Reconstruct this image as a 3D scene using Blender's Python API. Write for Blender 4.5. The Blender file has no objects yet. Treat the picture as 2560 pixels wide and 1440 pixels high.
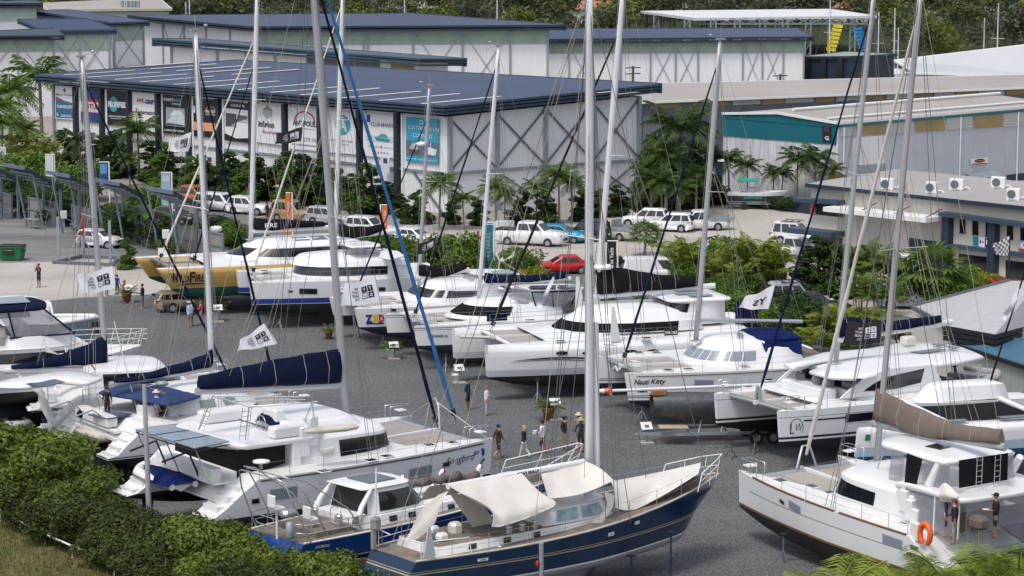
import bpy,bmesh,math,random
from mathutils import Vector,Matrix
R=math.radians
random.seed(7)
SC=bpy.context.scene
COL=SC.collection
F,HOR,CH=6400.0,-210.0,27.3
PITCH=math.atan((720-HOR)/F)
CP,SP=math.cos(PITCH),math.sin(PITCH)
def ray(px,py):
 x=(px-1280)/F;y=-(py-720)/F
 return Vector((x,CP+y*SP,-SP+y*CP))
def G(px,py,z=0.0):
 r=ray(px,py);t=(z-CH)/r.z
 return Vector((r.x*t,r.y*t,z))
def Dp(px,py,Y):
 r=ray(px,py);t=Y/r.y
 return Vector((r.x*t,Y,CH+r.z*t))
def on_wall(px,py,a,b):
 """where a sight line meets the vertical plane through ground points a, b"""
 r=ray(px,py);d=b-a;n=Vector((d.y,-d.x,0))
 t=(n.x*a.x+n.y*a.y)/(n.x*r.x+n.y*r.y)
 return Vector((r.x*t,r.y*t,CH+r.z*t))
def z_at(p,py):
 """height above ground point p that is seen at picture row py"""
 y=-(py-720)/F
 return CH+p.y*(-SP+y*CP)/(CP+y*SP)
def scale_at(p):return F/(p.y*CP+(CH-p.z)*SP)
MATS={}
def nn(nt,typ,**kw):
 n=nt.nodes.new(typ)
 for k,v in kw.items():
  if k in n.inputs:n.inputs[k].default_value=v
  else:setattr(n,k,v)
 return n
def mat(name,col,rough=0.6,metal=0.0,var=0.12,scale=1.5,bump=0.0,bscale=40,spec=0.5,alpha=1.0,ribs=None,trans=0.0,col2=None,streak=0.0,rs=0.25,detail=4):
 if name in MATS:return MATS[name]
 m=bpy.data.materials.new(name);m.use_nodes=True
 nt=m.node_tree;L=nt.links;b=nt.nodes['Principled BSDF']
 b.inputs['Roughness'].default_value=rough;b.inputs['Metallic'].default_value=metal
 b.inputs['Specular IOR Level'].default_value=spec
 c=(col[0],col[1],col[2],1)
 b.inputs['Base Color'].default_value=c
 tc=nn(nt,'ShaderNodeTexCoord')
 last=None
 if var>0 or col2:
  no=nn(nt,'ShaderNodeTexNoise',Scale=scale,Detail=detail,Roughness=0.6)
  L.new(tc.outputs['Object'],no.inputs['Vector'])
  r=nn(nt,'ShaderNodeValToRGB')
  e=r.color_ramp.elements
  e[0].position=0.3;e[1].position=0.7
  k2=col2 if col2 else tuple(min(1,x*(1+var))for x in col)
  k1=col if col2 else tuple(x*(1-var)for x in col)
  e[0].color=(*k1,1);e[1].color=(*k2,1)
  L.new(no.outputs['Fac'],r.inputs['Fac']);last=r.outputs['Color']
 if streak>0:
  mp=nn(nt,'ShaderNodeMapping');mp.inputs['Scale'].default_value=(2.2,2.2,0.12)
  L.new(tc.outputs['Object'],mp.inputs['Vector'])
  n2=nn(nt,'ShaderNodeTexNoise',Scale=1.6,Detail=6,Roughness=0.7)
  L.new(mp.outputs['Vector'],n2 .inputs['Vector'])
  r2=nn(nt,'ShaderNodeValToRGB');e=r2 .color_ramp.elements
  e[0].position=0.42;e[0].color=(1,1,1,1);e[1].position=0.75;e[1].color=(1-streak,1-streak,1-streak*.95,1)
  L.new(n2 .outputs['Fac'],r2 .inputs['Fac'])
  mx=nn(nt,'ShaderNodeMixRGB',blend_type='MULTIPLY');mx.inputs['Fac'].default_value=1
  if last:L.new(last,mx.inputs['Color1'])
  else:mx.inputs['Color1'].default_value=c
  L.new(r2 .outputs['Color'],mx.inputs['Color2']);last=mx.outputs['Color']
 if last:L.new(last,b.inputs['Base Color'])
 hgt=None
 if ribs:
  ax,sp=ribs
  mp=nn(nt,'ShaderNodeVectorMath',operation='DOT_PRODUCT');mp.inputs[1].default_value=ax
  L.new(tc.outputs['Object'],mp.inputs[0])
  mu=nn(nt,'ShaderNodeMath',operation='MULTIPLY');mu.inputs[1].default_value=2*math.pi/sp
  L.new(mp.outputs['Value'],mu.inputs[0])
  si=nn(nt,'ShaderNodeMath',operation='SINE');L.new(mu.outputs[0],si.inputs[0]);hgt=si.outputs[0]
  bp=nn(nt,'ShaderNodeBump',Strength=rs,Distance=0.03)
  L.new(hgt,bp.inputs['Height']);L.new(bp.outputs['Normal'],b.inputs['Normal'])
 elif bump>0:
  n3=nn(nt,'ShaderNodeTexNoise',Scale=bscale,Detail=3)
  L.new(tc.outputs['Object'],n3 .inputs['Vector'])
  bp=nn(nt,'ShaderNodeBump',Strength=bump,Distance=0.05)
  L.new(n3 .outputs['Fac'],bp.inputs['Height']);L.new(bp.outputs['Normal'],b.inputs['Normal'])
 if alpha<1:b.inputs['Alpha'].default_value=alpha
 if trans>0:b.inputs['Transmission Weight'].default_value=trans
 MATS[name]=m
 return m
def leaf_mat(name,dark,light,trans=0.25,scale=0.6):
 if name in MATS:return MATS[name]
 m=bpy.data.materials.new(name);m.use_nodes=True
 nt=m.node_tree;L=nt.links;b=nt.nodes['Principled BSDF'];out=nt.nodes['Material Output']
 b.inputs['Roughness'].default_value=0.55;b.inputs['Specular IOR Level'].default_value=0.3
 ge=nn(nt,'ShaderNodeNewGeometry');oi=nn(nt,'ShaderNodeObjectInfo')
 no=nn(nt,'ShaderNodeTexNoise',Scale=scale,Detail=5,Roughness=0.75)
 L.new(ge.outputs['Position'],no.inputs['Vector'])
 ad=nn(nt,'ShaderNodeMath',operation='MULTIPLY_ADD');ad.inputs[1].default_value=0.35
 L.new(oi.outputs['Random'],ad.inputs[0]);L.new(no.outputs['Fac'],ad.inputs[2])
 ri=nn(nt,'ShaderNodeMath',operation='MULTIPLY_ADD');ri.inputs[1].default_value=0.35
 L.new(ge.outputs['Random Per Island'],ri.inputs[0]);L.new(ad.outputs[0],ri.inputs[2])
 r=nn(nt,'ShaderNodeValToRGB');e=r.color_ramp.elements
 e[0].position=0.45;e[0].color=(*dark,1);e[1].position=1.05;e[1].color=(*light,1)
 L.new(ri.outputs[0],r.inputs['Fac']);L.new(r.outputs['Color'],b.inputs['Base Color'])
 t=nn(nt,'ShaderNodeBsdfTranslucent');L.new(r.outputs['Color'],t.inputs['Color'])
 mx=nn(nt,'ShaderNodeMixShader');mx.inputs[0].default_value=trans
 L.new(b.outputs[0],mx.inputs[1]);L.new(t.outputs[0],mx.inputs[2]);L.new(mx.outputs[0],out.inputs['Surface'])
 MATS[name]=m
 return m
class MB:
 def __init__(s):s.v=[];s.f=[];s.m=[];s.sm=[]
 def add(s,vs,fs,mi=0,smooth=False,M=None):
  o=len(s.v)
  if M is not None:vs=[M@Vector(p)for p in vs]
  s.v.extend([tuple(p)for p in vs])
  for f in fs:s.f.append([o+i for i in f]);s.m.append(mi);s.sm.append(smooth)
  return s
 def box(s,c,d,mi=0,rz=0.0,M=None,ch=0.0):
  x,y,z=d[0]/2,d[1]/2,d[2]/2
  if ch<=0:
   vs=[(-x,-y,-z),(x,-y,-z),(x,y,-z),(-x,y,-z),(-x,-y,z),(x,-y,z),(x,y,z),(-x,y,z)]
   fs=[(0,3,2,1),(4,5,6,7),(0,1,5,4),(1,2,6,5),(2,3,7,6),(3,0,4,7)]
  else:
   k=min(ch,x*.9,y*.9,z*.9)
   def ring(i,zz):return[(-x+i+k,-y+i,zz),(x-i-k,-y+i,zz),(x-i,-y+i+k,zz),(x-i,y-i-k,zz),(x-i-k,y-i,zz),(-x+i+k,y-i,zz),(-x+i,y-i-k,zz),(-x+i,-y+i+k,zz)]
   rs=[ring(k*.6,-z),ring(0,-z+k),ring(0,z-k),ring(k*.6,z)]
   vs=sum(rs,[]);fs=[tuple(range(7,-1,-1)),tuple(range(24,32))]
   for a in range(3):
    for i in range(8):fs.append((a*8+i,a*8+(i+1)%8,a*8+8+(i+1)%8,a*8+8+i))
  cc,ss=math.cos(rz),math.sin(rz)
  vs=[(c[0]+p[0]*cc-p[1]*ss,c[1]+p[0]*ss+p[1]*cc,c[2]+p[2])for p in vs]
  return s.add(vs,fs,mi,False,M)
 def tube(s,pts,r,n=6,mi=0,caps=True,M=None,sq=1.0):
  pts=[Vector(p)for p in pts]
  rr=r if isinstance(r,(list,tuple))else[r]*len(pts)
  vs=[];fs=[]
  u=None
  for i,p in enumerate(pts):
   d=(pts[min(i+1,len(pts)-1)]-pts[max(i-1,0)])
   if d.length<1e-9:d=Vector((0,0,1))
   d.normalize()
   if u is None:
    a=Vector((1,0,0))if abs(d.x)<0.9 else Vector((0,1,0))
   else:a=u
   w=d.cross(a);w.normalize();u=w.cross(d)
   for k in range(n):
    t=2*math.pi*k/n+math.pi/n
    vs.append(p+(u*math.cos(t)+w*math.sin(t)*sq)*rr[i])
  for i in range(len(pts)-1):
   for k in range(n):
    a=i*n+k;b=i*n+(k+1)%n
    fs.append((a,b,b+n,a+n))
  s.add(vs,fs,mi,n>4,M)
  if caps:
   s.add(vs[:n],[tuple(range(n-1,-1,-1))],mi,False,M);s.add(vs[-n:],[tuple(range(n))],mi,False,M)
  return s
 def loft(s,secs,mi=0,closed=True,caps=(True,True),smooth=True,M=None,rowmi=None):
  """secs: list of equal-length point rings; rowmi: material per ring position"""
  n=len(secs[0]);vs=[p for q in secs for p in q];o=len(s.v)
  if M is not None:vs=[M@Vector(p)for p in vs]
  s.v.extend([tuple(p)for p in vs])
  for i in range(len(secs)-1):
   for k in range(n if closed else n-1):
    a=o+i*n+k;b=o+i*n+(k+1)%n
    s.f.append([a,b,b+n,a+n]);s.m.append(rowmi[k]if rowmi else mi);s.sm.append(smooth)
  if closed and caps[0]:s.f.append([o+k for k in range(n-1,-1,-1)]);s.m.append(mi);s.sm.append(False)
  if closed and caps[1]:e=o+(len(secs)-1)*n;s.f.append([e+k for k in range(n)]);s.m.append(mi);s.sm.append(False)
  return s
 def prism(s,poly,z0,z1,mi=0,M=None,top=None):
  n=len(poly);q=top or poly
  g=lambda z,i:z[i]if isinstance(z,(list,tuple))else z
  vs=[(p[0],p[1],g(z0,i))for i,p in enumerate(poly)]+[(p[0],p[1],g(z1,i))for i,p in enumerate(q)]
  ar=sum(poly[i][0]*poly[(i+1)%n][1]-poly[(i+1)%n][0]*poly[i][1]for i in range(n))
  fs=[tuple(range(n-1,-1,-1)),tuple(range(n,2*n))]+[(i,(i+1)%n,n+(i+1)%n,n+i)for i in range(n)]
  if ar<0:fs=[f[::-1]for f in fs]
  return s.add(vs,fs,mi,False,M)
 def beam(s,a,b,w,h,mi=0,up=(0,0,1)):
  """rectangular bar from a to b; w across, h along up"""
  a=Vector(a);b=Vector(b);d=(b-a).normalized();u=Vector(up)
  sd=d.cross(u)
  if sd.length<1e-6:sd=Vector((1,0,0))
  sd.normalize();u=sd.cross(d)
  q=[sd*(w/2)*i+u*(h/2)*j for i,j in((-1,-1),(1,-1),(1,1),(-1,1))]
  vs=[a+p for p in q]+[b+p for p in q]
  return s.add(vs,[(0,3,2,1),(4,5,6,7),(0,1,5,4),(1,2,6,5),(2,3,7,6),(3,0,4,7)][::1],mi)
 def slab(s,quad,t,mi=0,mi_top=None):
  """thick panel from a planar polygon, thickness t below its normal"""
  q=[Vector(p)for p in quad];n=(q[1]-q[0]).cross(q[2]-q[0]).normalized();k=len(q)
  vs=q+[p-n*t for p in q]
  s.add(q,[tuple(range(k))],mi if mi_top is None else mi_top)
  s.add(vs,[tuple(range(2*k-1,k-1,-1))]+[(i,k+i,k+(i+1)%k,(i+1)%k)for i in range(k)],mi)
  return s
 def ball(s,c,r,mi=0,nu=10,nv=6,M=None):
  c=Vector(c);rx,ry,rz=(r,r,r)if not isinstance(r,(tuple,list))else r
  vs=[c+Vector((0,0,-rz))]
  for j in range(1,nv):
   t=-math.pi/2+math.pi*j/nv
   for i in range(nu):
    a=2*math.pi*i/nu
    vs.append(c+Vector((rx*math.cos(t)*math.cos(a),ry*math.cos(t)*math.sin(a),rz*math.sin(t))))
  vs.append(c+Vector((0,0,rz)));fs=[]
  for i in range(nu):
   fs.append((0,1+(i+1)%nu,1+i));e=len(vs)-1;o=1+(nv-2)*nu
   fs.append((e,o+i,o+(i+1)%nu))
   for j in range(nv-2):
    a=1+j*nu+i;b=1+j*nu+(i+1)%nu
    fs.append((a,b,b+nu,a+nu))
  return s.add(vs,fs,mi,True,M)
 def lathe(s,prof,n=12,mi=0,M=None,smooth=True):
  secs=[[(r*math.cos(2*math.pi*k/n),r*math.sin(2*math.pi*k/n),z)for k in range(n)]for r,z in prof]
  return s.loft(secs,mi,True,(True,True),smooth,M)
 def build(s,name,mats,parent=None,loc=None):
  me=bpy.data.meshes.new(name)
  me.from_pydata(s.v,[],s.f)
  ms=mats if isinstance(mats,(list,tuple))else[mats]
  for m in ms:me.materials.append(m)
  if len(ms)>1:me.polygons.foreach_set('material_index',s.m)
  me.polygons.foreach_set('use_smooth',s.sm)
  me.update()
  o=bpy.data.objects.new(name,me);COL.objects.link(o)
  if parent:o.parent=parent
  if loc is not None:o.location=loc
  return o
def tag(o,label,cat,group=None,kind=None):
 if label:o['label']=label
 if cat:o['category']=cat
 if group:o['group']=group
 if kind:o['kind']=kind
 return o
def thing(name,label,cat,loc=(0,0,0),rz=0.0,group=None):
 o=bpy.data.objects.new(name,None);o.empty_display_size=0.3;COL.objects.link(o)
 o.location=loc;o.rotation_euler=(0,0,rz)
 return tag(o,label,cat,group)
def struct(o):o['kind']='structure';return o
def dup(o,loc=None,rz=None,sc=None,label=None,group=None,parent=None):
 c=o.copy();COL.objects.link(c)
 if parent:c.parent=parent
 if loc is not None:c.location=loc
 if rz is not None:c.rotation_euler=(0,0,rz)
 if sc is not None:c.scale=(sc,sc,sc)if not isinstance(sc,(tuple,list))else sc
 if label:c['label']=label
 if group:c['group']=group
 for ch in list(o.children):dup(ch,parent=c)
 return c
ORD=['leftmost','second from the left','third from the left','fourth from the left','fifth from the left','sixth from the left','seventh from the left','eighth from the left','ninth from the left','tenth from the left','eleventh from the left','twelfth from the left']
def ordl(i,n,what):
 s='rightmost' if(i==n-1 and n>1)else ORD[i]if i<12 else None
 return('%s of the %s'%(s,what))if s else what
_txt={}
def text_geo(s,bold=0.0):
 key=(s,bold)
 if key not in _txt:
  cu=bpy.data.curves.new('lettering_curve','FONT');cu.body=s;cu.size=1.0;cu.resolution_u=2;cu.align_x='CENTER';cu.align_y='CENTER';cu.offset=bold
  o=bpy.data.objects.new('lettering_tmp',cu);COL.objects.link(o)
  dg=bpy.context.evaluated_depsgraph_get();me=bpy.data.meshes.new_from_object(o.evaluated_get(dg))
  _txt[key]=([tuple(v.co)for v in me.vertices],[tuple(p.vertices)for p in me.polygons])
  bpy.data.objects.remove(o);bpy.data.meshes.remove(me);bpy.data.curves.remove(cu)
 return _txt[key]
def text_on(mb,s,fn,cx,cy,w,h,mi=0,bold=0.02,slant=0.0,flip=False):
 """lettering fitted into a w x h box centred on (cx, cy) of a surface fn(u, v) -> point"""
 vs,fs=text_geo(s,bold)
 if not vs:return
 xs=[v[0]for v in vs];ys=[v[1]for v in vs]
 sx=w/max(1e-6,max(xs)-min(xs));sy=h/max(1e-6,max(ys)-min(ys))
 mx,my=(max(xs)+min(xs))/2,(max(ys)+min(ys))/2
 q=[]
 for v in vs:
  u=(v[0]-mx)*sx;t=(v[1]-my)*sy;u+=slant*t
  if flip:u=-u
  q.append(fn(cx+u,cy+t))
 mb.add(q,fs,mi)
cam=bpy.data.cameras.new('camera');cam.sensor_width=36;cam.lens=36*F/2560;cam.clip_start=1;cam.clip_end=6000
co=bpy.data.objects.new('camera',cam);COL.objects.link(co);co.location=(0,0,CH);co.rotation_euler=(math.pi/2-PITCH,0,0);SC.camera=co
SUN_EL,SUN_AZ=62,215
w=bpy.data.worlds.new('World');SC.world=w;w.use_nodes=True;nt=w.node_tree
sky=nn(nt,'ShaderNodeTexSky',sky_type='NISHITA',sun_disc=False,sun_elevation=R(SUN_EL),sun_rotation=R(SUN_AZ))
sky.air_density=1.0;sky.dust_density=3.0;sky.ozone_density=1.0
hs=nn(nt,'ShaderNodeHueSaturation',Saturation=0.45)
bg=nt.nodes['Background'];bg.inputs['Strength'].default_value=0.14
nt.links.new(sky.outputs[0],hs.inputs['Color']);nt.links.new(hs.outputs[0],bg.inputs['Color'])
sd=bpy.data.lights.new('sun','SUN');sd.energy=1.4;sd.angle=R(12);sd.color=(1,.96,.9)
so=bpy.data.objects.new('sun',sd);COL.objects.link(so)
_d=Vector((math.sin(R(SUN_AZ))*math.cos(R(SUN_EL)),math.cos(R(SUN_AZ))*math.cos(R(SUN_EL)),math.sin(R(SUN_EL))))
so.rotation_euler=_d.to_track_quat('Z','Y').to_euler();so.location=(0,100,90)
SC.view_settings.view_transform='Standard';SC.view_settings.look='None';SC.view_settings.exposure=0.3;SC.view_settings.gamma=1
SC.cycles.max_bounces=6;SC.cycles.transparent_max_bounces=24;SC.cycles.use_denoising=True
def ground_mat(name,c1,c2,s1,spec1,speckle=0.0,sscale=8,rough=0.95,stain=None,bump=0.0):
 m=mat(name,c1,rough=rough,var=0,col2=c2,scale=s1,spec=spec1,bump=bump,bscale=sscale,detail=6)
 nt=m.node_tree;L=nt.links;b=nt.nodes['Principled BSDF'];src=b.inputs['Base Color'].links[0].from_socket
 tc=nn(nt,'ShaderNodeTexCoord')
 if speckle:
  v=nn(nt,'ShaderNodeTexNoise',Scale=sscale,Detail=2,Roughness=0.8);L.new(tc.outputs['Object'],v.inputs['Vector'])
  r=nn(nt,'ShaderNodeValToRGB');e=r.color_ramp.elements;e[0].position=.34;e[1].position=.66
  e[0].color=(1-speckle,)*3+(1,);e[1].color=(1+speckle,)*3+(1,)
  L.new(v.outputs['Fac'],r.inputs['Fac'])
  mx=nn(nt,'ShaderNodeMixRGB',blend_type='MULTIPLY');mx.inputs['Fac'].default_value=1
  L.new(src,mx.inputs['Color1']);L.new(r.outputs['Color'],mx.inputs['Color2']);src=mx.outputs['Color']
 if stain:
  mp=nn(nt,'ShaderNodeMapping');mp.inputs['Scale'].default_value=stain[1];L.new(tc.outputs['Object'],mp.inputs['Vector'])
  v=nn(nt,'ShaderNodeTexNoise',Scale=1,Detail=7,Roughness=0.65);L.new(mp.outputs['Vector'],v.inputs['Vector'])
  r=nn(nt,'ShaderNodeValToRGB');e=r.color_ramp.elements;e[0].position=stain[2];e[1].position=stain[3]
  e[0].color=(0,0,0,1);e[1].color=(1,1,1,1);L.new(v.outputs['Fac'],r.inputs['Fac'])
  mx=nn(nt,'ShaderNodeMixRGB',blend_type='MIX');L.new(r.outputs['Color'],mx.inputs['Fac'])
  L.new(src,mx.inputs['Color1']);mx.inputs['Color2'].default_value=(*stain[0],1);src=mx.outputs['Color']
 L.new(src,b.inputs['Base Color']);return m
GRAV=ground_mat('gravel',(.098,.103,.106),(.138,.143,.145),.09,.2,.75,11,stain=((.17,.17,.168),(.05,.4,1),.54,.78),bump=.6)
CONC=ground_mat('pale_concrete',(.37,.345,.315),(.46,.43,.395),.12,.3,.06,3,stain=((.2,.2,.205),(.05,.22,1),.55,.8))
LOT=ground_mat('worn_asphalt',(.15,.15,.155),(.27,.265,.26),.1,.3,.12,4,stain=((.08,.082,.09),(.05,.25,1),.5,.68))
ROAD=ground_mat('road_asphalt',(.13,.13,.135),(.18,.178,.176),.15,.3,.12,5)
SOIL=ground_mat('ground_cover_soil',(.06,.055,.035),(.1,.09,.055),.3,.2,.3,3)
FORF=ground_mat('forest_floor',(.03,.04,.018),(.05,.06,.025),.1,.1,.3,1)
APR=ground_mat('far_apron',(.25,.235,.215),(.33,.31,.28),.05,.3,.06,2)
GRASS=ground_mat('dry_grass',(.07,.085,.025),(.15,.135,.06),.35,.1,.4,3)
WHITE=mat('white_steel',(.74,.76,.78),.55,var=.05,scale=.3,streak=.12)
WALLW=mat('white_corrugated_wall',(.76,.775,.79),.5,var=.04,scale=.15,streak=.07,ribs=((1,1,0),.42))
WALLW2=mat('white_corrugated_wall_left',(.76,.77,.78),.5,var=.04,scale=.15,streak=.08,ribs=((1,-1,0),.42))
GBAND=mat('green_translucent_sheet',(.3,.38,.33),.4,var=.12,scale=.5,ribs=((1,1,0),.8))
NAVY=mat('navy_steel',(.017,.032,.055),.45,var=.15,scale=.6)
NAVY2=mat('slate_blue_steel',(.034,.062,.1),.45,var=.12,scale=.6)
GALV=mat('galvanised_steel',(.3,.34,.37),.45,.3,var=.12,scale=1)
DGREY=mat('dark_grey_steel',(.12,.14,.16),.5,var=.15,scale=1)
ROOFB=mat('blue_ribbed_roof',(.032,.053,.112),.5,var=.14,scale=.12,streak=0,ribs=((.8,-.6,0),.5))
SKYL=mat('translucent_skylight',(.72,.68,.62),.5,var=.06)
ROOFG=mat('grey_beige_ribbed_roof',(.36,.335,.31),.6,var=.09,scale=.1,ribs=((.6,.8,0),.6))
ROOFW=mat('pale_ribbed_roof',(.52,.53,.55),.45,var=.06,scale=.1,ribs=((.8,-.55,0),1.1))
WOODP=mat('tan_ply_panel',(.33,.24,.11),.7,var=.12,scale=.4,ribs=((1,1,0),.5))
TEAL=mat('teal_cladding',(.005,.13,.17),.5,var=.06,scale=.3,ribs=((1,-1,0),.5))
STAINW=mat('weathered_white_wall',(.66,.67,.7),.7,var=.1,scale=.5,streak=.62)
GREYW=mat('blue_grey_cladding',(.5,.53,.58),.5,var=.05,scale=.3,streak=.12,ribs=((1,1,0),.5))
CREAM=mat('cream_render',(.6,.57,.52),.7,var=.06,scale=.4,streak=.12)
GLASS=mat('dark_window_glass',(.012,.014,.017),.08,var=0,spec=.8)
BLACKM=mat('black_matt',(.012,.013,.015),.6,var=.15)
SHUT=mat('roller_shutter',(.42,.42,.4),.5,var=.06,ribs=((0,0,1),.22))
LOUV=mat('grey_louvre',(.45,.45,.44),.5,var=.05,ribs=((0,0,1),.3))
PAINTW=mat('white_paint',(.78,.78,.78),.5,var=.05)
ORANGE=mat('orange_sign',(.75,.17,.025),.5,var=.06)
def sheet(name,pts,z,m,px=True,kind='structure',label=None,cat=None):
 q=[G(*p)if px else Vector((p[0],p[1],0))for p in pts]
 mb=MB();vs=[(p.x,p.y,z)for p in q]
 n=len(vs);ar=sum(vs[i][0]*vs[(i+1)%n][1]-vs[(i+1)%n][0]*vs[i][1]for i in range(n))
 mb.add(vs,[tuple(range(n))if ar>0 else tuple(range(n-1,-1,-1))])
 o=mb.build(name,m);o['kind']=kind
 if label:o['label']=label
 if cat:o['category']=cat
 return o
sheet('ground',[(-900,60),(900,60),(900,2600),(-900,2600)],0,APR,px=False)
sheet('forest_ground',[(-140,400),(-40,425),(60,430),(140,400),(600,380),(900,2500),(-900,2500),(-600,380)],.004,FORF,px=False)
sheet('lot',[(-500,500),(0,520),(160,548),(380,600),(520,640),(480,660),(300,652),(120,662),(-500,680)],.008,LOT)
sheet('concrete_apron',[(-600,672),(120,655),(300,645),(500,655),(700,700),(640,760),(300,765),(-100,800),(-600,830)],.012,CONC)
sheet('gravel_yard',[(-700,835),(-100,790),(60,762),(128,752),(195,745),(323,739),(382,736),(560,722),(700,690),(860,664),(1150,672),(1330,700),(1500,735),(1760,770),(2000,830),(2250,870),(2700,960),(3300,1050),(3300,1750),(-900,1750)],.016,GRAV)
sheet('parking_road',[(380,470),(470,480),(620,505),(900,548),(1080,590),(1190,620),(1300,660),(1330,700),(1150,672),(860,664),(700,690),(560,660),(380,560),(250,500)],.008,ROAD)
sheet('lower_road',[(1290,655),(1420,665),(1700,690),(1830,715),(1990,745),(2300,790),(2300,850),(2000,825),(1760,768),(1500,733),(1330,699)],.008,ROAD)
sheet('driveway',[(1000,560),(1180,560),(1500,540),(1590,500),(1700,485),(2020,530),(2060,600),(2350,700),(2700,770),(2700,860),(2320,800),(1990,743),(1830,712),(1700,688),(1420,662),(1290,652),(1190,616),(1090,586)],.012,CONC)
sheet('grass_verge',[(-700,1180),(0,1270),(250,1390),(330,1480),(420,1760),(-700,1760)],.022,GRASS)
for k,(a,b)in enumerate([((560,520),(618,512)),((640,545),(705,530)),((730,560),(800,546)),((830,580),(900,566)),((930,600),(1000,585)),((1795,742),(1858,742)),((1826,764),(1858,764)),((1180,668),(1265,660))]):
 mb=MB();p,q=G(*a),G(*b);d=(q-p).normalized();s_=Vector((d.y,-d.x,0))*.06;up=Vector((0,0,.02))
 mb.add([p-s_+up,q-s_+up,q+s_+up,p+s_+up],[(0,1,2,3)]);struct(mb.build('bay_line',PAINTW))
mb=MB()
for a,b in[((1090,590),(1190,622)),((1190,622),(1300,662)),((1420,668),(1700,694)),((1700,694),(1830,720)),((1830,720),(1990,750))]:
 mb.beam(G(*a,.06),G(*b,.06),.2,.13)
struct(mb.build('kerb',PAINTW if 0 else CONC))
def out_n(a,b):
 d=(b-a);n=Vector((d.y,-d.x,0)).normalized()
 return n if n.dot(Vector((0,0,0))-a)>0 else-n
def wall_face(root,name,a,b,zb,za0,za1,m,off=0.0):
 n=out_n(a,b)*off;mb=MB()
 P=[Vector((a.x,a.y,zb))+n,Vector((b.x,b.y,zb))+n,Vector((b.x,b.y,za1))+n,Vector((a.x,a.y,za0))+n]
 nrm=(P[1]-P[0]).cross(P[3]-P[0])
 if nrm.dot(out_n(a,b))<0:P=[P[1],P[0],P[3],P[2]]
 mb.slab(P,.12)
 return mb.build(name,m,root)
def wquad(mb,px4,a,b,off,mi=0,t=.06):
 """panel on wall plane from 4 picture corners (tl, tr, br, bl)"""
 n=out_n(a,b);P=[on_wall(*p,a,b)+n*off for p in px4]
 if(P[1]-P[0]).cross(P[3]-P[0]).dot(n)<0:P=P[::-1]
 mb.slab(P,t,mi);return P
def rootof(name,label,cat,p=None,group=None):return thing(name,label,cat,(0,0,0),0,group)
def shed(name,label,A,B,C,tops,wm1,wm2,roof_m,rc,fascia_m,fd=1.0,over=1.5,cat='building',ft=.25,layers=1):
 """A left, B corner, C right: (px, row of the ground); tops: picture rows of wall tops; rc: rows of roof corners at A, B, C, back"""
 a,b,c=G(*A),G(*B),G(*C);d=a+c-b
 za,zb,zc=z_at(a,tops[0]),z_at(b,tops[1]),z_at(c,tops[2])
 r=rootof(name,label,cat,b)
 wall_face(r,'wall',a,b,0,za,zb,wm1);wall_face(r,'wall',b,c,0,zb,zc,wm2)
 mb=MB();mb.slab([c,d,d+Vector((0,0,zc)),c+Vector((0,0,zc))],.1);mb.slab([d,a,a+Vector((0,0,za)),d+Vector((0,0,za))],.1)
 mb.build('rear_wall',wm1,r)
 u=(a-b).normalized()*over;v=(c-b).normalized()*over
 pos=[a+u-v,b-u-v,c-u+v,d+u+v]
 Z=[z_at(p,y)if y is not None else 0 for p,y in zip(pos,rc)]
 if rc[3]is None:Z[3]=Z[0]+Z[2]-Z[1]
 Q=[Vector((p.x,p.y,z))for p,z in zip(pos,Z)]
 mb=MB();n=(Q[1]-Q[0]).cross(Q[2]-Q[0])
 q=Q if n.z>0 else Q[::-1]
 mb.add(q,[(0,1,2),(0,2,3)]);mb.add([p-Vector((0,0,.2))for p in q],[(2,1,0),(3,2,0)])
 mb.build('roof',roof_m,r)
 f=MB()
 for i,j in((0,1),(1,2),(2,3),(3,0)):
  lay=layers if i<2 else 1;h=fd/lay
  for k in range(lay):
   z=Vector((0,0,-h*(k+.5)+.06));dirn=(Q[j]-Q[i]).normalized()
   ins=out_n(Q[i],Q[j])*(-.12*k)
   f.beam(Q[i]+z+ins-dirn*.05,Q[j]+z+ins+dirn*.05,ft,h*(.64 if lay>1 else 1))
 f.build('fascia',fascia_m,r)
 return dict(r=r,a=a,b=b,c=c,d=d,za=za,zb=zb,zc=zc,Q=Q)
def posts(S,side,fr,m,wd=.35,dp=.3,name='column'):
 a,b=(S['a'],S['b'])if side==0 else(S['b'],S['c']);za,zb=(S['za'],S['zb'])if side==0 else(S['zb'],S['zc'])
 n=out_n(a,b);d=(b-a).normalized();ang=math.atan2(d.y,d.x)
 for t in fr:
  p=a.lerp(b,t);z=za+(zb-za)*t
  mb=MB();mb.box((p.x+n.x*dp/2,p.y+n.y*dp/2,z/2-.02),(wd,dp,z),rz=ang);mb.build(name,m,S['r'])
def brace(S,side,bays,m,z0=3.6,w=.16,both=True):
 a,b=(S['a'],S['b'])if side==0 else(S['b'],S['c']);za,zb=(S['za'],S['zb'])if side==0 else(S['zb'],S['zc'])
 n=out_n(a,b)*.1
 for t0,t1,lo,hi in bays:
  p,q=a.lerp(b,t0)+n,a.lerp(b,t1)+n;mb=MB()
  zl=[lo,lo];zh=[(za+(zb-za)*t-.2)if hi is None else hi for t in(t0,t1)]
  mb.beam(p+Vector((0,0,zl[0])),q+Vector((0,0,zh[1])),w,.08,up=n);mb.beam(p+n*.35+Vector((0,0,zh[0])),q+n*.35+Vector((0,0,zl[1])),w,.08,up=n)
  mb.build('cross_brace',m,S['r'])
def girt(S,side,z,m,w=.22):
 a,b=(S['a'],S['b'])if side==0 else(S['b'],S['c']);n=out_n(a,b)*.12;mb=MB()
 mb.beam(a+n+Vector((0,0,z)),b+n+Vector((0,0,z)),.12,w);mb.build('girt',m,S['r'])
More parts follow.
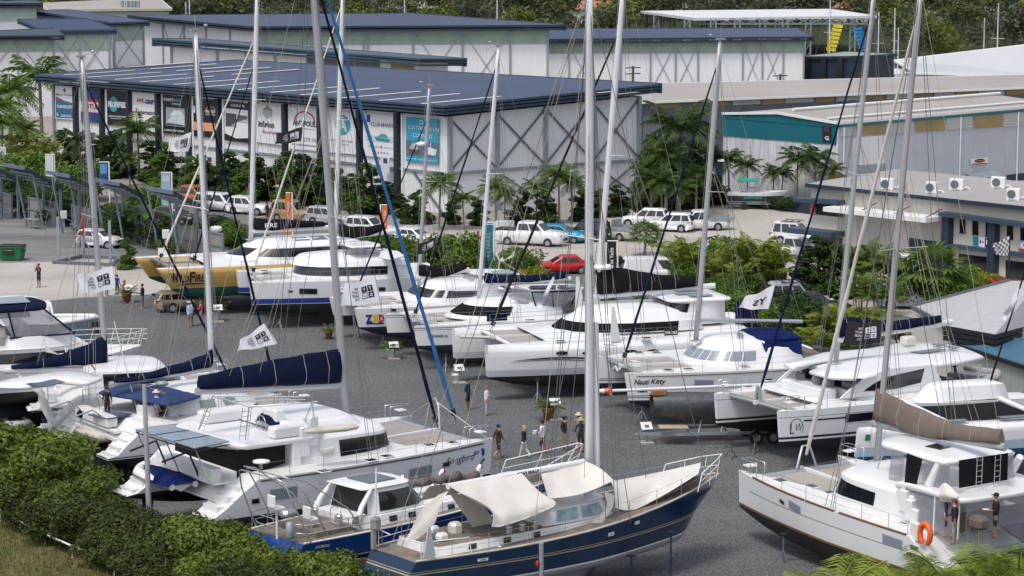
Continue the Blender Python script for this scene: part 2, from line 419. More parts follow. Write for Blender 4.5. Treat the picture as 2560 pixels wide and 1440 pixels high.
def strip(S,side,z0f,m,h=1.3,off=.07):
 a,b=(S['a'],S['b'])if side==0 else(S['b'],S['c']);za,zb=(S['za'],S['zb'])if side==0 else(S['zb'],S['zc'])
 return wall_face(S['r'],'translucent_band',a,b,min(za,zb)-h,za-.02,zb-.02,m,off)
MS=shed('boat_shed','large white shed with blue skylit roof and a row of advertising banners',(138,410),(1118,535),(1601,494),(212,292,240),WALLW2,WALLW,ROOFB,(186,264,209,150),NAVY2,fd=1.0,over=1.3,layers=3)
a,b,c=MS['a'],MS['b'],MS['c']
def wfr(px,a,b):
 q=on_wall(px,400,a,b);d=b-a;return max(0,min(1,((q-a).x*d.x+(q-a).y*d.y)/d.length_squared))
posts(MS,0,[wfr(x,a,b)for x in(197,262,330,402,477,553,635,718,806,904,998)],BLACKM if 0 else mat('shade_navy_column',(.02,.028,.04),.6,var=.1),.5,.5)  # column navy darkened so that the shade sits in its colour
posts(MS,0,[.004],GALV,.3,.3,'corner_post')
mb=MB();n_=out_n(a,b)
posts(MS,0,[wfr(x,a,b)for x in(208,273,341,412,488,563,645,728,817,915,1009)],PAINTW,.22,.22,'downpipe')
posts(MS,1,[.012,.245,.49,.74,.985],GALV,.36,.3)
girt(MS,1,3.75,GALV,.26);girt(MS,0,3.75,GALV,.2)
brace(MS,1,[(.012,.245,3.9,None),(.245,.49,3.9,None),(.49,.74,3.9,None),(.74,.985,3.9,None)],DGREY,w=.17)
brace(MS,1,[(.245,.49,.2,3.6),(.74,.985,.2,3.6)],DGREY,w=.16)
brace(MS,0,[(.004,.07,.2,3.6),(.93,.99,.2,3.6)],DGREY,w=.2)
Q=MS['Q']
def on_roof(px,py,Q,up=.03):
 n=(Q[1]-Q[0]).cross(Q[2]-Q[0]).normalized();r=ray(px,py);o=Vector((0,0,CH))
 t=(Q[0]-o).dot(n)/r.dot(n);return o+r*t+(n if n.z>0 else-n)*up
for k,(x0,y0,x1,y1)in enumerate([(160,188,337,176),(219,193.5,402,181),(287,199,468,185.5),(352,205,537,190.5),(434,211.5,619,197),(505,218,698,203),(595,224.5,786,209),(676,231.5,868,216),(752,238,950,220.5),(853,245.5,1052,228.5),(948,252,1150,234.5),(1053,260,1254,241),(312,168.5,480,156.5),(376,172.5,540,160),(440,177.5,610,164.5),(508,181.5,676,168.5),(580,186.5,748,173.5)]):
 mb=MB();p0,p1=on_roof(x0,y0,Q),on_roof(x1,y1,Q);d=(p1-p0).normalized();s_=d.cross(Vector((0,0,1))).normalized()*.3
 q=[p0-s_,p1-s_,p1+s_,p0+s_]
 if(q[1]-q[0]).cross(q[2]-q[0]).z<0:q=q[::-1]
 mb.add(q,[(0,1,2,3)]);mb.build('skylight',SKYL,MS['r'])
BAN={}
def bmat(c):return mat('banner_%d_%d_%d'%tuple(int(x*255)for x in c),c,.45,var=.03)
W_,K_=(.76,.77,.79),(.014,.014,.016)
def banner(label,quad,base,items,name='advertising_banner',a=a,b=b,off=.2,frame=True,group='advertising banners on the shed wall'):
 n=out_n(a,b);P=[on_wall(*p,a,b)+n*off for p in quad]
 def fn(u,v,k=.012):return P[3].lerp(P[2],u).lerp(P[0].lerp(P[1],u),v)+n*k
 r=thing(name,label,'sign',tuple(P[3]),0,group);r_inv=-P[3]
 def part(nm,m):
  o=cur.build(nm,m,r);return o
 T=Matrix.Translation(-P[3])
 cur=MB();q=[p-P[3]for p in(P[3],P[2],P[1],P[0])]
 if(q[1]-q[0]).cross(q[2]-q[0]).dot(n)<0:q=q[::-1]
 cur.slab(q,.05);part('panel',bmat(base))
 lay=0
 for it in items:
  lay+=1;cur=MB();g=lambda u,v,L=lay:fn(u,v,.006+.004*L)-P[3]
  if it[0]=='r':
   _,u0,v0,u1,v1,col=it;vs=[g(u0,v0),g(u1,v0),g(u1,v1),g(u0,v1)]
   f=(0,1,2,3)if(vs[1]-vs[0]).cross(vs[2]-vs[0]).dot(n)>0 else(3,2,1,0);cur.add(vs,[f])
   nm='printed_panel'
  elif it[0]=='e':
   _,cx,cy,rx,ry,inn,col=it;N=20;vs=[];fs=[]
   for k in range(N):
    t=2*math.pi*k/N;vs+=[g(cx+rx*math.cos(t),cy+ry*math.sin(t)),g(cx+rx*inn*math.cos(t),cy+ry*inn*math.sin(t))]
   for k in range(N):j=(k+1)%N;fs.append((2*k,2*j,2*j+1,2*k+1))
   cur.add(vs,fs);nm='logo'
  elif it[0]=='p':
   _,pts,col=it;cur.add([g(*p)for p in pts],[tuple(range(len(pts)))]);nm='printed_picture'
  else:
   _,s_,cx,cy,w_,h_,col=it[:7];text_on(cur,s_,g,cx,cy,w_,h_,bold=it[7]if len(it)>7 else .02);nm='lettering'
  part(nm,bmat(col))
 return r
def Bq(xl,xr,a0,a1,b0,b1):return[(xl,a0),(xr,a1),(xr,b1),(xl,b0)]
RED,NB,CY=(.5,.03,.04),(.03,.05,.2),(.06,.42,.55)
banner('white and blue chandlery banner nearest the left end of the shed',Bq(142,189,214,217,296,299),W_,[('r',.03,.03,.97,.5,(.03,.14,.27)),('p',[(.03,.5),(.97,.45),(.97,.5),(.5,.56),(.03,.68)],RED),('p',[(.03,.47),(.97,.42),(.97,.5),(.03,.6)],(.03,.14,.27)),('t','Marine',.22,.74,.34,.07,RED),('t','Trade Supplies',.72,.74,.56,.08,(.25,.27,.3)),('e',.5,.88,.06,.06,0,NB),('t','CHANDLERY',.53,.38,.85,.1,W_),('t','SUPERSTORE',.6,.1,.55,.07,W_),('p',[(.1,.09),(.2,.09),(.2,.12),(.13,.12),(.13,.2),(.1,.2)],W_)])
banner('dark blue banner with a red stripe over a pink band',Bq(206,255,218,223,304,307),NB,[('r',0,.6,1,.68,RED),('r',0,.3,1,.6,(.75,.5,.45)),('t','JOTUN',.55,.44,.85,.2,NB,.04)])
banner('black banner with white lettering over a round turquoise swirl',Bq(271,323,224,229,311,314),K_,[('e',.33,.6,.2,.22,.8,CY),('e',.33,.6,.15,.16,.7,CY),('e',.33,.56,.09,.1,.5,CY),('t','PROPSPEED',.52,.6,.92,.17,W_,.05),('t','PROTECTING YOUR UNDERWATER ASSETS',.52,.25,.85,.05,W_),('t','The world leader in foul release',.55,.19,.7,.03,W_)])
banner('white banner with red and blue paint company lettering',Bq(336,394,230,235,326,330),W_,[('t','AWL',.33,.8,.34,.12,RED,.06),('t','GRIP',.72,.78,.4,.12,NB,.06),('t','X',.16,.53,.13,.13,RED,.08),('t','International',.66,.5,.82,.12,(.05,.07,.15),.03),('t','Sea Hawk',.4,.2,.3,.09,NB)])
banner('black banner with a large picture of a moored motor yacht',Bq(411,469,236,241,331,337),K_,[('t','PAINT',.25,.88,.4,.08,W_,.04),('t','IMAGE',.62,.88,.36,.08,CY,.04),('t','SIGNS',.6,.78,.4,.05,W_),('r',.14,.2,.97,.68,(.32,.38,.45)),('p',[(.16,.3),(.4,.45),(.95,.5),(.95,.25),(.3,.22)],(.6,.63,.68)),('p',[(.3,.46),(.5,.62),(.8,.62),(.9,.5)],(.7,.72,.75)),('p',[(.16,.22),(.9,.22),(.9,.25),(.2,.27)],(.05,.07,.1)),('t','LAMINATED WRAP',.5,.08,.85,.055,W_)])
banner('black banner with an orange band across its lower half',Bq(484,546,245,249,339,345),K_,[('r',0,.16,1,.38,(.75,.36,.2)),('e',.75,.72,.2,.1,.8,(.7,.25,.05)),('t','multihull',.75,.7,.42,.1,W_,.03),('t','SOLUTIONS',.75,.6,.4,.04,W_),('r',.06,.62,.14,.8,W_)])
banner('black and white banner with dark deck pictures',Bq(566,625,252,258,350,357),W_,[('r',0,.82,1,1,K_),('t','AQUALUMA',.55,.91,.6,.08,W_,.02),('r',.04,.36,.5,.7,(.06,.07,.08)),('p',[(.2,.36),(.5,.5),(.5,.36)],(.3,.32,.33)),('r',.54,.5,.96,.68,(.1,.11,.12)),('p',[(.54,.5),(.96,.5),(.96,.6)],(.5,.5,.5)),('p',[(0,0),(1,0),(1,.12),(.5,.08),(0,.18)],K_)])
banner('pale banner with a faded portrait above blocky lettering',Bq(646,710,260,267,355,363),W_,[('e',.42,.8,.2,.14,0,(.45,.44,.45)),('p',[(.2,.85),(.42,1),(.66,.86),(.42,.88)],(.2,.2,.22)),('t','infusion',.38,.5,.62,.17,(.1,.09,.1),.06),('t','Electrical',.5,.3,.5,.08,(.3,.1,.2),.02),('t','& Refrig',.85,.3,.25,.08,(.3,.1,.2),.02)])
banner('white banner with a red arc above black lettering and a phone number',Bq(727,805,266,272,371,378),W_,[('e',.5,.68,.34,.24,.86,RED),('r',.1,.42,.95,.6,W_),('t','ANTIFOULING',.62,.62,1.02,.14,(.05,.05,.06),.05),('t','MARINE',.6,.5,.5,.04,(.3,.3,.3)),('t','0431 279 066',.52,.25,.9,.1,(.35,.36,.4)),('t','www.antifoulsolutions.com.au',.5,.12,.8,.05,(.2,.2,.25))])
banner('white banner with a large round turquoise letter A',Bq(822,894,276,282,380,386),W_,[('e',.55,.68,.26,.24,0,(.04,.3,.42)),('t','A',.55,.68,.3,.3,W_,.03),('t','WATERPROOF COVERS',.5,.3,.8,.05,(.3,.33,.36)),('t','canvas and trim',.5,.22,.5,.04,(.3,.33,.36))])
banner('white banner picturing one small turquoise motor boat on calm water',Bq(916,992,283,289,389,396),W_,[('r',.06,.8,.18,.98,NB),('t','CLUB MARINE',.6,.76,.78,.1,(.15,.16,.2)),('r',.03,.36,.97,.5,(.55,.6,.66)),('p',[(.32,.47),(.85,.43),(.8,.36),(.4,.38)],(.03,.25,.3)),('p',[(.42,.47),(.55,.56),(.7,.55),(.8,.45)],(.1,.3,.35)),('t','INSURANCE',.3,.24,.34,.04,(.4,.4,.42)),('e',.55,.24,.03,.03,0,RED),('t','clubmarine.com.au',.8,.24,.34,.04,(.4,.4,.42)),('r',.33,.09,.37,.13,NB),('r',.43,.09,.47,.13,RED),('r',.53,.09,.57,.13,(.5,.1,.3)),('r',.63,.09,.67,.13,(.05,.2,.5)),('r',.73,.09,.77,.13,CY)])
banner('bright blue banner picturing two white yachts',Bq(1019,1100,291,298,402,410),(.03,.33,.5),[('r',0,.13,1,.47,(.1,.16,.24)),('p',[(.05,.2),(.2,.42),(.3,.44),(.44,.2)],(.45,.46,.5)),('p',[(.06,.28),(.44,.28),(.42,.17),(.1,.17)],(.12,.08,.08)),('p',[(.58,.2),(.7,.36),(.95,.32),(.92,.18)],(.75,.76,.78)),('r',.76,.34,.78,.46,W_),('e',.48,.9,.06,.05,.7,W_),('t','CATAMARAN',.55,.77,.94,.09,W_,.0),('t','COMPANY',.53,.6,.6,.09,W_,.0),('t','Ph 0400 3129   catamarancompany.com.au',.5,.06,.92,.04,W_)])
for lab,q,base,it in[('small black banner low on the shed wall between the shrubs',Bq(302,323,322,324,340,342),K_,[('t','PROP',.5,.5,.7,.4,CY)]),('small dark sign with a white P beside the shed column',Bq(521,546,390,392,402,404),(.05,.07,.1),[('t','P',.55,.5,.2,.7,W_)]),('narrow white pennant with a blue square hanging on a column',Bq(970,992,388,392,430,433),(.6,.62,.66),[('r',.3,.6,.75,.9,NB)]),('narrow white pennant with a blue disc by the trees',Bq(779,802,380,383,422,424),(.6,.63,.68),[('e',.5,.7,.3,.15,0,(.05,.15,.4)),('t','ASH',.5,.3,.6,.1,(.3,.3,.35))])]:
 banner(lab,q,base,it,name='small_banner',off=.9,group='small signs on the shed wall')
SA=shed('boat_shed','long white shed with blue roof behind the banner shed',(358,222),(648,267),(1372,262),(48,76,74),WALLW2,WALLW,ROOFB,(38,66,62,33),NAVY,fd=.9,over=1.6,layers=2)
strip(SA,1,0,GBAND,2.1);posts(SA,1,[.18,.36,.375,.53,.70,.865,.995],GALV,.28,.2);posts(SA,0,[.01,.2,.39,.58,.78],GALV,.28,.2)
brace(SA,1,[(.0,.18,.3,None),(.53,.70,.8,None),(.70,.865,.8,None)],GALV,w=.09);brace(SA,0,[(.2,.39,.5,None)],GALV,w=.09)
SD=shed('boat_shed','white cross braced shed with low blue roof at the back right',(1300,222),(1310,238),(2009,236),(120,110,103),WALLW2,WALLW,ROOFB,(72,98,91,70),NAVY,fd=.9,over=1.2,layers=2)
strip(SD,1,0,GBAND,1.5);posts(SD,1,[.16,.335,.345,.45,.54,.62,.78,.85,.925,.998],GALV,.25,.2)
brace(SD,1,[(.16,.25,.5,None),(.45,.54,.5,None),(.54,.62,.5,None),(.78,.85,.5,None),(.85,.925,.5,None)],GALV,w=.09)
SB_=shed('boat_shed','low building with long dark slatted eaves between two blue roofs',(430,300),(1047,337),(1120,330),(113,158,158),WALLW2,WALLW,NAVY2,(96,146,146,None),NAVY2,fd=1.1,over=1.6,layers=3)
mb=MB();wquad(mb,[(768,128),(950,145),(950,215),(768,200)],SB_['a'],SB_['b'],.08);mb.build('wall_panel',DGREY,SB_['r'])
mb=MB();wquad(mb,[(978,160),(1036,164),(1036,220),(978,215)],SB_['a'],SB_['b'],.12);mb.build('timber_panel',WOODP,SB_['r'])
posts(SB_,0,[.005,.2,.32,.44],GALV,.3,.2)
SE=shed('boat_shed','white shed with pale parapet at the back left',(100,235),(287,262),(362,255),(34,66,62),WALLW2,WALLW,ROOFB,(26,56,53,24),NAVY2,fd=.8,over=.8,layers=2)
strip(SE,1,0,GBAND,2.2);brace(SE,1,[(.05,.95,5.5,None)],GALV,w=.09);posts(SE,1,[.01,.99],GALV,.28,.2);girt(SE,1,5.4,GALV)
SE2=shed('boat_shed','lower white shed with green band and braced wall at the back left',(60,262),(122,272),(284,268),(75,80,80),WALLW2,WALLW,ROOFB,(48,76,73,46),NAVY2,fd=.8,over=.4,layers=2)
strip(SE2,1,0,GBAND,2.6);posts(SE2,1,[.5,.95],GALV,.25,.2);brace(SE2,1,[(.05,.5,4.6,None),(.5,.95,4.6,None)],GALV,w=.09);girt(SE2,1,4.7,GALV)
SF2=shed('boat_shed','white shed with navy slatted eave at the left edge',(-160,282),(-150,296),(140,290),(96,100,98),WALLW2,WALLW,NAVY,(86,90,88,70),NAVY,fd=.8,over=1.2,layers=2)
strip(SF2,1,0,GBAND,1.7);posts(SF2,1,[.68,.995],GALV,.28,.2);brace(SF2,1,[(.3,.68,3.8,None),(.68,.99,3.8,None)],GALV,w=.09)
SF1=shed('boat_shed','tall pale grey shed at the left edge behind the navy eave',(-170,236),(-160,246),(97,244),(20,20,19),GREYW,GREYW,NAVY,(8,8,7,0),NAVY,fd=.9,over=.8,layers=2)
strip(SF1,1,0,GBAND,2.0)
SG=shed('warehouse','long low warehouse with beige ribbed roof and roof vents at the far left',(110,175),(130,190),(425,178),(30,30,29),CREAM,CREAM,ROOFG,(8,25,22,-6),CREAM,fd=.4,over=.5)
mb=MB()
for x in(305,318,328,336,345):p=Dp(x,8,SG['b'].y+14);mb.tube([p-Vector((0,0,.8)),p+Vector((0,0,.4))],.35,8)
mb.build('roof_vent',GALV,SG['r'])
SH=shed('warehouse','long grey walled warehouse with beige roof, tan panels and louvres',(1540,415),(1560,436),(2640,378),(240,259,216),DGREY,DGREY,ROOFG,(212,258,215,186),PAINTW,fd=.22,over=.9)
ha,hb=SH['b'],SH['c']
for x0,x1 in((1625,1700),(1790,1825),(1905,1960),(2038,2085),(2150,2210),(2285,2330),(2390,2440),(2515,2560)):
 mb=MB();y=lambda x:258-(x-1605)*.0387
 wquad(mb,[(x0,y(x0)),(x1,y(x1)),(x1,y(x1)+14),(x0,y(x0)+15)],ha,hb,.08);mb.build('timber_panel',WOODP,SH['r'])
for x0,x1 in((1830,1900),(1962,2032),(2090,2148),(2215,2280),(2335,2385),(2445,2510)):
 mb=MB();wquad(mb,[(x0,y(x0)),(x1,y(x1)),(x1,y(x1)+13),(x0,y(x0)+14)],ha,hb,.1);mb.build('louvre',LOUV,SH['r'])
mb=MB();wquad(mb,[(1606,289),(1652,287),(1652,345),(1606,350)],ha,hb,.1);mb.build('roller_door',mat('grey_shutter',(.2,.21,.24),.5,var=.05,ribs=((0,0,1),.22)),SH['r'])
SW8=shed('warehouse','white shed with pale ribbed pitched roof at the far right',(2240,295),(2291,318),(2720,330),(184,183,196),GREYW,GREYW,ROOFW,(150,181,195,100),PAINTW,fd=.3,over=.3)
ST=shed('warehouse','teal gabled shed with weathered white base behind palms',(1806,478),(2092,505),(2640,440),(286,310,262),STAINW,GREYW,ROOFG,(291,315,268,None),TEAL,fd=.2,over=.02)
ta,tb,tc_=ST['a'],ST['b'],ST['c']
pk=ta.lerp(tb,.49);zpk=z_at(pk,283)
mb=MB();nT=out_n(ta,tb)*.09
P=[on_wall(1807,339,ta,tb),on_wall(2091,361,ta,tb),Vector((tb.x,tb.y,ST['zb'])),Vector((pk.x,pk.y,zpk)),Vector((ta.x,ta.y,ST['za']))]
P=[p+nT for p in P];mb.slab(P if(P[1]-P[0]).cross(P[2]-P[0]).dot(nT)>0 else P[::-1],.06);mb.build('teal_panel',TEAL,ST['r'])
rd=(tc_-tb)
mb=MB();q=[Vector((ta.x,ta.y,ST['za']+.1)),Vector((tb.x,tb.y,ST['zb']+.1)),Vector((pk.x,pk.y,zpk+.04))]
q+=[p+rd for p in q];mb.add(q,[(1,4,5,2),(2,5,3,0),(2,0,1)]);mb.build('ridge_roof',ROOFG,ST['r'])
mb=MB();mb.beam(q[0]+nT*2,q[2]+nT*2,.2,.24);mb.beam(q[2]+nT*2,q[1]+nT*2,.2,.24);mb.beam(q[1],q[4],.25,.3);mb.build('barge_board',PAINTW,ST['r'])
mb=MB();mb.tube([q[2]+Vector((0,0,.2))+rd*.06,q[5]+Vector((0,0,.2))],.16,6);mb.tube([q[1].lerp(q[2],.25)+Vector((0,0,.15))+rd*.02,q[4].lerp(q[5],.25)+Vector((0,0,.15))],.12,6);mb.build('roof_pipe',PAINTW,ST['r'])
for x0,x1,m,nm in((2100,2136,LOUV,'louvre'),(2140,2212,WOODP,'timber_panel'),(2214,2284,LOUV,'louvre'),(2287,2362,WOODP,'timber_panel'),(2366,2430,LOUV,'louvre'),(2434,2505,WOODP,'timber_panel'),(2508,2575,LOUV,'louvre')):
 mb=MB();yt=lambda x:312-(x-2095)*.069;yb=lambda x:342-(x-2095)*.062
 wquad(mb,[(x0,yt(x0)),(x1,yt(x1)),(x1,yb(x1)),(x0,yb(x0))],tb,tc_,.08);mb.build(nm,m,ST['r'])
mb=MB();wquad(mb,[(2133,345),(2212,338),(2212,408),(2133,414)],tb,tc_,.07);mb.build('wall_panel',WHITE,ST['r'])
mb=MB();wquad(mb,[(2143,413),(2211,408),(2211,450),(2143,458)],tb,tc_,.1);mb.build('roller_door',mat('grey_shutter2',(.3,.33,.36),.5,var=.05,ribs=((0,0,1),.22)),ST['r'])
mb=MB();wquad(mb,[(2450,445),(2562,432),(2562,475),(2450,490)],tb,tc_,.07);mb.build('door',NAVY,ST['r'])
n2=out_n(tb,tc_)
for x in(2106,2397,2540):
 p=on_wall(x,400,tb,tc_);mb=MB();mb.tube([(p.x+n2 .x*.15,p.y+n2 .y*.15,0),(p.x+n2 .x*.15,p.y+n2 .y*.15,7.2)],.08,6);mb.build('downpipe',WHITE,ST['r'])
p0,p1=on_wall(2412,432,tb,tc_),on_wall(2492,424,tb,tc_);mb=MB();mb.slab([p0+n2*1.3-Vector((0,0,.5)),p1+n2*1.3-Vector((0,0,.5)),p1,p0],.06);mb.build('awning',GALV,ST['r'])
banner('white company sign with a black oval above the small awning',Bq(2424,2466,397,393,413,411),W_,[('r',.03,.05,.97,.25,(.5,.06,.03)),('e',.5,.62,.32,.28,0,K_),('t','ANDAMAN',.5,.62,.5,.16,(.8,.4,.1),.02)],a=tb,b=tc_,name='company_sign',group='signs on the right hand buildings')
banner('tall dark sign with a white letter G on the teal wall',Bq(2059,2080,314,316,351,354),(.03,.015,.03),[('t','G',.55,.2,.5,.28,W_,.03),('e',.5,.78,.25,.14,.75,(.2,.12,.14))],a=ta,b=tb,name='letter_sign',group='signs on the right hand buildings')
nS=out_n(ta,tb)
banner('orange sign with small white lettering at the corner of the teal shed',Bq(2076,2117,437,437,460,460),(.75,.17,.03),[('t','TRAVEL AUSTRALIA',.45,.2,.6,.1,W_),('r',.4,.45,.85,.8,(.12,.08,.3))],a=G(2076,512),b=G(2117,512),off=0,name='orange_sign',group='signs on the right hand buildings')
r=rootof('open_canopy','big white open sided canopy on latticed steel posts at the back','canopy',None)
cA,cB,cC=G(1690,150),G(2188,135),G(2110,105)
zc0=z_at(cA,45);pts=[Vector((p.x,p.y,z_at(p,yy)))for p,yy in((G(1735,152),45),(G(2190,146),39),(G(2075,112),22),(G(1600,118),27))]
mb=MB();mb.slab(pts,.5);mb.build('roof',ROOFW if 0 else mat('white_canopy_sheet',(.66,.67,.69),.5,var=.05,ribs=((1,.1,0),2)),r)
for x,yb in((1717,152),(1782,152),(1842,151),(1904,150),(1962,149),(2019,148),(2076,147),(2130,146),(1640,128),(1680,125),(1760,124),(1830,122),(1900,121),(1990,119)):
 p=G(x,yb);z=z_at(p,47 if yb>140 else 36);mb=MB();mb.box((p.x-.5,p.y,z/2),(.3,.3,z));mb.box((p.x+.5,p.y,z/2),(.3,.3,z))
 for k in range(5):mb.beam((p.x-.5,p.y,z*k/5),(p.x+.5,p.y,z*(k+1)/5),.12,.12)
 mb.build('lattice_post',GALV,r)
mb=MB()
for i in range(14):
 xa,xb=1735+i*32,1735+(i+1)*32;p,q=G(xa,151),G(xb,151);z1,z0=z_at(p,46),z_at(p,60)
 mb.beam((p.x,p.y,z1),(q.x,q.y,z0),.15,.15);mb.beam((p.x,p.y,z0),(q.x,q.y,z1),.15,.15);mb.beam((p.x,p.y,z0),(q.x,q.y,z0),.2,.2)
mb.build('roof_truss',GALV,r)
SN=shed('navy_shed','dark navy shed with sage green roof below the open canopy',(2000,222),(2120,226),(2234,214),(146,144,138),NAVY,NAVY,mat('sage_roof',(.28,.33,.25),.6,var=.08),(142,141,135,129),NAVY,fd=.4,over=.3)
posts(SN,0,[.15,.5,.85],BLACKM,.9,.6)
oa,ob=G(2025,653),G(2600,731);on=out_n(oa,ob);ou=(ob-oa).normalized()
r=rootof('office_building','two storey white office block with navy trim, shutters and grey roof','building',oa);OF=r
zo=6.1;dep=Vector((-on.x,-on.y,0))*10
mb=MB()
P4=[oa,ob,ob+dep,oa+dep];mb.prism([(p.x,p.y)for p in P4],0,zo);mb.build('wall',CREAM,r)
e=[oa+on*.6,ob+on*.6+ou,ob+dep,oa+dep]
zr=[6.3,6.3,6.75,6.75]
mb=MB();mb.slab([Vector((p.x,p.y,z))for p,z in zip(e,zr)],.12);mb.build('roof',mat('office_roof',(.34,.325,.315),.6,var=.06,scale=.2,ribs=((.7,.7,0),.35)),r)
mb=MB();mb.beam(Vector((*e[0].xy,6.15)),Vector((*e[1].xy,6.15)),.25,.3);mb.beam(Vector((*e[0].xy,6.15)),Vector((*e[3].xy,6.6)),.2,.3);mb.build('fascia',NAVY,r)
def ow(px4,nm,m,off=.06,t=.08):mb=MB();wquad(mb,px4,oa,ob,off,t=t);return mb.build(nm,m,r)
mb=MB();pA,pB=on_wall(2105,512,oa,ob),on_wall(2362,540,oa,ob)
mb.slab([pA+on*2.2,pB+on*2.2,pB,pA],.35);mb.build('white_canopy',PAINTW,r)
mb=MB()
for x in(2190,2275,2355):
 p=on_wall(x,500+(x-2105)*.09,oa,ob);mb.tube([p,p+on*2-Vector((0,0,.55))],.04,5)
mb.build('canopy_rod',NAVY,r)
mb=MB();pA,pB=on_wall(1995,565,oa,ob),on_wall(2112,578,oa,ob);mb.slab([pA+on*1.6,pB+on*1.6,pB,pA],.4);mb.build('navy_canopy',NAVY2,r)
mb=MB();pA,pB=on_wall(2003,493,oa,ob),on_wall(2113,500,oa,ob);mb.slab([pA+on*1.,pB+on*1.,pB,pA],.3);mb.build('navy_canopy',NAVY2,r)
ow([(2040,503),(2108,507),(2108,543),(2040,536)],'window',GLASS);ow([(2026,502),(2038,503),(2038,538),(2026,536)],'wall_sign',ORANGE)
ow([(2038,588),(2052,590),(2052,640),(2038,640)],'window',GLASS);ow([(2055,590),(2105,595),(2105,660),(2055,655)],'shop_door',GLASS)
ow([(2142,525),(2228,534),(2228,670),(2142,660)],'roller_shutter',SHUT);ow([(2143,523),(2222,533),(2222,541),(2143,531)],'orange_board',ORANGE,.1)
ow([(2274,540),(2363,551),(2363,606),(2274,594)],'roller_shutter',SHUT);ow([(2274,594),(2363,606),(2363,690),(2274,676)],'shop_door',NAVY)
for x0,x1 in((2366,2384),(2481,2500)):
 mb=MB();p=on_wall((x0+x1)/2,600,oa,ob);mb.box((p.x+on.x*.3,p.y+on.y*.3,2.45),(.65,.7,4.9),rz=math.atan2(ou.y,ou.x));mb.build('navy_pillar',NAVY,r)
for(x0,y0,x1,y1)in((2400,544,2414,581),(2432,548,2446,585),(2465,552,2479,589),(2518,558,2533,596),(2552,562,2567,600)):
 o=ow([(x0,y0),(x1,y0+2),(x1,y1+2),(x0,y1)],'window',GLASS);mb=MB()
 wquad(mb,[(x0-1,y1),(x1+1,y1+2),(x1+1,y1+4),(x0-1,y1+2)],oa,ob,.1);mb.build('sill',NAVY,o)
mb=MB();pA,pB=on_wall(2366,533,oa,ob),on_wall(2600,564,oa,ob);mb.beam(pA+on*.5,pB+on*.5,.9,.3);pA,pB=on_wall(2375,612,oa,ob),on_wall(2600,640,oa,ob);mb.beam(pA+on*.3,pB+on*.3,.6,.28);mb.build('ledge',NAVY2,r)
ow([(2398,634),(2474,643),(2474,700),(2398,690)],'window',GLASS);ow([(2515,650),(2600,660),(2600,712),(2515,702)],'window',GLASS)
banner('three panel sign in green, white and navy on the office wall',Bq(2435,2481,588,595,613,621),W_,[('r',.01,.03,.33,.97,(.01,.2,.25)),('r',.67,.03,.99,.97,(.02,.03,.14)),('t','M',.83,.55,.18,.5,W_,.03),('e',.42,.5,.04,.2,0,RED),('t','compass',.55,.5,.18,.15,NB)],a=oa,b=ob,off=.16,name='company_sign',group='signs on the right hand buildings')
banner('pale sign with red foot at the right end of the office wall',Bq(2549,2600,600,606,625,632),(.4,.4,.5),[('e',.45,.55,.35,.4,0,W_),('t','MARINE',.5,.55,.5,.25,K_,.02),('r',0,0,1,.2,RED)],a=oa,b=ob,off=.16,name='company_sign',group='signs on the right hand buildings')
AC=None
zrq=[Vector((p.x,p.y,z))for p,z in zip(e,zr)]
for i,(x,y,w_)in enumerate(((2218,474,1.1),(2330,483,.9),(2392,475,1.1),(2496,470,1.1),(2534,500,1.0))):
 p=on_roof(x,y,zrq,0.0)
 t=thing('air_conditioner','%s air conditioner on the grey office roof'%['leftmost white','second from left small','middle white','white rear right','rightmost white'][i],'air conditioner',tuple(p),R(-25),'air conditioners on the office roof')
 mb=MB();mb.box((0,0,.45),(w_,.5,.85),ch=.04);mb.box((-.4,0,.02),(.1,.6,.06));mb.box((.4,0,.02),(.1,.6,.06));mb.build('casing',PAINTW,t)
 mb=MB();mb.tube([(-.12,-.26,.45),(-.12,-.29,.45)],.32,14);mb.build('fan',DGREY,t)
 mb=MB();mb.tube([(w_/2,0,.2),(w_/2+.3,0,.25),(w_/2+.5,0,.05)],.05,6);mb.build('hose',PAINTW,t)
r=rootof('low_building','low grey building with pale ribbed roof and black slatted eaves at right','building',None)
k0,k1,k2=G(2372,990),G(2490,1010),G(2700,950)
z1=z_at(k1,838);d_=k0+k2-k1
mid=(k0+d_)/2
def at_z(px,py,z):return G(px,py,z)
rp=[at_z(2372,815,z1),at_z(2488,836,z1),at_z(2640,795,z1),at_z(2600,702,z1+2.2),at_z(2524,702,z1+2.2),at_z(2280,767,z1+.2)]
mb=MB();mb.add(rp,[(0,1,4,5),(1,2,3,4)]);mb.add([p-Vector((0,0,.2))for p in rp],[(5,4,1,0),(4,3,2,1)])
mb.build('roof',mat('light_grey_ribbed_roof',(.4,.41,.42),.5,var=.05,ribs=((.35,1,0),.55)),r)
mb=MB();mb.beam(rp[5],rp[4],.2,.25);mb.beam(rp[0],rp[5],.15,.2);mb.build('ridge_cap',DGREY,r)
for kk in range(3):
 mb=MB();z=Vector((0,0,-.14-.3*kk));mb.beam(rp[0]+z-(rp[1]-rp[0])*.1,rp[1]+z,.2,.24);mb.beam(rp[1]+z,rp[1].lerp(rp[2],.42)+z,.2,.24);mb.build('eave_slat',BLACKM,r)
mb=MB();ins=[p.lerp(Vector((rp[4].x,rp[4].y,p.z)),.06)for p in rp[:3]];mb.prism([(p.x,p.y)for p in ins]+[(rp[3].x,rp[3].y),(rp[5].x,rp[5].y)],0,z1-.25);mb.build('wall',CREAM,r)
r2=rootof('lean_to_shed','low pale green corrugated shed with blue ribbed roof behind the right hulls','building',None)
l0,l1=at_z(2385,858,3.0),at_z(2640,938,2.9);l2,l3=at_z(2640,850,3.5),at_z(2420,838,3.5)
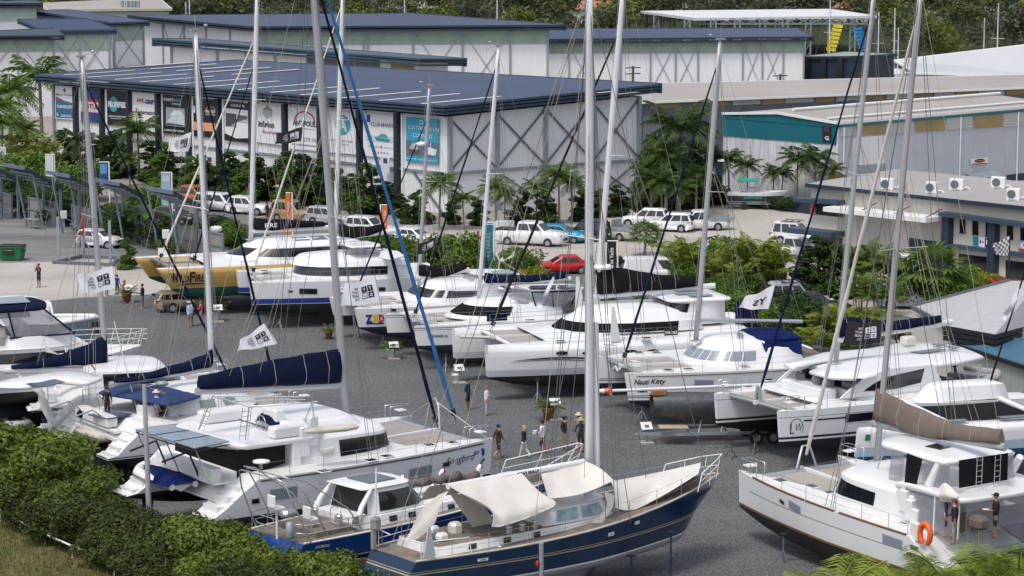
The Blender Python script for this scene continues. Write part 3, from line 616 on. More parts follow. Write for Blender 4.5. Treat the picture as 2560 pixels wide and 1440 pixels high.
mb=MB();mb.slab([l0,l1,l2,l3],.12);mb.build('roof',mat('blue_corrugated_roof',(.05,.14,.22),.4,var=.1,ribs=((1,-.35,0),.42)),r2)
mb=MB();mb.beam(l0-Vector((0,0,.1)),l1-Vector((0,0,.1)),.2,.22);mb.build('gutter',BLACKM,r2)
mb=MB();mb.prism([(p.x,p.y+.5)for p in(l0,l1)]+[(l2 .x,l2 .y),(l3 .x,l3 .y)],0,2.75);mb.build('wall',mat('pale_green_corrugated',(.4,.43,.4),.5,var=.05,streak=.2,ribs=((1,.1,0),.3)),r2)
fl=lambda x:540+(x-4)*.2053
FENA,FENB=G(4,fl(4)),G(520,fl(520));fdir=(FENB-FENA).normalized();fper=Vector((fdir.y,-fdir.x,0))
if fper.y>0:fper=-fper
STEELB=mat('blue_grey_steel',(.2,.25,.29),.45,.2,var=.12)
ROOFU=mat('dark_grey_roof_sheet',(.06,.07,.085),.5,var=.1,ribs=((.6,-.8,0),.5))
nsh=6
for i,(bx,by,cx,cy,ax,ay)in enumerate([(-42,402,53,454,-120,392),(63,421,160,472,-12,411),(175.5,441,253,482,102,430),(300,461,364,493,220,448),(433,482,502,516,347,469)]):
 c0=G(cx,fl(cx));zC=z_at(c0,cy)
 b0=c0+fper*3.4;
 for _ in range(20):b0+=fdir*((bx-(1280+F*b0 .x/(b0 .y*CP+(CH-5)*SP)))/40)
 zB=z_at(b0,by);L_=4.3;a0=b0-fdir*L_;d0=c0-fdir*L_
 zA=z_at(a0,ay)
 t=thing('shelter','%s steel shelter with tilted dark roof along the fence'%ORD[i],'shelter',tuple(d0),0,'tilted roof shelters along the fence')
 o_=Vector(d0);V=lambda p,z:Vector((p.x-o_.x,p.y-o_.y,z))
 mb=MB();mb.slab([V(d0,zC),V(c0,zC),V(b0,zB),V(a0,(zB+zA)/2)][::1],.12);mb.build('roof',ROOFU,t)
 mb=MB();mb.beam(V(a0,(zB+zA)/2),V(b0,zB),.12,.3);mb.build('front_edge',mat('grey_blue_edge',(.12,.15,.22),.5,var=.05),t)
 mb=MB();mb.beam(V(b0,zB),V(c0,zC),.12,.3);mb.build('side_edge',NAVY,t)
 mb=MB()
 for k in range(1,5):
  f_=k/5;mb.beam(V(a0 .lerp(d0,f_),(zB+zA)/2+(zC-zB)*f_-.22),V(b0 .lerp(c0,f_),zB+(zC-zB)*f_-.22),.1,.14)
 mb.build('purlin',STEELB,t)
 for s_ in(.12,.88):
  p=d0 .lerp(c0,s_);mb=MB();mb.beam(V(p,0),V(p,zC),.2,.2,up=fdir);mb.build('post',STEELB,t)
  q=p+fper*1.7;mb=MB();mb.tube([V(q-fper*.0,0),V(q+fper*.9,zC+(zB-zC)*.72)],.1,6);mb.build('strut',STEELB,t)
FEN=thing('panel_fence','grey sheet panel fence on blue steel posts behind the shelters','fence',tuple(FENA),0)
PANEL=mat('grey_fence_sheet',(.27,.27,.265),.6,var=.06,streak=.25,ribs=((.6,-.8,0),.3))
for x0,x1,gate in((-40,32,0),(75,142,0),(184,262,0),(302,345,0),(358,384,0),(433,512,0),(512,560,0)):
 p,q=G(x0,fl(x0)),G(x1,fl(x1));mb=MB();h=2.25
 A_,B_=p-FENA,q-FENA;mb.slab([A_,B_,B_+Vector((0,0,h)),A_+Vector((0,0,h))],.06);mb.build('panel',PANEL,FEN)
 mb=MB()
 for z in(.3,1.2,2.2):mb.beam(A_+Vector((0,0,z))+fper*.06,B_+Vector((0,0,z))+fper*.06,.08,.08)
 for w_ in(A_,B_):mb.beam(w_+fper*.08,w_+fper*.08+Vector((0,0,2.35)),.12,.12,up=fdir)
 mb.build('rail',STEELB,FEN)
GEL=mat('white_gelcoat',(.76,.765,.775),.22,var=.03,scale=.6,spec=.5)
GELD=mat('deck_nonskid',(.70,.70,.69),.55,var=.05,scale=1.2)
GELC=mat('cream_gelcoat',(.66,.64,.58),.35,var=.05)
ANTI=mat('black_antifoul',(.012,.013,.016),.6,var=.3,scale=1.5)
ANTIN=mat('navy_antifoul',(.015,.02,.045),.6,var=.25,scale=1.5)
TINT=mat('tinted_window',(.01,.011,.014),.07,var=0,spec=.8)
GREYWIN=mat('grey_hull_window',(.24,.28,.32),.2,var=.04,spec=.6)
SMOKE=mat('clear_plastic_screen',(.35,.36,.4),.15,var=.15,scale=1.2,alpha=.45)
ALU=mat('silver_alloy',(.5,.52,.54),.35,.55,var=.06,scale=.4)
MASTW=mat('white_painted_mast',(.7,.715,.74),.35,var=.05,scale=.3)
MASTG=mat('grey_painted_mast',(.42,.44,.46),.4,.2,var=.07,scale=.3)
SST=mat('stainless_steel',(.55,.55,.56),.25,.7,var=.05)
WIRE=mat('rigging_wire',(.2,.2,.21),.4,.5,var=.1)
ROPE=mat('cream_rope',(.36,.335,.27),.8,var=.15)
ROPED=mat('dark_rope',(.03,.03,.04),.8,var=.2)
CVN=mat('navy_canvas',(.007,.012,.036),.95,spec=.1,var=.25,scale=1.5,bump=.35,bscale=2.2)
CVB=mat('black_canvas',(.013,.013,.015),.95,spec=.1,var=.25,scale=1.5,bump=.3,bscale=2.2)
CVR=mat('royal_blue_canvas',(.006,.016,.085),.95,spec=.1,var=.25,scale=1.5,bump=.35,bscale=2.2)
CVT=mat('taupe_canvas',(.155,.125,.105),.85,var=.12,scale=1.3,bump=.5,bscale=1.6)
CVW=mat('cream_canvas',(.66,.63,.585),.85,var=.08,scale=.9,bump=.35,bscale=1.4)
NET=mat('trampoline_net',(.36,.335,.3),.9,var=.06,scale=4,bump=.3,bscale=60)
SOLAR=mat('solar_cell_panel',(.05,.07,.11),.18,var=.2,scale=3,spec=.7)
SOLARL=mat('pale_solar_panel',(.2,.25,.32),.2,var=.1,scale=2,spec=.7)
TEAK=mat('weathered_teak',(.2,.165,.135),.8,var=.3,scale=2.5,ribs=((0,1,0),.12))
TEAKB=mat('brown_teak_rail',(.16,.08,.03),.6,var=.2)
HYPA=mat('pale_inflatable_tube',(.58,.54,.46),.5,var=.05)
HYPG=mat('grey_inflatable_tube',(.36,.36,.36),.5,var=.06)
LIFER=mat('orange_lifering',(.8,.13,.02),.5,var=.05)
INT=mat('shaded_interior',(.16,.145,.12),.7,var=.25,scale=2)  # dark base colour stands in for shade inside cockpits and doorways
RUB=mat('black_rubber',(.015,.015,.016),.7,var=.15)
TRIM_=0.0
BOATS={}
class Boat:
 def __init__(s,key,name,label,cat,bow,L,az,yc,side,zb,group,trim=TRIM_):
  s.L,s.yc,s.side,s.zb=L,yc,side,zb
  a=R(az);fw=Vector((math.sin(a),math.cos(a),0));s.rz=math.atan2(fw.y,fw.x);tr=R(trim);s.trim=tr
  Rm=Matrix.Rotation(s.rz,4,'Z')@Matrix.Rotation(-tr,4,'Y')
  tip=Rm@Vector((L,side*yc,zb))
  N=G(bow[0],bow[1],tip.z)
  s.M=Matrix.Translation(Vector((N.x-tip.x,N.y-tip.y,0)))@Rm;s.I=s.M.inverted()
  s.r=thing(name,label,cat,tuple(s.M.to_translation()),0,group);s.r.rotation_euler=(0,-tr,s.rz)
  s.r.rotation_mode='XYZ';s.r.rotation_euler=Rm.to_euler('XYZ');BOATS[key]=s
 def _ray(s,px,py):
  o=s.I@Vector((0,0,CH));d=(s.I.to_3x3()@ray(px,py));return o,d
 def yp(s,px,py,y=0.0):
  o,d=s._ray(px,py);t=(y-o.y)/d.y;return o+d*t
 def zp(s,px,py,z):
  o,d=s._ray(px,py);t=(z-o.z)/d.z;return o+d*t
 def xp(s,px,py,x):
  o,d=s._ray(px,py);t=(x-o.x)/d.x;return o+d*t
 def W(s,p):return s.M@Vector(p)
 def P(s,nm,mb,m,parent=None):return mb.build(nm,m,parent or s.r)
 def ground(s,x):return-x*math.tan(s.trim)
class Hull:
 def __init__(s,L,hb,zk,zw,zs,zb,ws=.75,wb=.05,tm=.45,ent=2.2,rake=.15,flare=.86,scoop=None,bands=(),wlent=1.0,tk=.6,shp=1.3,round_=2.0,transom=0.0,soft=0.0):
  s.__dict__.update(locals());del s.__dict__['s']
 def wd(s,x):
  t=max(0,min(1,x/s.L))
  if t<s.tm:return s.hb*(s.ws+(1-s.ws)*math.sin(math.pi/2*t/s.tm))
  return s.hb*(1-(1-s.wb)*((t-s.tm)/(1-s.tm))**s.ent)
 def zd(s,x):
  t=max(0,min(1,x/s.L));z=s.zs+(s.zb-s.zs)*t**s.shp
  if s.scoop and x<s.scoop[-1][0]:
   for(xa,za),(xb,zb_)in zip(s.scoop,s.scoop[1:]):
    if xa<=x<=xb:return min(z,za+(zb_-za)*(x-xa)/(xb-xa))
  return z
 def zkl(s,x):
  t=max(0,min(1,x/s.L));k=s.zk
  if t>s.tk:k+=(s.zw-.12-s.zk)*((t-s.tk)/(1-s.tk))**2.2
  if t<.3:k+=(s.zw-.05-s.zk)*((.3-t)/.3)**1.8
  return k
 def wz(s,x,z):
  zd=s.zs+(s.zb-s.zs)*max(0,min(1,x/s.L))**s.shp;w=s.wd(x)
  if z>=s.zw:
   f=min(1,(z-s.zw)/(zd-s.zw));wl=s.flare*(1-.25*max(0,x/s.L-.5)/.5*s.wlent)
   w=w*(wl+(1-wl)*f**.8)
   if s.soft and z>s.zd(x)-s.soft:q=(z-s.zd(x)+s.soft)/s.soft;w*=1-.35*q**2.5
   return w
  wl=s.flare*(1-.25*max(0,x/s.L-.5)/.5*s.wlent);k=s.zkl(x)
  q=min(1,(s.zw-z)/max(.05,s.zw-k));return w*wl*max(0,1-q**s.round_)**(1/s.round_ if s.round_>1 else 1)
 def xo(s,x,z):
  t=max(0,x/s.L-.8)/.2;f=max(0,min(1.3,(s.zb-z)/max(.1,s.zb-s.zw)))
  xs=x-s.rake*t**1.5*f
  tt=max(0,1-x/(s.L*.12+1e-6))if s.transom else 0
  return xs+s.transom*tt*max(0,(s.zs-z)/(s.zs-s.zw+.01))
 def mesh(s,y0=0.0,mats_n=3):
  xs=[s.L*k/26 for k in range(27)]+[s.L*k for k in(.97,.985,.995)]
  if s.scoop:xs+=[p[0]for p in s.scoop]+[p[0]+.01 for p in s.scoop]
  xs=sorted(set(round(x,3)for x in xs if 0<=x<=s.L))
  lev=sorted({round(b,3)for band in s.bands for b in band[:2]}|{0.0},reverse=True)
  n_up=4
  secs=[];secd=[]
  for x in xs:
   zd=s.zd(x);col=[]
   zl=[zd]+[zd-(zd-min(zd-.02,s.zw+lev[0]))*k/n_up for k in range(1,n_up)]+[min(zd-.02,s.zw+l)for l in lev]
   if s.soft:zl[1:1]=[zd-s.soft*.18,zd-s.soft*.5]
   k_=s.zkl(x);zl+=[s.zw-(s.zw-k_)*f for f in(.3,.6,.82,.95,1)]
   out=[Vector((s.xo(x,z),y0+s.wz(x,z),z))for z in zl];inn=[Vector((p.x,2*y0-p.y,p.z))for p in out[::-1]][1:]
   secs.append(out+inn);secd.append((out[0].copy(),Vector((out[0].x,y0,out[0].z+.02)),Vector((out[0].x,2*y0-out[0].y,out[0].z))))
  nup=n_up+(2 if s.soft else 0)
  def mi(z0,z1):
   h=(z0+z1)/2
   for a,b,m in s.bands:
    if a<=h<=b:return m
   return 0 if h>0 else 2
  rows=[0]*nup+[mi(lev[i],lev[i+1])for i in range(len(lev)-1)]+[2]*5
  rows=rows+rows[::-1]
  mb=MB();mb.loft(secs,closed=False,rowmi=rows)
  mb.loft(secd,1,closed=False,smooth=False)
  n=len(secs[0]);o=len(mb.v);mb.v+=[tuple(p)for p in secs[0]]
  for i in range(n//2):mb.f.append([o+i,o+i+1,o+n-2-i,o+n-1-i]);mb.m.append(rows[i]);mb.sm.append(False)
  e=secs[-1];o=len(mb.v);mb.v+=[tuple(p)for p in e]
  for i in range(n//2):mb.f.append([o+n-1-i,o+n-2-i,o+i+1,o+i]);mb.m.append(rows[i]);mb.sm.append(False)
  return mb
 def patch(s,mb,y0,side,x0,x1,z0,z1,off=.012,mi=0,n=6,z0b=None,z1b=None):
  """panel lying on the outer side, x0..x1 by z0..z1 (z at the far end z0b, z1b)"""
  z0b=z0 if z0b is None else z0b;z1b=z1 if z1b is None else z1b;A=[];B=[]
  for k in range(n+1):
   t=k/n;x=x0+(x1-x0)*t;za=z0+(z0b-z0)*t;zb=z1+(z1b-z1)*t
   A.append(Vector((s.xo(x,za),y0+side*(s.wz(x,za)+off),za)));B.append(Vector((s.xo(x,zb),y0+side*(s.wz(x,zb)+off),zb)))
  mb.loft([A,B],mi,closed=False,smooth=True)
 def fn(s,y0,side,off=.02,xdir=None,slope=0.0,xc=0.0):
  xd=-side if xdir is None else xdir
  def f(u,v):
   x=u*xd;z=v+slope*(x-xc);return Vector((s.xo(x,z),y0+side*(s.wz(x,z)+off),z))
  return f
 def text(s,mb,txt,y0,side,xc,zc,w,h,mi=0,bold=.02,slant=0.0,slope=0.0,flip=False):
  xd=-side;text_on(mb,txt,s.fn(y0,side,.02,xd,slope,xc),xc*xd,zc,w,h,mi,bold,slant,flip)
def ring(x0,x1,hw,z,xm=None,p=2.2,rb=.95,n=14,zf=None):
 """closed plan outline at height z (zf = height at the front end)"""
 xm=x0+(x1-x0)*.45 if xm is None else xm;q=[]
 for k in range(2*n+1):
  a=-math.pi/2+math.pi*k/(2*n)
  q.append((xm+(x1-xm)*abs(math.cos(a))**(2/p),hw*math.copysign(abs(math.sin(a))**(2/p),math.sin(a))))
 q+=[((x0+xm)/2,hw),(x0,hw*rb),(x0,0),(x0,-hw*rb),((x0+xm)/2,-hw)]
 return[Vector((x,y,z if zf is None else z+(zf-z)*(x-x0)/(x1-x0)))for x,y in q]
def house(levels,crown=.12,mi=0,top=True,mi_top=None):
 mb=MB()
 for A,B in zip(levels,levels[1:]):mb.loft([A,B],mi,True,(False,False),True)
 if top:
  t=levels[-1];c=sum(t,Vector())/len(t)
  rs=[t,[p.lerp(c,.12)+Vector((0,0,crown*.55))for p in t],[p.lerp(c,.5)+Vector((0,0,crown*.92))for p in t],[p.lerp(c,.97)+Vector((0,0,crown))for p in t]]
  mb.loft(rs,mi if mi_top is None else mi_top,True,(False,True),True)
 return mb
def wpatch(mb,A,B,i0,i1,v0,v1,off=.02,mi=0,n=10,v0b=None,v1b=None):
 N=len(A);v0b=v0 if v0b is None else v0b;v1b=v1 if v1b is None else v1b
 c=sum(A,Vector())/N;lo=[];hi=[]
 def at(R_,t):t%=N;i=int(t);return R_[i].lerp(R_[(i+1)%N],t-i)
 for k in range(n+1):
  t=k/n;i=i0+(i1-i0)*t;a,b=at(A,i),at(B,i)
  tg=at(A,i+.3)-at(A,i-.3);nr=Vector((tg.y,-tg.x,0)).normalized()
  if nr.dot(a-c)<0:nr=-nr
  lo.append(a.lerp(b,v0+(v0b-v0)*t)+nr*off);hi.append(a.lerp(b,v1+(v1b-v1)*t)+nr*off)
 mb.loft([lo,hi],mi,closed=False,smooth=True)
def plate(pts,t,bev=.06,crown=0.0,under=None):
 """thin deck-like slab following its outline points (each Vector), softly bevelled, thickness t downwards"""
 c=sum(pts,Vector())/len(pts);up=Vector((0,0,1));mb=MB()
 ins=lambda f,dz:[p.lerp(Vector((c.x,c.y,p.z)),f)+up*dz for p in pts]
 r=max(1e-3,bev/max(.3,(pts[0]-c).length))
 rs=[ins(r,-t),ins(0,-t+bev),ins(0,-bev),ins(r,0)]
 if crown:rs+=[ins(.25,crown*.45),ins(.6,crown*.85),ins(.97,crown)]
 mb.loft(rs,0,True,(True,True),crown>0)
 return mb
def rounded(pts,r=.5,n=5):
 """round the corners of a polygon of Vectors"""
 out=[];N=len(pts)
 for i in range(N):
  a,b,c=pts[i-1],pts[i],pts[(i+1)%N]
  d1=(a-b);d2=(c-b);k=min(r,d1 .length*.45,d2 .length*.45);p=b+d1 .normalized()*k;q=b+d2 .normalized()*k
  for j in range(n+1):
   t=j/n;out.append(p*(1-t)**2+b*2*t*(1-t)+q*t*t)
 return out
def mast(B,x,z,top_px,w=.24,m=None,spreaders=(),topx=None,head=True,y=0.0,spl=1.5,ssweep=.5,name='mast'):
 """mast stepped at (x, z); its head lies on the centre plane where the photo shows it (top_px)"""
 m=m or MASTW;w*=1.12;f=Vector((x,y,z));t=B.yp(*top_px,y);mb=MB();secs=[]
 for k in range(9):
  s=k/8;p=f.lerp(t,s);ww=w*(1 if s<.75 else 1-.35*(s-.75)/.25)
  secs.append([p+Vector((ww/2*math.cos(a)*(1.0 if math.cos(a)<0 else .85),ww*.33*math.sin(a),0))for a in[2*math.pi*j/12 for j in range(12)]])
 mb.loft(secs,0);o=B.P(name,mb,m)
 mb=MB();mb.beam(f+Vector((-w*.52,0,.8)),t+Vector((-w*.5,0,-.2)),.03,.03);B.P('sail_track',mb,ALU,o)
 mb=MB();mb.box(tuple(f+Vector((0,0,.03))),(w*1.7,w*1.3,.06),ch=.02);B.P('mast_step',mb,ALU,o)
 for s in spreaders:
  p=f.lerp(t,s)
  for sd in(1,-1):
   mb=MB();mb.tube([p,p+Vector((-ssweep,sd*spl,.08))],[.055,.035],6,sq=.5);B.P('spreader',mb,m,o)
 if head:
  mb=MB();mb.box(tuple(t+Vector((-.05,0,.05))),(w*1.4,w*.7,.1));mb.tube([t,t+Vector((0,.08,.75))],.012,4);mb.tube([t+Vector((.1,0,.1)),t+Vector((.55,0,.22))],.014,4);mb.ball(tuple(t+Vector((.55,0,.28))),(.12,.06,.06),nu=6,nv=4);B.P('masthead',mb,SST,o)
 return f,t,o
def wires(B,segs,m=None,r=.013,name='rigging',n=4):
 mb=MB()
 for q in segs:mb.tube(q,r,n,caps=False)
 return B.P(name,mb,m or WIRE)
def furled(B,a,b,m,r=.07,name='furled_headsail',rt=None):
 mb=MB();a,b=Vector(a),Vector(b);n=14;random.seed(int(a.x*100))
 pts=[a.lerp(b,k/n)+Vector((0,math.sin(k*2.1)*.015,0))for k in range(n+1)]
 rr=[r*(.55 if k in(0,n)else 1.05+.12*math.sin(k*1.7))*(1-.45*k/n if rt is None else 1+(rt/r-1)*k/n)for k in range(n+1)]
 mb.tube(pts,rr,7);o=B.P(name,mb,m)
 d=(b-a).normalized();mb=MB();mb.tube([a-d*.05,a+d*.22],.13,10);mb.tube([a-d*.4,a],.02,5);B.P('furler_drum',mb,RUB,o)
 return o
def boom_cover(B,prof,m,wmax=.3,y=0.0,name='sail_cover',parent=None,boomr=.13,boomm=None,boom_ext=.2,boom=True):
 """prof: list of (px top, py top, py bottom) from mast to boom end, on the centre plane"""
 secs=[];bo=[];NP=len(prof)
 P_=[]
 for i in range(NP-1):
  for k in range(4):t=k/4;P_.append(tuple(prof[i][j]+(prof[i+1][j]-prof[i][j])*t for j in range(3)))
 P_.append(prof[-1]);n=len(P_);random.seed(n*7+int(prof[0][0]))
 for i,(x,yt,yb)in enumerate(P_):
  a,b=B.yp(x,yt,y),B.yp(x,yb,y);w=wmax*(.75+.25*math.sin(math.pi*min(1,i/n+.25)))*(.6 if i in(0,n-1)else 1);sec=[]
  h=(a-b);ph=random.random()*.5
  for j in range(12):
   t=2*math.pi*j/12;v=(math.cos(t)+1)/2;wd=abs(math.sin(t))**.8*w*(.45+.75*(1-v))*(1+.12*math.sin(j*2.3+i*1.9))
   sec.append(b+h*v+Vector((0,math.copysign(wd,math.sin(t))if abs(math.sin(t))>.01 else 0,.02*math.sin(i*1.3+j))))
  secs.append(sec);bo.append(b-Vector((0,0,.02)))
 mb=MB();mb.loft(secs,0);o=B.P(name,mb,m,parent)
 mb=MB()
 for i in range(3,n-2,4):q=secs[i];mb.tube([p+(p-sum(q,Vector())/12).normalized()*.012 for p in q]+[q[0]],.014,4,caps=False)
 B.P('tie_cord',mb,ROPE,o)
 if boom:
  d=(bo[-1]-bo[0]).normalized();mb=MB();mb.tube([bo[0]-d*.25-Vector((0,0,.06)),bo[-1]+d*boom_ext-Vector((0,0,.06))],boomr,8,sq=1.3);B.P('boom',mb,boomm or MASTW)
 return bo
def rails(B,H,y0,side,xs,h=.65,bow_open=True,inset=.1,lines=(.35,.65),mat_=None):
 """stanchions and lifelines along the outer deck edge of hull H"""
 m=mat_ or SST;top=[]
 pts=[Vector((x,y0+side*(H.wd(x)-inset),H.zd(x)))for x in xs]
 mb=MB()
 for p in pts:mb.tube([p,p+Vector((0,0,h))],.014,5)
 for l in lines:mb.tube([p+Vector((0,0,min(l,h)))for p in pts],.007,4,caps=False)
 B.P('guard_rail',mb,m)
 return pts
def pulpit(B,x,y,z,side,seat=True,ln=1.1,h=.62,wid=.45):
 mb=MB();r=.02;a=Vector((x,y,z));b=a+Vector((-ln,side*.0,0))
 p=[a+Vector((0,-wid/2,0)),a+Vector((0,-wid/2,h)),b+Vector((0,-wid/2,h)),b+Vector((0,-wid/2,0))]
 q=[v+Vector((0,wid,0))for v in p]
 mb.tube(p[:3]+[p[3]],r,5);mb.tube(q[:3]+[q[3]],r,5);mb.tube([p[1],q[1]],r,5)
 mb.tube([p[0].lerp(p[1],.5),q[0].lerp(q[1],.5)],r*.7,5)
 o=B.P('pulpit',mb,SST)
 if seat:mb=MB();mb.box(tuple(a+Vector((-.35,0,.36))),(.42,.5,.07),ch=.02);B.P('pulpit_seat',mb,GEL,o)
 return o
def hatch(B,p,w=.55,l=.55,parent=None,m=None):
 mb=MB();mb.box((p[0],p[1],p[2]+.03),(l,w,.06),ch=.02,mi=0);mb.box((p[0],p[1],p[2]+.065),(l*.82,w*.82,.012),mi=1)
 return B.P('deck_hatch',mb,[GEL if m is None else m,TINT],parent)
def lifering(B,p,r=.3,nrm='x',parent=None):
 p=Vector(p);mb=MB();pts=[]
 for k in range(17):
  a=2*math.pi*k/16;pts.append(p+(Vector((0,math.cos(a)*r,math.sin(a)*r))if nrm=='x' else Vector((math.cos(a)*r,0,math.sin(a)*r))))
 mb.tube(pts,.075,7,caps=False)
 o=B.P('life_ring',mb,LIFER,parent);mb=MB()
 for k in(2,6,10,14):
  d=(pts[k+1]-pts[k]).normalized()*.05;mb.tube([pts[k]-d,pts[k]+d],.08,7)
 B.P('reflective_band',mb,PAINTW,o);return o
def catamaran(key,label,bow,L,az,yc,side,hull,group='catamarans on the hardstand',mats=None,xa=2.2,xf=None,xb=None,tramp=True,trim=TRIM_,pulp=True,pseat=True,rail=True,deckz=0,under=.75,longeron=True,name='sailing_catamaran',cat='catamaran',keel=.42,nodeck=False,netm=None,beam_m=None):
 H=Hull(L,**hull);B=Boat(key,name,label,cat,bow,L,az,yc,side,H.zb,group,trim);B.H=H
 ms=mats or[GEL,GELD,ANTI]
 B.hulls={}
 for s in(side,-side):
  o=B.P('hull',H.mesh(s*yc),ms);B.hulls[s]=o
  x=L*keel;mb=MB();zt=H.zkl(x)+.15;zg=B.ground(x)
  K=lambda z,l:[Vector((x+l*c,s*yc+.14*sn,z))for c,sn in((.5,0),(.25,.8),(-.2,1),(-.5,0),(-.2,-1),(.25,-.8))]
  if zt-zg>.12:mb.loft([K(zg+.02,1.5),K(zg+.2,1.9),K(zt,2.4)],0);B.P('keel',mb,ms[2],o)
  xr=L*.09;mb=MB();mb.loft([[Vector((xr+l*c,s*yc+.05*sn,z))for c,sn in((.5,0),(0,1),(-.5,0),(0,-1))]for z,l in((max(B.ground(xr)+.12,H.zkl(xr)-.85),.4),(H.zkl(xr)+.1,.6))],0);B.P('rudder',mb,ms[2],o)
 xf=xf or L*.66;xb=xb or L*.93;B.xf,B.xb,B.xa=xf,xb,xa
 n=14;A=[];C=[]
 for k in range(n+1):
  x=xa+(xf-xa)*k/n;w=yc-H.wd(x)*.5;zt=H.zd(x)+deckz+.015;u=H.zw+under if k<n else H.zw+under+.35
  A.append([Vector((x,-w,zt)),Vector((x,w,zt)),Vector((x,w,u)),Vector((x,-w,u))])
 mb=MB();mb.loft(A,0,smooth=False);B.deck=B.P('bridge_deck',mb,ms[1]if 0 else GELD)
 zbm=H.zd(xb)-.12;w=yc-H.wd(xb)*.2
 mb=MB();mb.tube([(xb,-w,zbm),(xb,w,zbm)],.12,8);B.P('crossbeam',mb,beam_m or ALU)
 if longeron:mb=MB();mb.beam((xf-.2,0,H.zd(xf)-.15),(xb+.3,0,zbm+.05),.16,.2);B.P('longeron',mb,ms[0])
 if tramp:
  for s in(1,-1):
   rows=[]
   for k in range(7):
    t=k/6;x=xf+.05+(xb-.15-xf)*t;yi=.16 if longeron else 0;yo=yc-H.wd(x)*.92;sag=-.07*math.sin(math.pi*t)
    rows.append([Vector((x,s*(yi+(yo-yi)*j/5),H.zd(x)-.12+sag*math.sin(math.pi*j/5)))for j in range(6)])
   mb=MB();mb.loft(rows,0,closed=False);B.P('trampoline',mb,netm or NET)
   mb=MB();z=[r_[5]for r_ in rows];zz=[]
   for i in range(len(z)-1):
    for k in range(4):p=z[i].lerp(z[i+1],k/4);zz.append(p+Vector((0,s*(.02 if k%2 else-.1),.03)))
   mb.tube(zz,.012,4,caps=False);B.P('lacing',mb,PAINTW)
 if pulp:
  for s in(side,-side):pulpit(B,L-.35,s*(yc-.02),H.zd(L-.6),s,pseat)
 if rail:
  for s in(side,-side):rails(B,H,s*yc,s,[L*f for f in(.2,.3,.4,.5,.6,.7,.8,.9)])
 return B,H
def portlight(B,H,s,px4,m=None,nm='portlight',frame=True,off=.012):
 """hull window seen in the photo between picture corners (x0,y0,x1,y1) sloping with the sheer"""
 x0,y0,x1,y1=px4[:4];dy=px4[4]if len(px4)>4 else 0
 pl=s*(B.yc+H.wd(H.L*.5)*.93)
 a,b,c,d=(B.yp(x0,y0,pl),B.yp(x1,y0+dy,pl),B.yp(x1,y1+dy,pl),B.yp(x0,y1,pl))
 xa,xb=(a.x+d.x)/2,(b.x+c.x)/2
 o=None
 if frame:
  mb=MB();H.patch(mb,s*B.yc,s,xa+(.04 if xa>xb else-.04),xb-(.04 if xa>xb else-.04),d.z-.04,a.z+.04,off,z0b=c.z-.04,z1b=b.z+.04);o=B.P('portlight_frame' if 0 else 'portlight',mb,GREYF,B.hulls[s])
 mb=MB();H.patch(mb,s*B.yc,s,xa,xb,d.z,a.z,off+.012,z0b=c.z,z1b=b.z);return B.P('portlight' if 0 else 'hull_window',mb,m or TINT,B.hulls[s])
GREYF=mat('pale_grey_frame',(.5,.52,.55),.4,var=.03)
def deckpt(B,px,py,dz=0):
 p=B.zp(px,py,B.H.zd(B.L*.5)+dz);p=B.zp(px,py,B.H.zd(p.x)+dz);return p
def strut(B,pts,r,m,nm,parent=None,n=6):mb=MB();mb.tube(pts,r,n);return B.P(nm,mb,m,parent)
def ladder(B,a,b,w,m=None,n=6):
 mb=MB();a,b=Vector(a),Vector(b);w=Vector(w)
 for s in(-.5,.5):mb.tube([a+w*s,b+w*s],.018,5)
 for k in range(1,n):p=a.lerp(b,k/n);mb.tube([p-w*.5,p+w*.5],.014,5)
 return B.P('ladder',mb,m or SST)
def letters(B,txt,fn,cx,cy,w,h,m,bold=.02,slant=0.0,flip=False,parent=None):
 mb=MB();text_on(mb,txt,fn,cx,cy,w,h,0,bold,slant,flip);return B.P('lettering',mb,m,parent)
INK=mat('black_lettering',(.015,.015,.02),.5,var=0)
def steps(B,H,y0,s,x0,x1,z0,z1,n=3,w=None,m=None):
 mb=MB();w=w or H.wd(1)*1.3
 for k in range(n):
  xa=x0+(x1-x0)*k/n;xb=x0+(x1-x0)*(k+1)/n;z=z0+(z1-z0)*(k+1)/n
  mb.box(((xa+xb)/2,y0,z-.15),(xb-xa+.01,w,.3))
 return B.P('stern_steps',mb,m or GEL)
def ring_t(A,x,side):
 """ring parameter where the side wall has abscissa x"""
 N=len(A);best=None
 for i in range(N):
  a,b=A[i],A[(i+1)%N]
  if(a.y+b.y)*side>0 and min(a.x,b.x)-1e-6<=x<=max(a.x,b.x)+1e-6 and abs(a.x-b.x)>1e-6:
   best=i+(x-a.x)/(b.x-a.x)
 if best is not None and side<0 and best>N*.6:best-=N
 return best if best is not None else 0
def swin(B,parent,A,Bt,side,x0,x1,v0,v1,m=None,off=.02,v0b=None,v1b=None,nm='window',n=10):
 t0,t1=ring_t(A,x0,side),ring_t(A,x1,side);mb=MB();wpatch(mb,A,Bt,t0,t1,v0,v1,off,0,n,v0b,v1b);return B.P(nm,mb,m or TINT,parent)
def panel(B,pts,t,m,nm,parent=None):
 """thin cloth or glass panel through local points"""
 q=[Vector(p)for p in pts];n=(q[1]-q[0]).cross(q[2]-q[0]).normalized();c=sum(q,Vector())/len(q)
 if(abs(n.z)>.6 and n.z<0)or(abs(n.z)<=.6 and abs(n.y)>.5 and n.y*c.y<0):q=q[::-1]
 mb=MB();mb.slab(q,t);return B.P(nm,mb,m,parent)
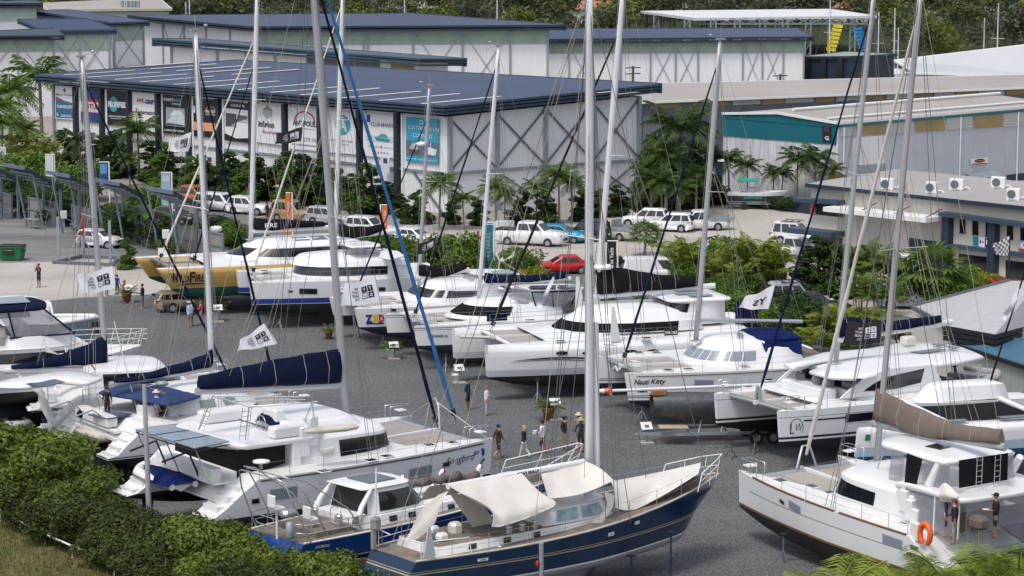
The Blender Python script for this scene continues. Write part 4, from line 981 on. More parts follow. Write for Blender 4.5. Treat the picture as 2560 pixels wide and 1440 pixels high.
def cloth(B,rows,m,nm,parent=None,sag=0.0,wr=.03,sub=5,seed=1):
 """draped cloth through a grid of control points (rows of equal length)"""
 random.seed(seed);nr,nc=len(rows),len(rows[0]);G_=[]
 def cr(p0,p1,p2,p3,t):return .5*((2*p1)+(-p0+p2)*t+(2*p0-5*p1+4*p2-p3)*t*t+(-p0+3*p1-3*p2+p3)*t**3)
 def line(pts):
  o=[]
  for i in range(len(pts)-1):
   a,b,c,d=pts[max(0,i-1)],pts[i],pts[i+1],pts[min(len(pts)-1,i+2)]
   for k in range(sub):o.append(cr(a,b,c,d,k/sub))
  o.append(pts[-1]);return o
 cols=[line([Vector(rows[i][j])for i in range(nr)])for j in range(nc)]
 G_=[line([cols[j][i]for j in range(nc)])for i in range(len(cols[0]))]
 n1,n2=len(G_),len(G_[0])
 for i in range(n1):
  for j in range(n2):
   s=math.sin(math.pi*i/(n1-1))*math.sin(math.pi*j/(n2-1))
   G_[i][j]=G_[i][j]+Vector((0,0,-sag*s+wr*math.sin(j*1.35+i*.35)*(.3+.7*i/n1)*(1 if 0<i<n1-1 else 0)))
 mb=MB();mb.loft(G_,0,closed=False);return B.P(nm,mb,m,parent)
def dinghy(name,label,p,L,w,rz,tube,group=None,motor=True,cover=None,tilt=0.0):
 t=thing(name,label,'dinghy',tuple(p),rz,group);t.rotation_euler=(tilt,0,rz);r=w*.16
 path=[Vector((-L/2,-w/2+r,0)),Vector((L*.1,-w/2+r,.02)),Vector((L*.33,-w*.36,.1)),Vector((L*.45,-w*.15,.18)),Vector((L/2,0,.2)),Vector((L*.45,w*.15,.18)),Vector((L*.33,w*.36,.1)),Vector((L*.1,w/2-r,.02)),Vector((-L/2,w/2-r,0))]
 mb=MB();mb.tube(path,[r*.55]+[r]*7+[r*.55],8);mb.build('tube',tube,t)
 mb=MB();mb.tube([q+Vector((0,(-1 if q.y<0 else 1)*r*.98,.0))for q in path[:4]],.02,4);mb.tube([q+Vector((0,r*.98,0))for q in path[5:]],.02,4);mb.build('rubbing_strake',DGREY,t)
 S=[]
 for k in range(7):
  x=-L*.44+L*.86*k/6;f=1-max(0,(k-3)/3)**2*.85;S.append([Vector((x,-w*.34*f,-.02+.02*k)),Vector((x,0,-.3+.035*k*(k>2)+.05*max(0,k-4))),Vector((x,w*.34*f,-.02+.02*k)),Vector((x,0,.0+.02*k))])
 mb=MB();mb.loft(S,0);mb.build('hull',GELC if tube is HYPA else GEL,t)
 if cover:
  rows=[[Vector((-L*.52+L*1.04*k/8,(j/6-.5)*w*(1.06 if k<5 else 1.06-.16*(k-4)**1.15*.9),.12+(.28 if 0<k<8 else .02)*math.cos((j/6-.5)*math.pi)-(.12 if j in(0,6)else 0)+.04*math.sin(k*2+j*1.7)))for j in range(7)]for k in range(9)]
  mb=MB();mb.loft(rows,0,closed=False);mb.build('cover',cover,t)
 else:
  mb=MB();mb.box((-.1,0,.1),(.25,w*.7,.06));mb.build('seat',TEAK if 0 else GELC,t)
 if motor:
  mb=MB();mb.box((-L*.5-.1,0,.42),(.3,.26,.36),ch=.07);o=mb.build('outboard_motor',BLACKM,t)
  mb=MB();mb.beam((-L*.5-.12,0,.3),(-L*.5-.15,0,-.42),.1,.14);mb.tube([(-L*.5-.28,0,-.42),(-L*.5-.02,0,-.42)],.06,6);mb.build('leg',DGREY,o)
 return t
def rig(B,f,t,H,fs=None,fsr=.08,fsm=None,bridle=True,cap=.97,aft=1.5,lower=.55,back=None,fst=.93,topping=None,extra=()):
 """stays and shrouds from mast foot f / head t; fs = foot of the forestay"""
 segs=[];y=B.yc+H.wd(f.x-aft)*.75;z=H.zd(f.x-aft)
 for s in(1,-1):
  segs.append([f.lerp(t,cap),Vector((f.x-aft,s*y,z))]);segs.append([f.lerp(t,lower),Vector((f.x-aft+.5,s*y,z))])
  segs.append([f.lerp(t,cap),f.lerp(t,.5)+Vector((-.5,s*1.4,0)),Vector((f.x-aft*.9,s*y,z))])
 if fs is not None:
  if fsm:furled(B,Vector(fs)+Vector((0,0,.35)),f.lerp(t,fst),fsm,fsr,rt=fsr*.55)
  else:segs.append([fs,f.lerp(t,fst)])
  if bridle:
   for s in(1,-1):segs.append([fs,Vector((B.L-.7,s*B.yc,H.zd(B.L-.7)))])
 o=wires(B,segs,WIRE,.014)
 ls=[[f.lerp(t,.9),f.lerp(t,.1)+Vector((-.22,.1,0))],[f.lerp(t,.8),f.lerp(t,.05)+Vector((-.25,-.1,0))],[f.lerp(t,.97)+Vector((.2,0,0)),f+Vector((.3,.15,.3))]]
 if topping is not None:ls+=[[f.lerp(t,.98),Vector(topping)],[f.lerp(t,.6),Vector(topping)+Vector((1.2,.2,0))],[f.lerp(t,.6),Vector(topping)+Vector((1.2,-.2,0))],[f.lerp(t,.6),Vector(topping)+Vector((2.8,.25,0))],[f.lerp(t,.6),Vector(topping)+Vector((2.8,-.25,0))]]
 wires(B,ls+list(extra),ROPE,.009,'halyards');return o
def hp(L,zbw,fb,fs,trim=0.0,**k):
 zb=zbw-L*math.sin(R(trim));d=dict(zb=zb,zw=zb-fb,zs=zb-fb+fs,zk=zb-fb-.85);d.update(k);return d
def radar(B,p,parent=None,r=.32):
 mb=MB();mb.lathe([(r*.8,0),(r,.05),(r,.17),(r*.75,.24),(.01,.26)],14,M=Matrix.Translation(Vector(p)));return B.P('radar_dome',mb,PAINTW,parent)
def wturbine(B,p,top,parent=None):
 o=strut(B,[p,top],.03,ALU,'turbine_pole',parent);top=Vector(top);mb=MB();mb.tube([top+Vector((.25,0,.1)),top+Vector((-.1,0,.1))],[.1,.07],8);mb.slab([top+Vector((-.1,0,.12)),top+Vector((-.75,0,.28)),top+Vector((-.8,0,.75)),top+Vector((-.55,0,.4))],.03)
 for k in range(3):
  a=k*2.094+.4;d=Vector((0,math.cos(a),math.sin(a)));mb.beam(top+Vector((.27,0,.1)),top+Vector((.27,0,.1))+d*.65,.03,.09)
 B.P('wind_turbine',mb,PAINTW,o)
RH='catamarans in the right hand row'
GOLD=mat('gold_boot_stripe',(.22,.12,.04),.5,var=.1)
DSTRIPE=mat('dark_hull_stripe',(.02,.025,.035),.4,var=.05)
Z8=lambda X,Y:(1840+X/2.769,920+Y/2.769)
B,H=catamaran('R8','white catamaran nearest the palms with taupe sail cover, black flybridge screens and gold waterline',(1849,1175),13.8,-33,2.85,1,hp(13.8,3.1,1.52,1.5,1.8,hb=1.0,bands=[(.0,.1,3)],rake=.1,scoop=[(0,1.55),(.5,1.6),(.9,2.0),(1.7,2.62)]),RH,mats=[GEL,GELD,ANTI,GOLD],xa=.6,xf=8.9,xb=12.7,trim=1.8,rail=False)
zd=H.zd(5);s=1
A0,A1,A2=ring(2.9,8.75,2.75,zd,6.2,3.2),ring(2.95,8.2,2.62,zd+1.15,6.1,3.2),ring(3.0,8.0,2.45,zd+1.3,6,3.2)
cab=B.P('cabin',house([A0,A1,A2],.12),GEL)
swin(B,cab,A0,A1,1,7.75,5.05,.3,.9,v0b=.32,v1b=.8);swin(B,cab,A0,A1,-1,7.6,5.05,.35,.9);swin(B,cab,A0,A1,1,8.7,7.95,.45,.9,m=TINT)
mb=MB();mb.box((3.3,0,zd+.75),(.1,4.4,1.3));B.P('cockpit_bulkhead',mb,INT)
for k,x in enumerate((3.35,3.0,2.65)):mb=MB();mb.box((x,2.3,zd+.95-k*.32),(.4,.75,.9),ch=.04);B.P('stair_step',mb,GEL)
panel(B,[B.yp(*Z8(1105,850),2.62),B.yp(*Z8(1165,1040),2.62),B.yp(*Z8(1180,1030),2.62),B.yp(*Z8(1165,815),2.62)][::1],.08,GEL,'stair_side')
zf=4.4
fl=rounded([Vector((4.4,2.35,zf-.25)),Vector((3.2,2.6,zf)),Vector((.05,2.6,zf)),Vector((-.15,0,zf)),Vector((.05,-2.6,zf)),Vector((3.2,-2.6,zf)),Vector((4.4,-2.35,zf-.25))],.5)
B.P('cockpit_roof',plate(fl,.24,.08),GEL)
for(x,y)in((.35,2.35),(.35,-2.35),(1.6,2.5),(1.6,-2.5)):strut(B,[(x,y,2.65),(x,y,zf-.2)],.05,GEL,'roof_post')
panel(B,[(.4,2.5,2.75),(1.55,2.52,2.75),(1.55,2.52,4.2),(.4,2.5,4.2)],.02,SMOKE,'clear_screen');panel(B,[(1.65,2.52,2.75),(2.6,2.55,2.75),(2.75,2.5,4.1),(1.65,2.5,4.2)],.02,SMOKE,'clear_screen');panel(B,[(.1,-2.3,2.9),(.1,2.2,2.9),(.1,2.2,4.2),(.1,-2.3,4.2)],.02,SMOKE,'clear_screen')
panel(B,[(1.3,-2.2,2.6),(1.3,2.2,2.6),(1.3,2.2,3.4),(1.3,-2.2,3.4)],.05,mat('tan_cushion',(.28,.22,.12),.8,var=.1),'cockpit_seat')
ht=[B.zp(*Z8(*q),5.45)for q in((1000,515),(1020,478),(1150,450),(1500,497),(1935,566),(1928,582),(1445,655),(1275,603),(1120,550))]
B.P('hardtop',plate(rounded(ht,.35,3),.22,.09,.1),GEL)
hh=B.zp(*Z8(1400,545),5.55);mb=MB();mb.box(tuple(hh),(.75,.75,.05),rz=.2);B.P('hardtop_hatch',mb,TINT)
strut(B,[B.yp(*Z8(1405,660),2.0),B.yp(*Z8(1335,815),2.2)],[.16,.2],GEL,'hardtop_arch');strut(B,[(1.5,-2.0,5.3),(2.3,-2.2,4.3)],[.16,.2],GEL,'hardtop_arch')
strut(B,[B.yp(*Z8(1035,545),1.2),B.yp(*Z8(972,715),1.2)],.03,SST,'hardtop_leg');strut(B,[(6.3,-1.6,5.3),(7.0,-1.6,4.05)],.03,SST,'hardtop_leg')
panel(B,[B.yp(*Z8(*q),2.2)for q in((1182,588),(1160,880),(1225,905),(1290,632))],.02,CVB,'shade_screen')
panel(B,[B.xp(*Z8(*q),1.35)for q in((1545,640),(1545,832),(1878,775),(1885,588))],.02,CVB,'shade_screen')
panel(B,[B.yp(*Z8(*q),1.9)for q in((1078,560),(1055,770),(1150,790),(1165,590))],.015,SMOKE,'clear_screen');panel(B,[B.yp(*Z8(*q),2.1)for q in((1300,635),(1285,800),(1400,830),(1540,820),(1540,650),(1440,660))],.015,SMOKE,'clear_screen');panel(B,[B.xp(*Z8(*q),1.2)for q in((1885,590),(1880,775),(1925,765),(1922,580))],.015,SMOKE,'clear_screen')
for x in(1690,1815):ladder(B,B.xp(*Z8(x,600),1.2),B.xp(*Z8(x-10,825),1.0),(0,.3,0))
cloth(B,[[B.yp(*Z8(1400,835),2.5),B.yp(*Z8(1450,795),2.5),B.yp(*Z8(1535,870),2.5)],[B.yp(*Z8(1405,880),2.75),B.yp(*Z8(1455,880),2.8),B.yp(*Z8(1530,900),2.75)],[B.yp(*Z8(1410,925),2.6),B.yp(*Z8(1470,930),2.6),B.yp(*Z8(1525,930),2.6)]],CVW,'rolled_screen',wr=.02)
mb=MB();mb.lathe([(.02,0),(.28,.02),(.3,.06),(.28,.02)],14,M=Matrix.Translation((3.2,.8,5.0))@Matrix.Rotation(R(75),4,'Y'));B.P('steering_wheel',mb,BLACKM)
mb=MB();mb.box((3.6,.8,4.45),(.5,1.4,.9),ch=.05);B.P('helm_console',mb,GEL)
f,t,mo=mast(B,8.05,zd+1.25,(2304,-60),.3,MASTG,(.45,),spl=1.3)
wires(B,[[f.lerp(t,.95)+Vector((-.2,.06,0)),f.lerp(t,.15)+Vector((-.2,.06,0))]],mat('red_rope',(.3,.03,.03),.8,var=0),.008,'red_halyard')
bo=boom_cover(B,[(Z8(975,0)[0],970,1056),(Z8(1060,0)[0],985,1057),(Z8(1180,0)[0],1007,1083),(Z8(1340,0)[0],1032,1097),(Z8(1500,0)[0],1056,1101),(Z8(1700,0)[0],1068,1107),(Z8(1840,0)[0],1072,1112)],CVT,.36,boomm=MASTG)
bowp=Vector((12.75,0,H.zd(12.7)+.05))
rig(B,f,t,H,bowp,.1,CVW,topping=bo[-1])
mb=MB();mb.tube([bowp+Vector((-.1,-.55,0)),bowp+Vector((0,-.2,.95)),bowp+Vector((0,.2,.95)),bowp+Vector((-.1,.55,0))],.06,6);B.P('seagull_striker',mb,ALU)
for q in((305,785),(525,825),(650,868),(745,925),(920,980),(1175,1080)):
 p=deckpt(B,*Z8(*q));hatch(B,p,.5,.6 if q[0]<600 else .4)
for x0,x1 in((8.2,12.4),(6.2,8.1),(1.9,5.9)):
 pts=[Vector((x,2.85+H.wd(x)-.03,H.zd(x)+.02))for x in[x0+(x1-x0)*k/6 for k in range(7)]]
 mb=MB();mb.tube(pts,.05,5);B.P('teak_rail',mb,TEAKB)
rails(B,H,2.85,1,[1.9,3,4.6,6.2,8.2,10,11.6,12.8]);rails(B,H,-2.85,-1,[1.9,4,6.2,8.2,10,11.6,12.8])
for q in((Z8(355,915)+Z8(440,965))[:4],(Z8(1015,1150)+Z8(1140,1205))[:4]):portlight(B,H,1,(*q,17),GREYWIN)
for q in(Z8(283,907)+Z8(315,930),Z8(1198,1225)+Z8(1245,1250)):portlight(B,H,1,(*q,8),TINT)
mb=MB();H.patch(mb,2.85,1,12.7,2.0,1.98,2.0,.008,n=20);B.P('hull_line',mb,DSTRIPE,B.hulls[1])
p=B.yp(*Z8(1310,1150),3.55);mb=MB();mb.tube([p+Vector((math.sin(a)*.3,0,math.cos(a)*.42))for a in[R(-150+30*k)for k in range(11)]],.12,7);B.P('horseshoe_buoy',mb,LIFER)
p=B.yp(*Z8(1240,1130),3.5);mb=MB();mb.box(tuple(p),(.45,.2,.75),ch=.04);B.P('raft_canister',mb,GEL)
p=B.yp(*Z8(1680,1070),1.9);mb=MB();mb.box(tuple(p),(.75,.6,.5),ch=.12);o=B.P('barbecue_cover',mb,CVT)
mb=MB();[mb.tube([p+Vector((a,b,-.25)),p+Vector((a*1.2,b*1.2,-1.0))],.02,5)for a in(-.25,.25)for b in(-.2,.2)];B.P('barbecue_stand',mb,SST,o)
spn=[B.zp(*Z8(*q),3.0)for q in((1772,1045),(1994,998),(2150,1130),(1985,1205))]
SOLG=mat('gridded_solar_panel',(.05,.045,.06),.2,var=.1,scale=2)
B.P('solar_panel',plate(spn,.05,.02),SOLG)
letters(B,'LAGOON' if 0 else 'L A G O O N',lambda u,v:Vector((u*-1,2.66,v)),-4.4,zd+.5,.7,.07,GREYF,0)
Zb=lambda X,Y:(1740+X/3.122,780+Y/3.122)
B,H=catamaran('R7','white catamaran with swept side windows, navy boom cover and a script monogram on its bow',(1945,1028),14.2,-120,2.75,1,hp(14.2,3.0,1.55,1.62,0,hb=1.05,bands=[(.1,.22,3),(1.2,1.225,3)],rake=.12,wb=.1,scoop=[(0,1.9),(.6,2.25),(1.2,2.65),(1.9,3.05)]),RH,mats=[GEL,GELD,ANTI,DSTRIPE],xa=1.6,xf=11.1,xb=13.4,rail=False)
zd=H.zd(7)
A0,A1=ring(3.9,9.6,2.75,zd,7.4,5),ring(3.9,9.5,2.6,4.15,7.4,5)
cab=B.P('cabin',house([A0,A1],.05),GEL)
for sd in(1,-1):
 mir=lambda p:Vector((p.x,p.y*sd,p.z))
 panel(B,[mir(B.yp(*Zb(*q),2.76))for q in((1130,675),(1210,600),(1310,520),(1500,445),(1855,412),(1940,585),(1420,650))][::sd],.1,GEL,'cabin_side',cab)
 panel(B,[mir(B.yp(*Zb(*q),2.78))for q in((1308,618),(1390,560),(1480,510),(1785,440),(1755,550),(1560,600),(1400,618))][::sd],.03,TINT,'window',cab)
for q4 in(((820,432),(825,512),(1037,555),(1037,472)),((1080,510),(1078,575),(1185,612),(1300,520))):
 panel(B,[B.xp(*Zb(*q),9.63)for q in q4],.03,TINT,'window',cab)
panel(B,[B.yp(*Zb(*q),-2.3)for q in((640,552),(775,440),(830,440),(830,500))],.06,GEL,'wind_break',cab)
RO=[B.zp(*Zb(*q),4.35)for q in((682,400),(765,436),(890,405),(975,428),(884,458),(1050,500),(1290,512),(1500,458),(1850,414),(2050,385),(2250,345),(2200,318),(2080,272),(1900,236),(1600,236),(1330,285),(1000,312))]
B.P('roof',plate(RO,.2,.07,.22),GEL)
mb=MB();mb.box((10.3,0,zd+.3),(.9,3.6,.5),ch=.05);B.P('forward_seat',mb,GEL)
for y in(-1.2,.2,1.1):mb=MB();mb.box((9.95,y,zd+.72),(.2,.7,.4),ch=.08);B.P('cushion',mb,mat('grey_cushion',(.2,.2,.21),.9,var=.1))
mb=MB();mb.loft([[Vector((x,y,z))for y,z in((-2.3,zd-.4),(-2.1,zd+.06),(2.1,zd+.06),(2.3,zd-.4))]for x in(9.7,10.9,11.6)],0,closed=False,smooth=False);B.P('foredeck_moulding',mb,GEL)
panel(B,[(4.0,-2.2,3.1),(4.0,2.2,3.1),(4.0,2.2,4.1),(4.0,-2.2,4.1)],.05,INT,'saloon_door')
for y in(2.4,-2.4):strut(B,[(1.2,y,3.0),(1.0,y,4.15)],.06,SST,'roof_post')
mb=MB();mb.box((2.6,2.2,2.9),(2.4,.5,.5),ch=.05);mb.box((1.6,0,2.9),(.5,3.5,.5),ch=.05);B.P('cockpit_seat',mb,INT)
f,t,mo=mast(B,8.6,4.5,(2186,-40),.28,MASTG,(.5,),spl=1.2)
bo=boom_cover(B,[(Zb(1110,0)[0],797,846),(Zb(1180,0)[0],791,838),(Zb(1330,0)[0],797,834),(Zb(1500,0)[0],803,828),(Zb(1700,0)[0],796,820),(Zb(1905,0)[0],788,806)],CVN,.32,boomm=MASTW,boom_ext=.8)
rig(B,f,t,H,Vector((13.4,0,3.0)),.075,CVN,topping=bo[-1])
mb=MB();mb.beam((13.4,-.25,2.75),(13.45,-.05,3.75),.12,.2);mb.beam((13.4,.25,2.75),(13.45,.05,3.75),.12,.2);B.P('seagull_striker',mb,ALU)
for q in((570,537),(400,590),(950,725),(1225,697)):p=deckpt(B,*Zb(*q),.02);hatch(B,p,.5,.5)
for q4 in(((1670,310),(1760,320),(1955,292),(1880,283)),((1830,246),(1890,262),(1960,256),(1900,240)),((1945,265),(2010,287),(2060,277),(2000,262))):
 panel(B,[B.zp(*Zb(*q),4.6)for q in q4],.03,SOLAR,'solar_panel')
p=B.zp(*Zb(1655,255),4.55);mb=MB();mb.box((p.x,p.y,p.z+.22),(.75,.6,.45),ch=.08);B.P('raft_canister',mb,GELC)
mb=MB();H.patch(mb,2.75,1,12.9,1.9,2.42,2.5,.012,n=24);B.P('side_stripe',mb,DSTRIPE,B.hulls[1])
for x0,x1 in((10.6,8.4),(2.85,1.85)):mb=MB();H.patch(mb,2.75,1,x0,x1,2.2,2.62,.02,n=8);B.P('hull_window',mb,TINT,B.hulls[1])
mb=MB();H.patch(mb,2.75,1,3.6,3.35,2.25,2.55,.02,n=3);B.P('hull_window',mb,TINT,B.hulls[1])
mb=MB();H.text(mb,'L',2.75,1,13.52,2.1,.24,.55,bold=-.01,slant=.1);H.text(mb,'W',2.75,1,13.18,2.15,.42,.4,bold=-.01,slant=.2)
fnh=H.fn(2.75,1);N=18
for k in range(N):
 a0,a1=R(-60+280*k/N),R(-60+280*(k+1)/N);w0=.03*math.sin(math.pi*k/N)+.004;w1=.03*math.sin(math.pi*(k+1)/N)+.004
 mb.add([fnh(-13.3+math.cos(a0)*.38,2.12+math.sin(a0)*.48),fnh(-13.3+math.cos(a1)*.38,2.12+math.sin(a1)*.48),fnh(-13.3+math.cos(a1)*(.38-w1),2.12+math.sin(a1)*(.48-w1)),fnh(-13.3+math.cos(a0)*(.38-w0),2.12+math.sin(a0)*(.48-w0))],[(0,1,2,3)])
B.P('monogram',mb,INK,B.hulls[1])
rails(B,H,2.75,1,[2.2,4,6,8,10,11.6,12.8]);rails(B,H,-2.75,-1,[2.2,4,6,8,10,11.6,12.8])
dinghy('inflatable_dinghy','grey inflatable dinghy hanging behind the swept white catamaran',B.W((-.8,0,3.0)),3.2,1.6,B.rz+math.pi/2,HYPG,tilt=.25)
Zc=lambda X,Y:(1480+X/3.79,680+Y/3.79)
B,H=catamaran('R6','white catamaran with royal blue cockpit cover and a painted cat face on its bow',(1561,933),13.2,-108,2.7,1,hp(13.2,3.0,1.5,1.42,0,hb=1.05,bands=[(.12,.17,3),(.22,.27,3)],rake=.25),RH,mats=[GEL,GELD,ANTIN,DSTRIPE],xf=8.9,xb=12.2,xa=1.2,rail=False)
zd=H.zd(6)
A0,A1,A2,A3=ring(2.6,8.75,2.6,zd,5.2,2.3),ring(2.6,8.5,2.5,zd+.25,5.2,2.3),ring(2.7,7.9,2.2,zd+.85,5.1,2.3),ring(2.8,7.6,2.05,zd+1.0,5,2.3)
cab=B.P('cabin',house([A0,A1,A2,A3],.38),GEL)
tq=[(k,k+.86)for k in range(0)]
n_=len(A1);t0,t1=ring_t(A1,5.4,-1),ring_t(A1,5.4,1)
for k in range(13):
 mb=MB();a=t0+(t1-t0)*(k+.06)/13;b=t0+(t1-t0)*(k+.94)/13;wpatch(mb,A1,A2,a,b,.06,.88,.02,n=3);B.P('window',mb,GREYWIN,cab)
f,t,mo=mast(B,8.0,zd+1.1,(1800,100),.3,MASTG,(.5,),spl=1.2)
be=B.yp(*Zc(1990,470),0);strut(B,[f+Vector((-.3,0,1.15)),be],.12,ALU,'boom',n=8)
rig(B,f,t,H,Vector((12.2,0,3.05)),.075,CVN,topping=be)
bt=[B.zp(*Zc(*q),4.3)for q in((1390,540),(1540,520),(1720,515),(1900,560),(1985,615),(1800,632),(1590,632),(1480,600))]
bim=B.P('bimini',plate(rounded(bt,.4,3),.12,.05,.15),CVR)
sd=[Zc(*q)for q in((1590,630),(1660,640),(1800,636),(1985,618))];lo=[Zc(*q)for q in((1650,770),(1700,830),(1830,850),(1990,790))]
cloth(B,[[B.zp(*q,4.25)for q in sd],[B.yp((a[0]+b[0])/2,(a[1]+b[1])/2,2.2)for a,b in zip(sd,lo)],[B.yp(*q,2.3)for q in lo]],CVR,'side_curtain',bim,wr=.04)
panel(B,[B.zp(*Zc(1390,545),4.25),B.zp(*Zc(1480,600),4.25),B.yp(*Zc(1600,720),1.6),B.yp(*Zc(1370,600),1.2)],.02,SMOKE,'clear_screen',bim)
mb=MB();mb.box((2.1,0,2.9),(1.6,3.6,.9));B.P('cockpit_interior',mb,INT)
portlight(B,H,1,(*Zc(985,1030),*Zc(1150,1090)),GREYWIN)
mb=MB();H.text(mb,'Nauti',2.7,1,12.35,2.52,.78,.3,slant=.35);H.text(mb,'Kitty',2.7,1,11.45,2.5,.78,.36,slant=.35);B.P('lettering',mb,INK,B.hulls[1])
fnh=H.fn(2.7,1);mb=MB()
for cx,op in((-12.35,1),(-11.5,0)):
 for k in range(8):
  a,b=-.28+.56*k/8,-.28+.56*(k+1)/8;h=lambda u:.12*(1-(u/.28)**2)
  mb.add([fnh(cx+a,2.0+h(a)),fnh(cx+b,2.0+h(b)),fnh(cx+b,1.97+h(b)-(.03 if not op else .045)),fnh(cx+a,1.97+h(a)-(.03 if not op else .045))],[(0,1,2,3)])
  if op:mb.add([fnh(cx+a*.6,2.0-h(a)*.5),fnh(cx+b*.6,2.0-h(b)*.5),fnh(cx+b*.5,2.0+h(b)*.6),fnh(cx+a*.5,2.0+h(a)*.6)],[(0,1,2,3)])
B.P('eye_motif',mb,INK,B.hulls[1])
mb=MB();mb.add([fnh(-11.98,1.86),fnh(-11.78,1.86),fnh(-11.88,1.72)],[(0,1,2)]);mb.add([fnh(-12.0,1.62),fnh(-11.76,1.62),fnh(-11.8,1.52),fnh(-11.88,1.47),fnh(-11.96,1.52)],[(0,1,2,3,4)]);B.P('nose_motif',mb,mat('pink_paint',(.6,.15,.25),.5,var=0),B.hulls[1])
mb=MB();H.patch(mb,2.7,1,12.6,.8,2.8,2.85,.03,n=20);B.P('rub_rail',mb,TEAKB,B.hulls[1])
for q in((440,770),(610,770),(720,935),(910,925),(1445,900)):hatch(B,deckpt(B,*Zc(*q),.02),.5,.5,m=GREYF)
rails(B,H,2.7,1,[1,3,5,7,9,10.6,12]);rails(B,H,-2.7,-1,[1,3,5,7,9,10.6,12])
mb=MB();mb.tube([(12.2,y,2.55+.1*math.sin(y*9))for y in[-1.6+.1*k for k in range(13)]],.11,6);B.P('furled_gennaker',mb,CVW)
Zd=lambda X,Y:(1140+X/3.657,660+Y/3.657)
B,H=catamaran('R5','large white catamaran with rounded topsides, black window covers and a for sale board',(1216,865),18,-108,3.25,1,hp(18,3.2,1.75,1.8,0,hb=1.25,bands=[(.02,.38,3)],rake=.05,soft=.55,wb=.3,ent=2.6,tk=.7),RH,mats=[GEL,GEL,ANTI,mat('grey_hull_band',(.5,.53,.57),.3,var=.04)],xf=13.3,xb=16.4,xa=1.5,pulp=False,rail=False,beam_m=GEL)
zd=H.zd(8)
mb=MB();mb.loft([[Vector((x,y,zz))for y,zz in((-3.2,zd-.05),(-2.4,zd+.28*f_),(-1,zd+.5*f_),(0,zd+.55*f_),(1,zd+.5*f_),(2.4,zd+.28*f_),(3.2,zd-.05))]for x,f_ in((14.3,.05),(13.4,.35),(12.6,.6),(11,.8),(5,.8),(1.8,.6))],0,closed=False);B.P('deck_moulding',mb,GEL)
A0,A1,A2=ring(4.6,13.0,2.9,zd+.2,9,1.9),ring(4.6,12.2,2.65,zd+.75,8.6,1.9),ring(4.7,11.6,2.35,zd+1.0,8.2,1.9)
cab=B.P('cabin',house([A0,A1,A2],.55),GEL)
t0,t1=ring_t(A0,6.2,-1),ring_t(A0,6.2,1)
mb=MB();wpatch(mb,A0,A1,t0,t1,.1,.98,.025,n=44);B.P('window_cover',mb,CVB,cab)
ph0,ph1=ring(2.9,6.9,2.2,zd+.4,5.4,3.5),ring(2.9,6.0,2.1,zd+1.75,5,3.5)
ph=B.P('wheelhouse',house([ph0,ph1],.12),GEL)
t0,t1=ring_t(ph0,5.6,-1),ring_t(ph0,5.6,1);mb=MB();wpatch(mb,ph0,ph1,t0,t1,.5,.92,.025,n=24);B.P('window',mb,TINT,ph)
B.P('wheelhouse_roof',plate(rounded([Vector((6.4,2.2,zd+1.85)),Vector((6.4,-2.2,zd+1.85)),Vector((2.4,-2.3,zd+1.85)),Vector((2.4,2.3,zd+1.85))],.8),.14,.05,.1),GEL)
for x,y in((4.7,.5),(4.2,1.3),(4.2,-.8)):panel(B,[(x-.7,y-.35,zd+2.0),(x-.7,y+.35,zd+2.0),(x+.7,y+.35,zd+1.99),(x+.7,y-.35,zd+1.99)][::-1],.03,SOLARL,'solar_panel')
cloth(B,[[(2.35,2.25,zd+1.7),(1.5,2.25,zd+1.5),(.9,2.2,zd+1.3)],[(2.4,2.35,zd+.3),(1.5,2.35,zd+.25),(.9,2.3,zd+.2)]],CVN,'side_curtain',wr=.05)
f,t,mo=mast(B,10.25,zd+1.4,(1562,-80),.36,MASTW,(.45,),spl=1.1,head=False)
bo=boom_cover(B,[(1490,672,738),(1540,668,735),(1580,674,730),(1640,686,727),(1700,688,722),(1748,690,714)],CVB,.4,boom_ext=1.0)
rig(B,f,t,H,Vector((16.6,0,3.5)),.085,CVB,topping=bo[-1],fst=.82)
strut(B,[(16.4,0,3.1),(18.6,0,3.25)],.09,GELC,'bowsprit')
for q in((980,820),(1215,815),(1600,802),(1800,797)):
 p=B.yp(*Zd(*q),3.25+1.2);mb=MB();N=14;fnp=H.fn(3.25,1,.025)
 mb.add([fnp(-p.x+.36*math.cos(2*math.pi*k/N),p.z+.12*math.sin(2*math.pi*k/N))for k in range(N)],[tuple(range(N))]);B.P('portlight',mb,TINT,B.hulls[1])
mb=MB();N=18;fnp=H.fn(3.25,1,.018)
for i,(za,wd_,xa_,xb_)in enumerate(((2.35,.05,16.6,10.4),(2.25,.025,16.8,11))):
 for k in range(N):
  c=lambda q:(xa_+(xb_-xa_)*q,za+.16*math.sin(math.pi*min(1,q*1.15))-.12*q,wd_*math.sin(math.pi*(.05+.9*q)))
  (x0,z0,w0),(x1,z1,w1)=c(k/N),c((k+1)/N);mb.add([fnp(-x0,z0-w0),fnp(-x1,z1-w1),fnp(-x1,z1+w1),fnp(-x0,z0+w0)],[(0,1,2,3)])
B.P('swoosh_stripe',mb,DSTRIPE,B.hulls[1])
for q in((940,570),(1005,615),(955,710),(1740,685),(680,520)):hatch(B,deckpt(B,*Zd(*q),.08),.45,.6)
for q in((1455,460,710),(1110,270,400)):
 a=deckpt(B,*Zd(q[0],q[2]),0)if q[0]>1200 else B.yp(*Zd(1130,420),-3.2);b=a+Vector((0,0,2.0));mb=MB();mb.slab([a+Vector((.25,0,0)),a+Vector((-.35,0,0)),b+Vector((.05,0,0)),b+Vector((.2,0,0))],.1);B.P('daggerboard',mb,GEL)
rails(B,H,3.25,1,[2,4,6,8,10,12,14,15.6],inset=.35);rails(B,H,-3.25,-1,[2,4,6,8,10,12,14,15.6],inset=.35)
r_=radar(B,B.yp(1508,672,0),None,.6)
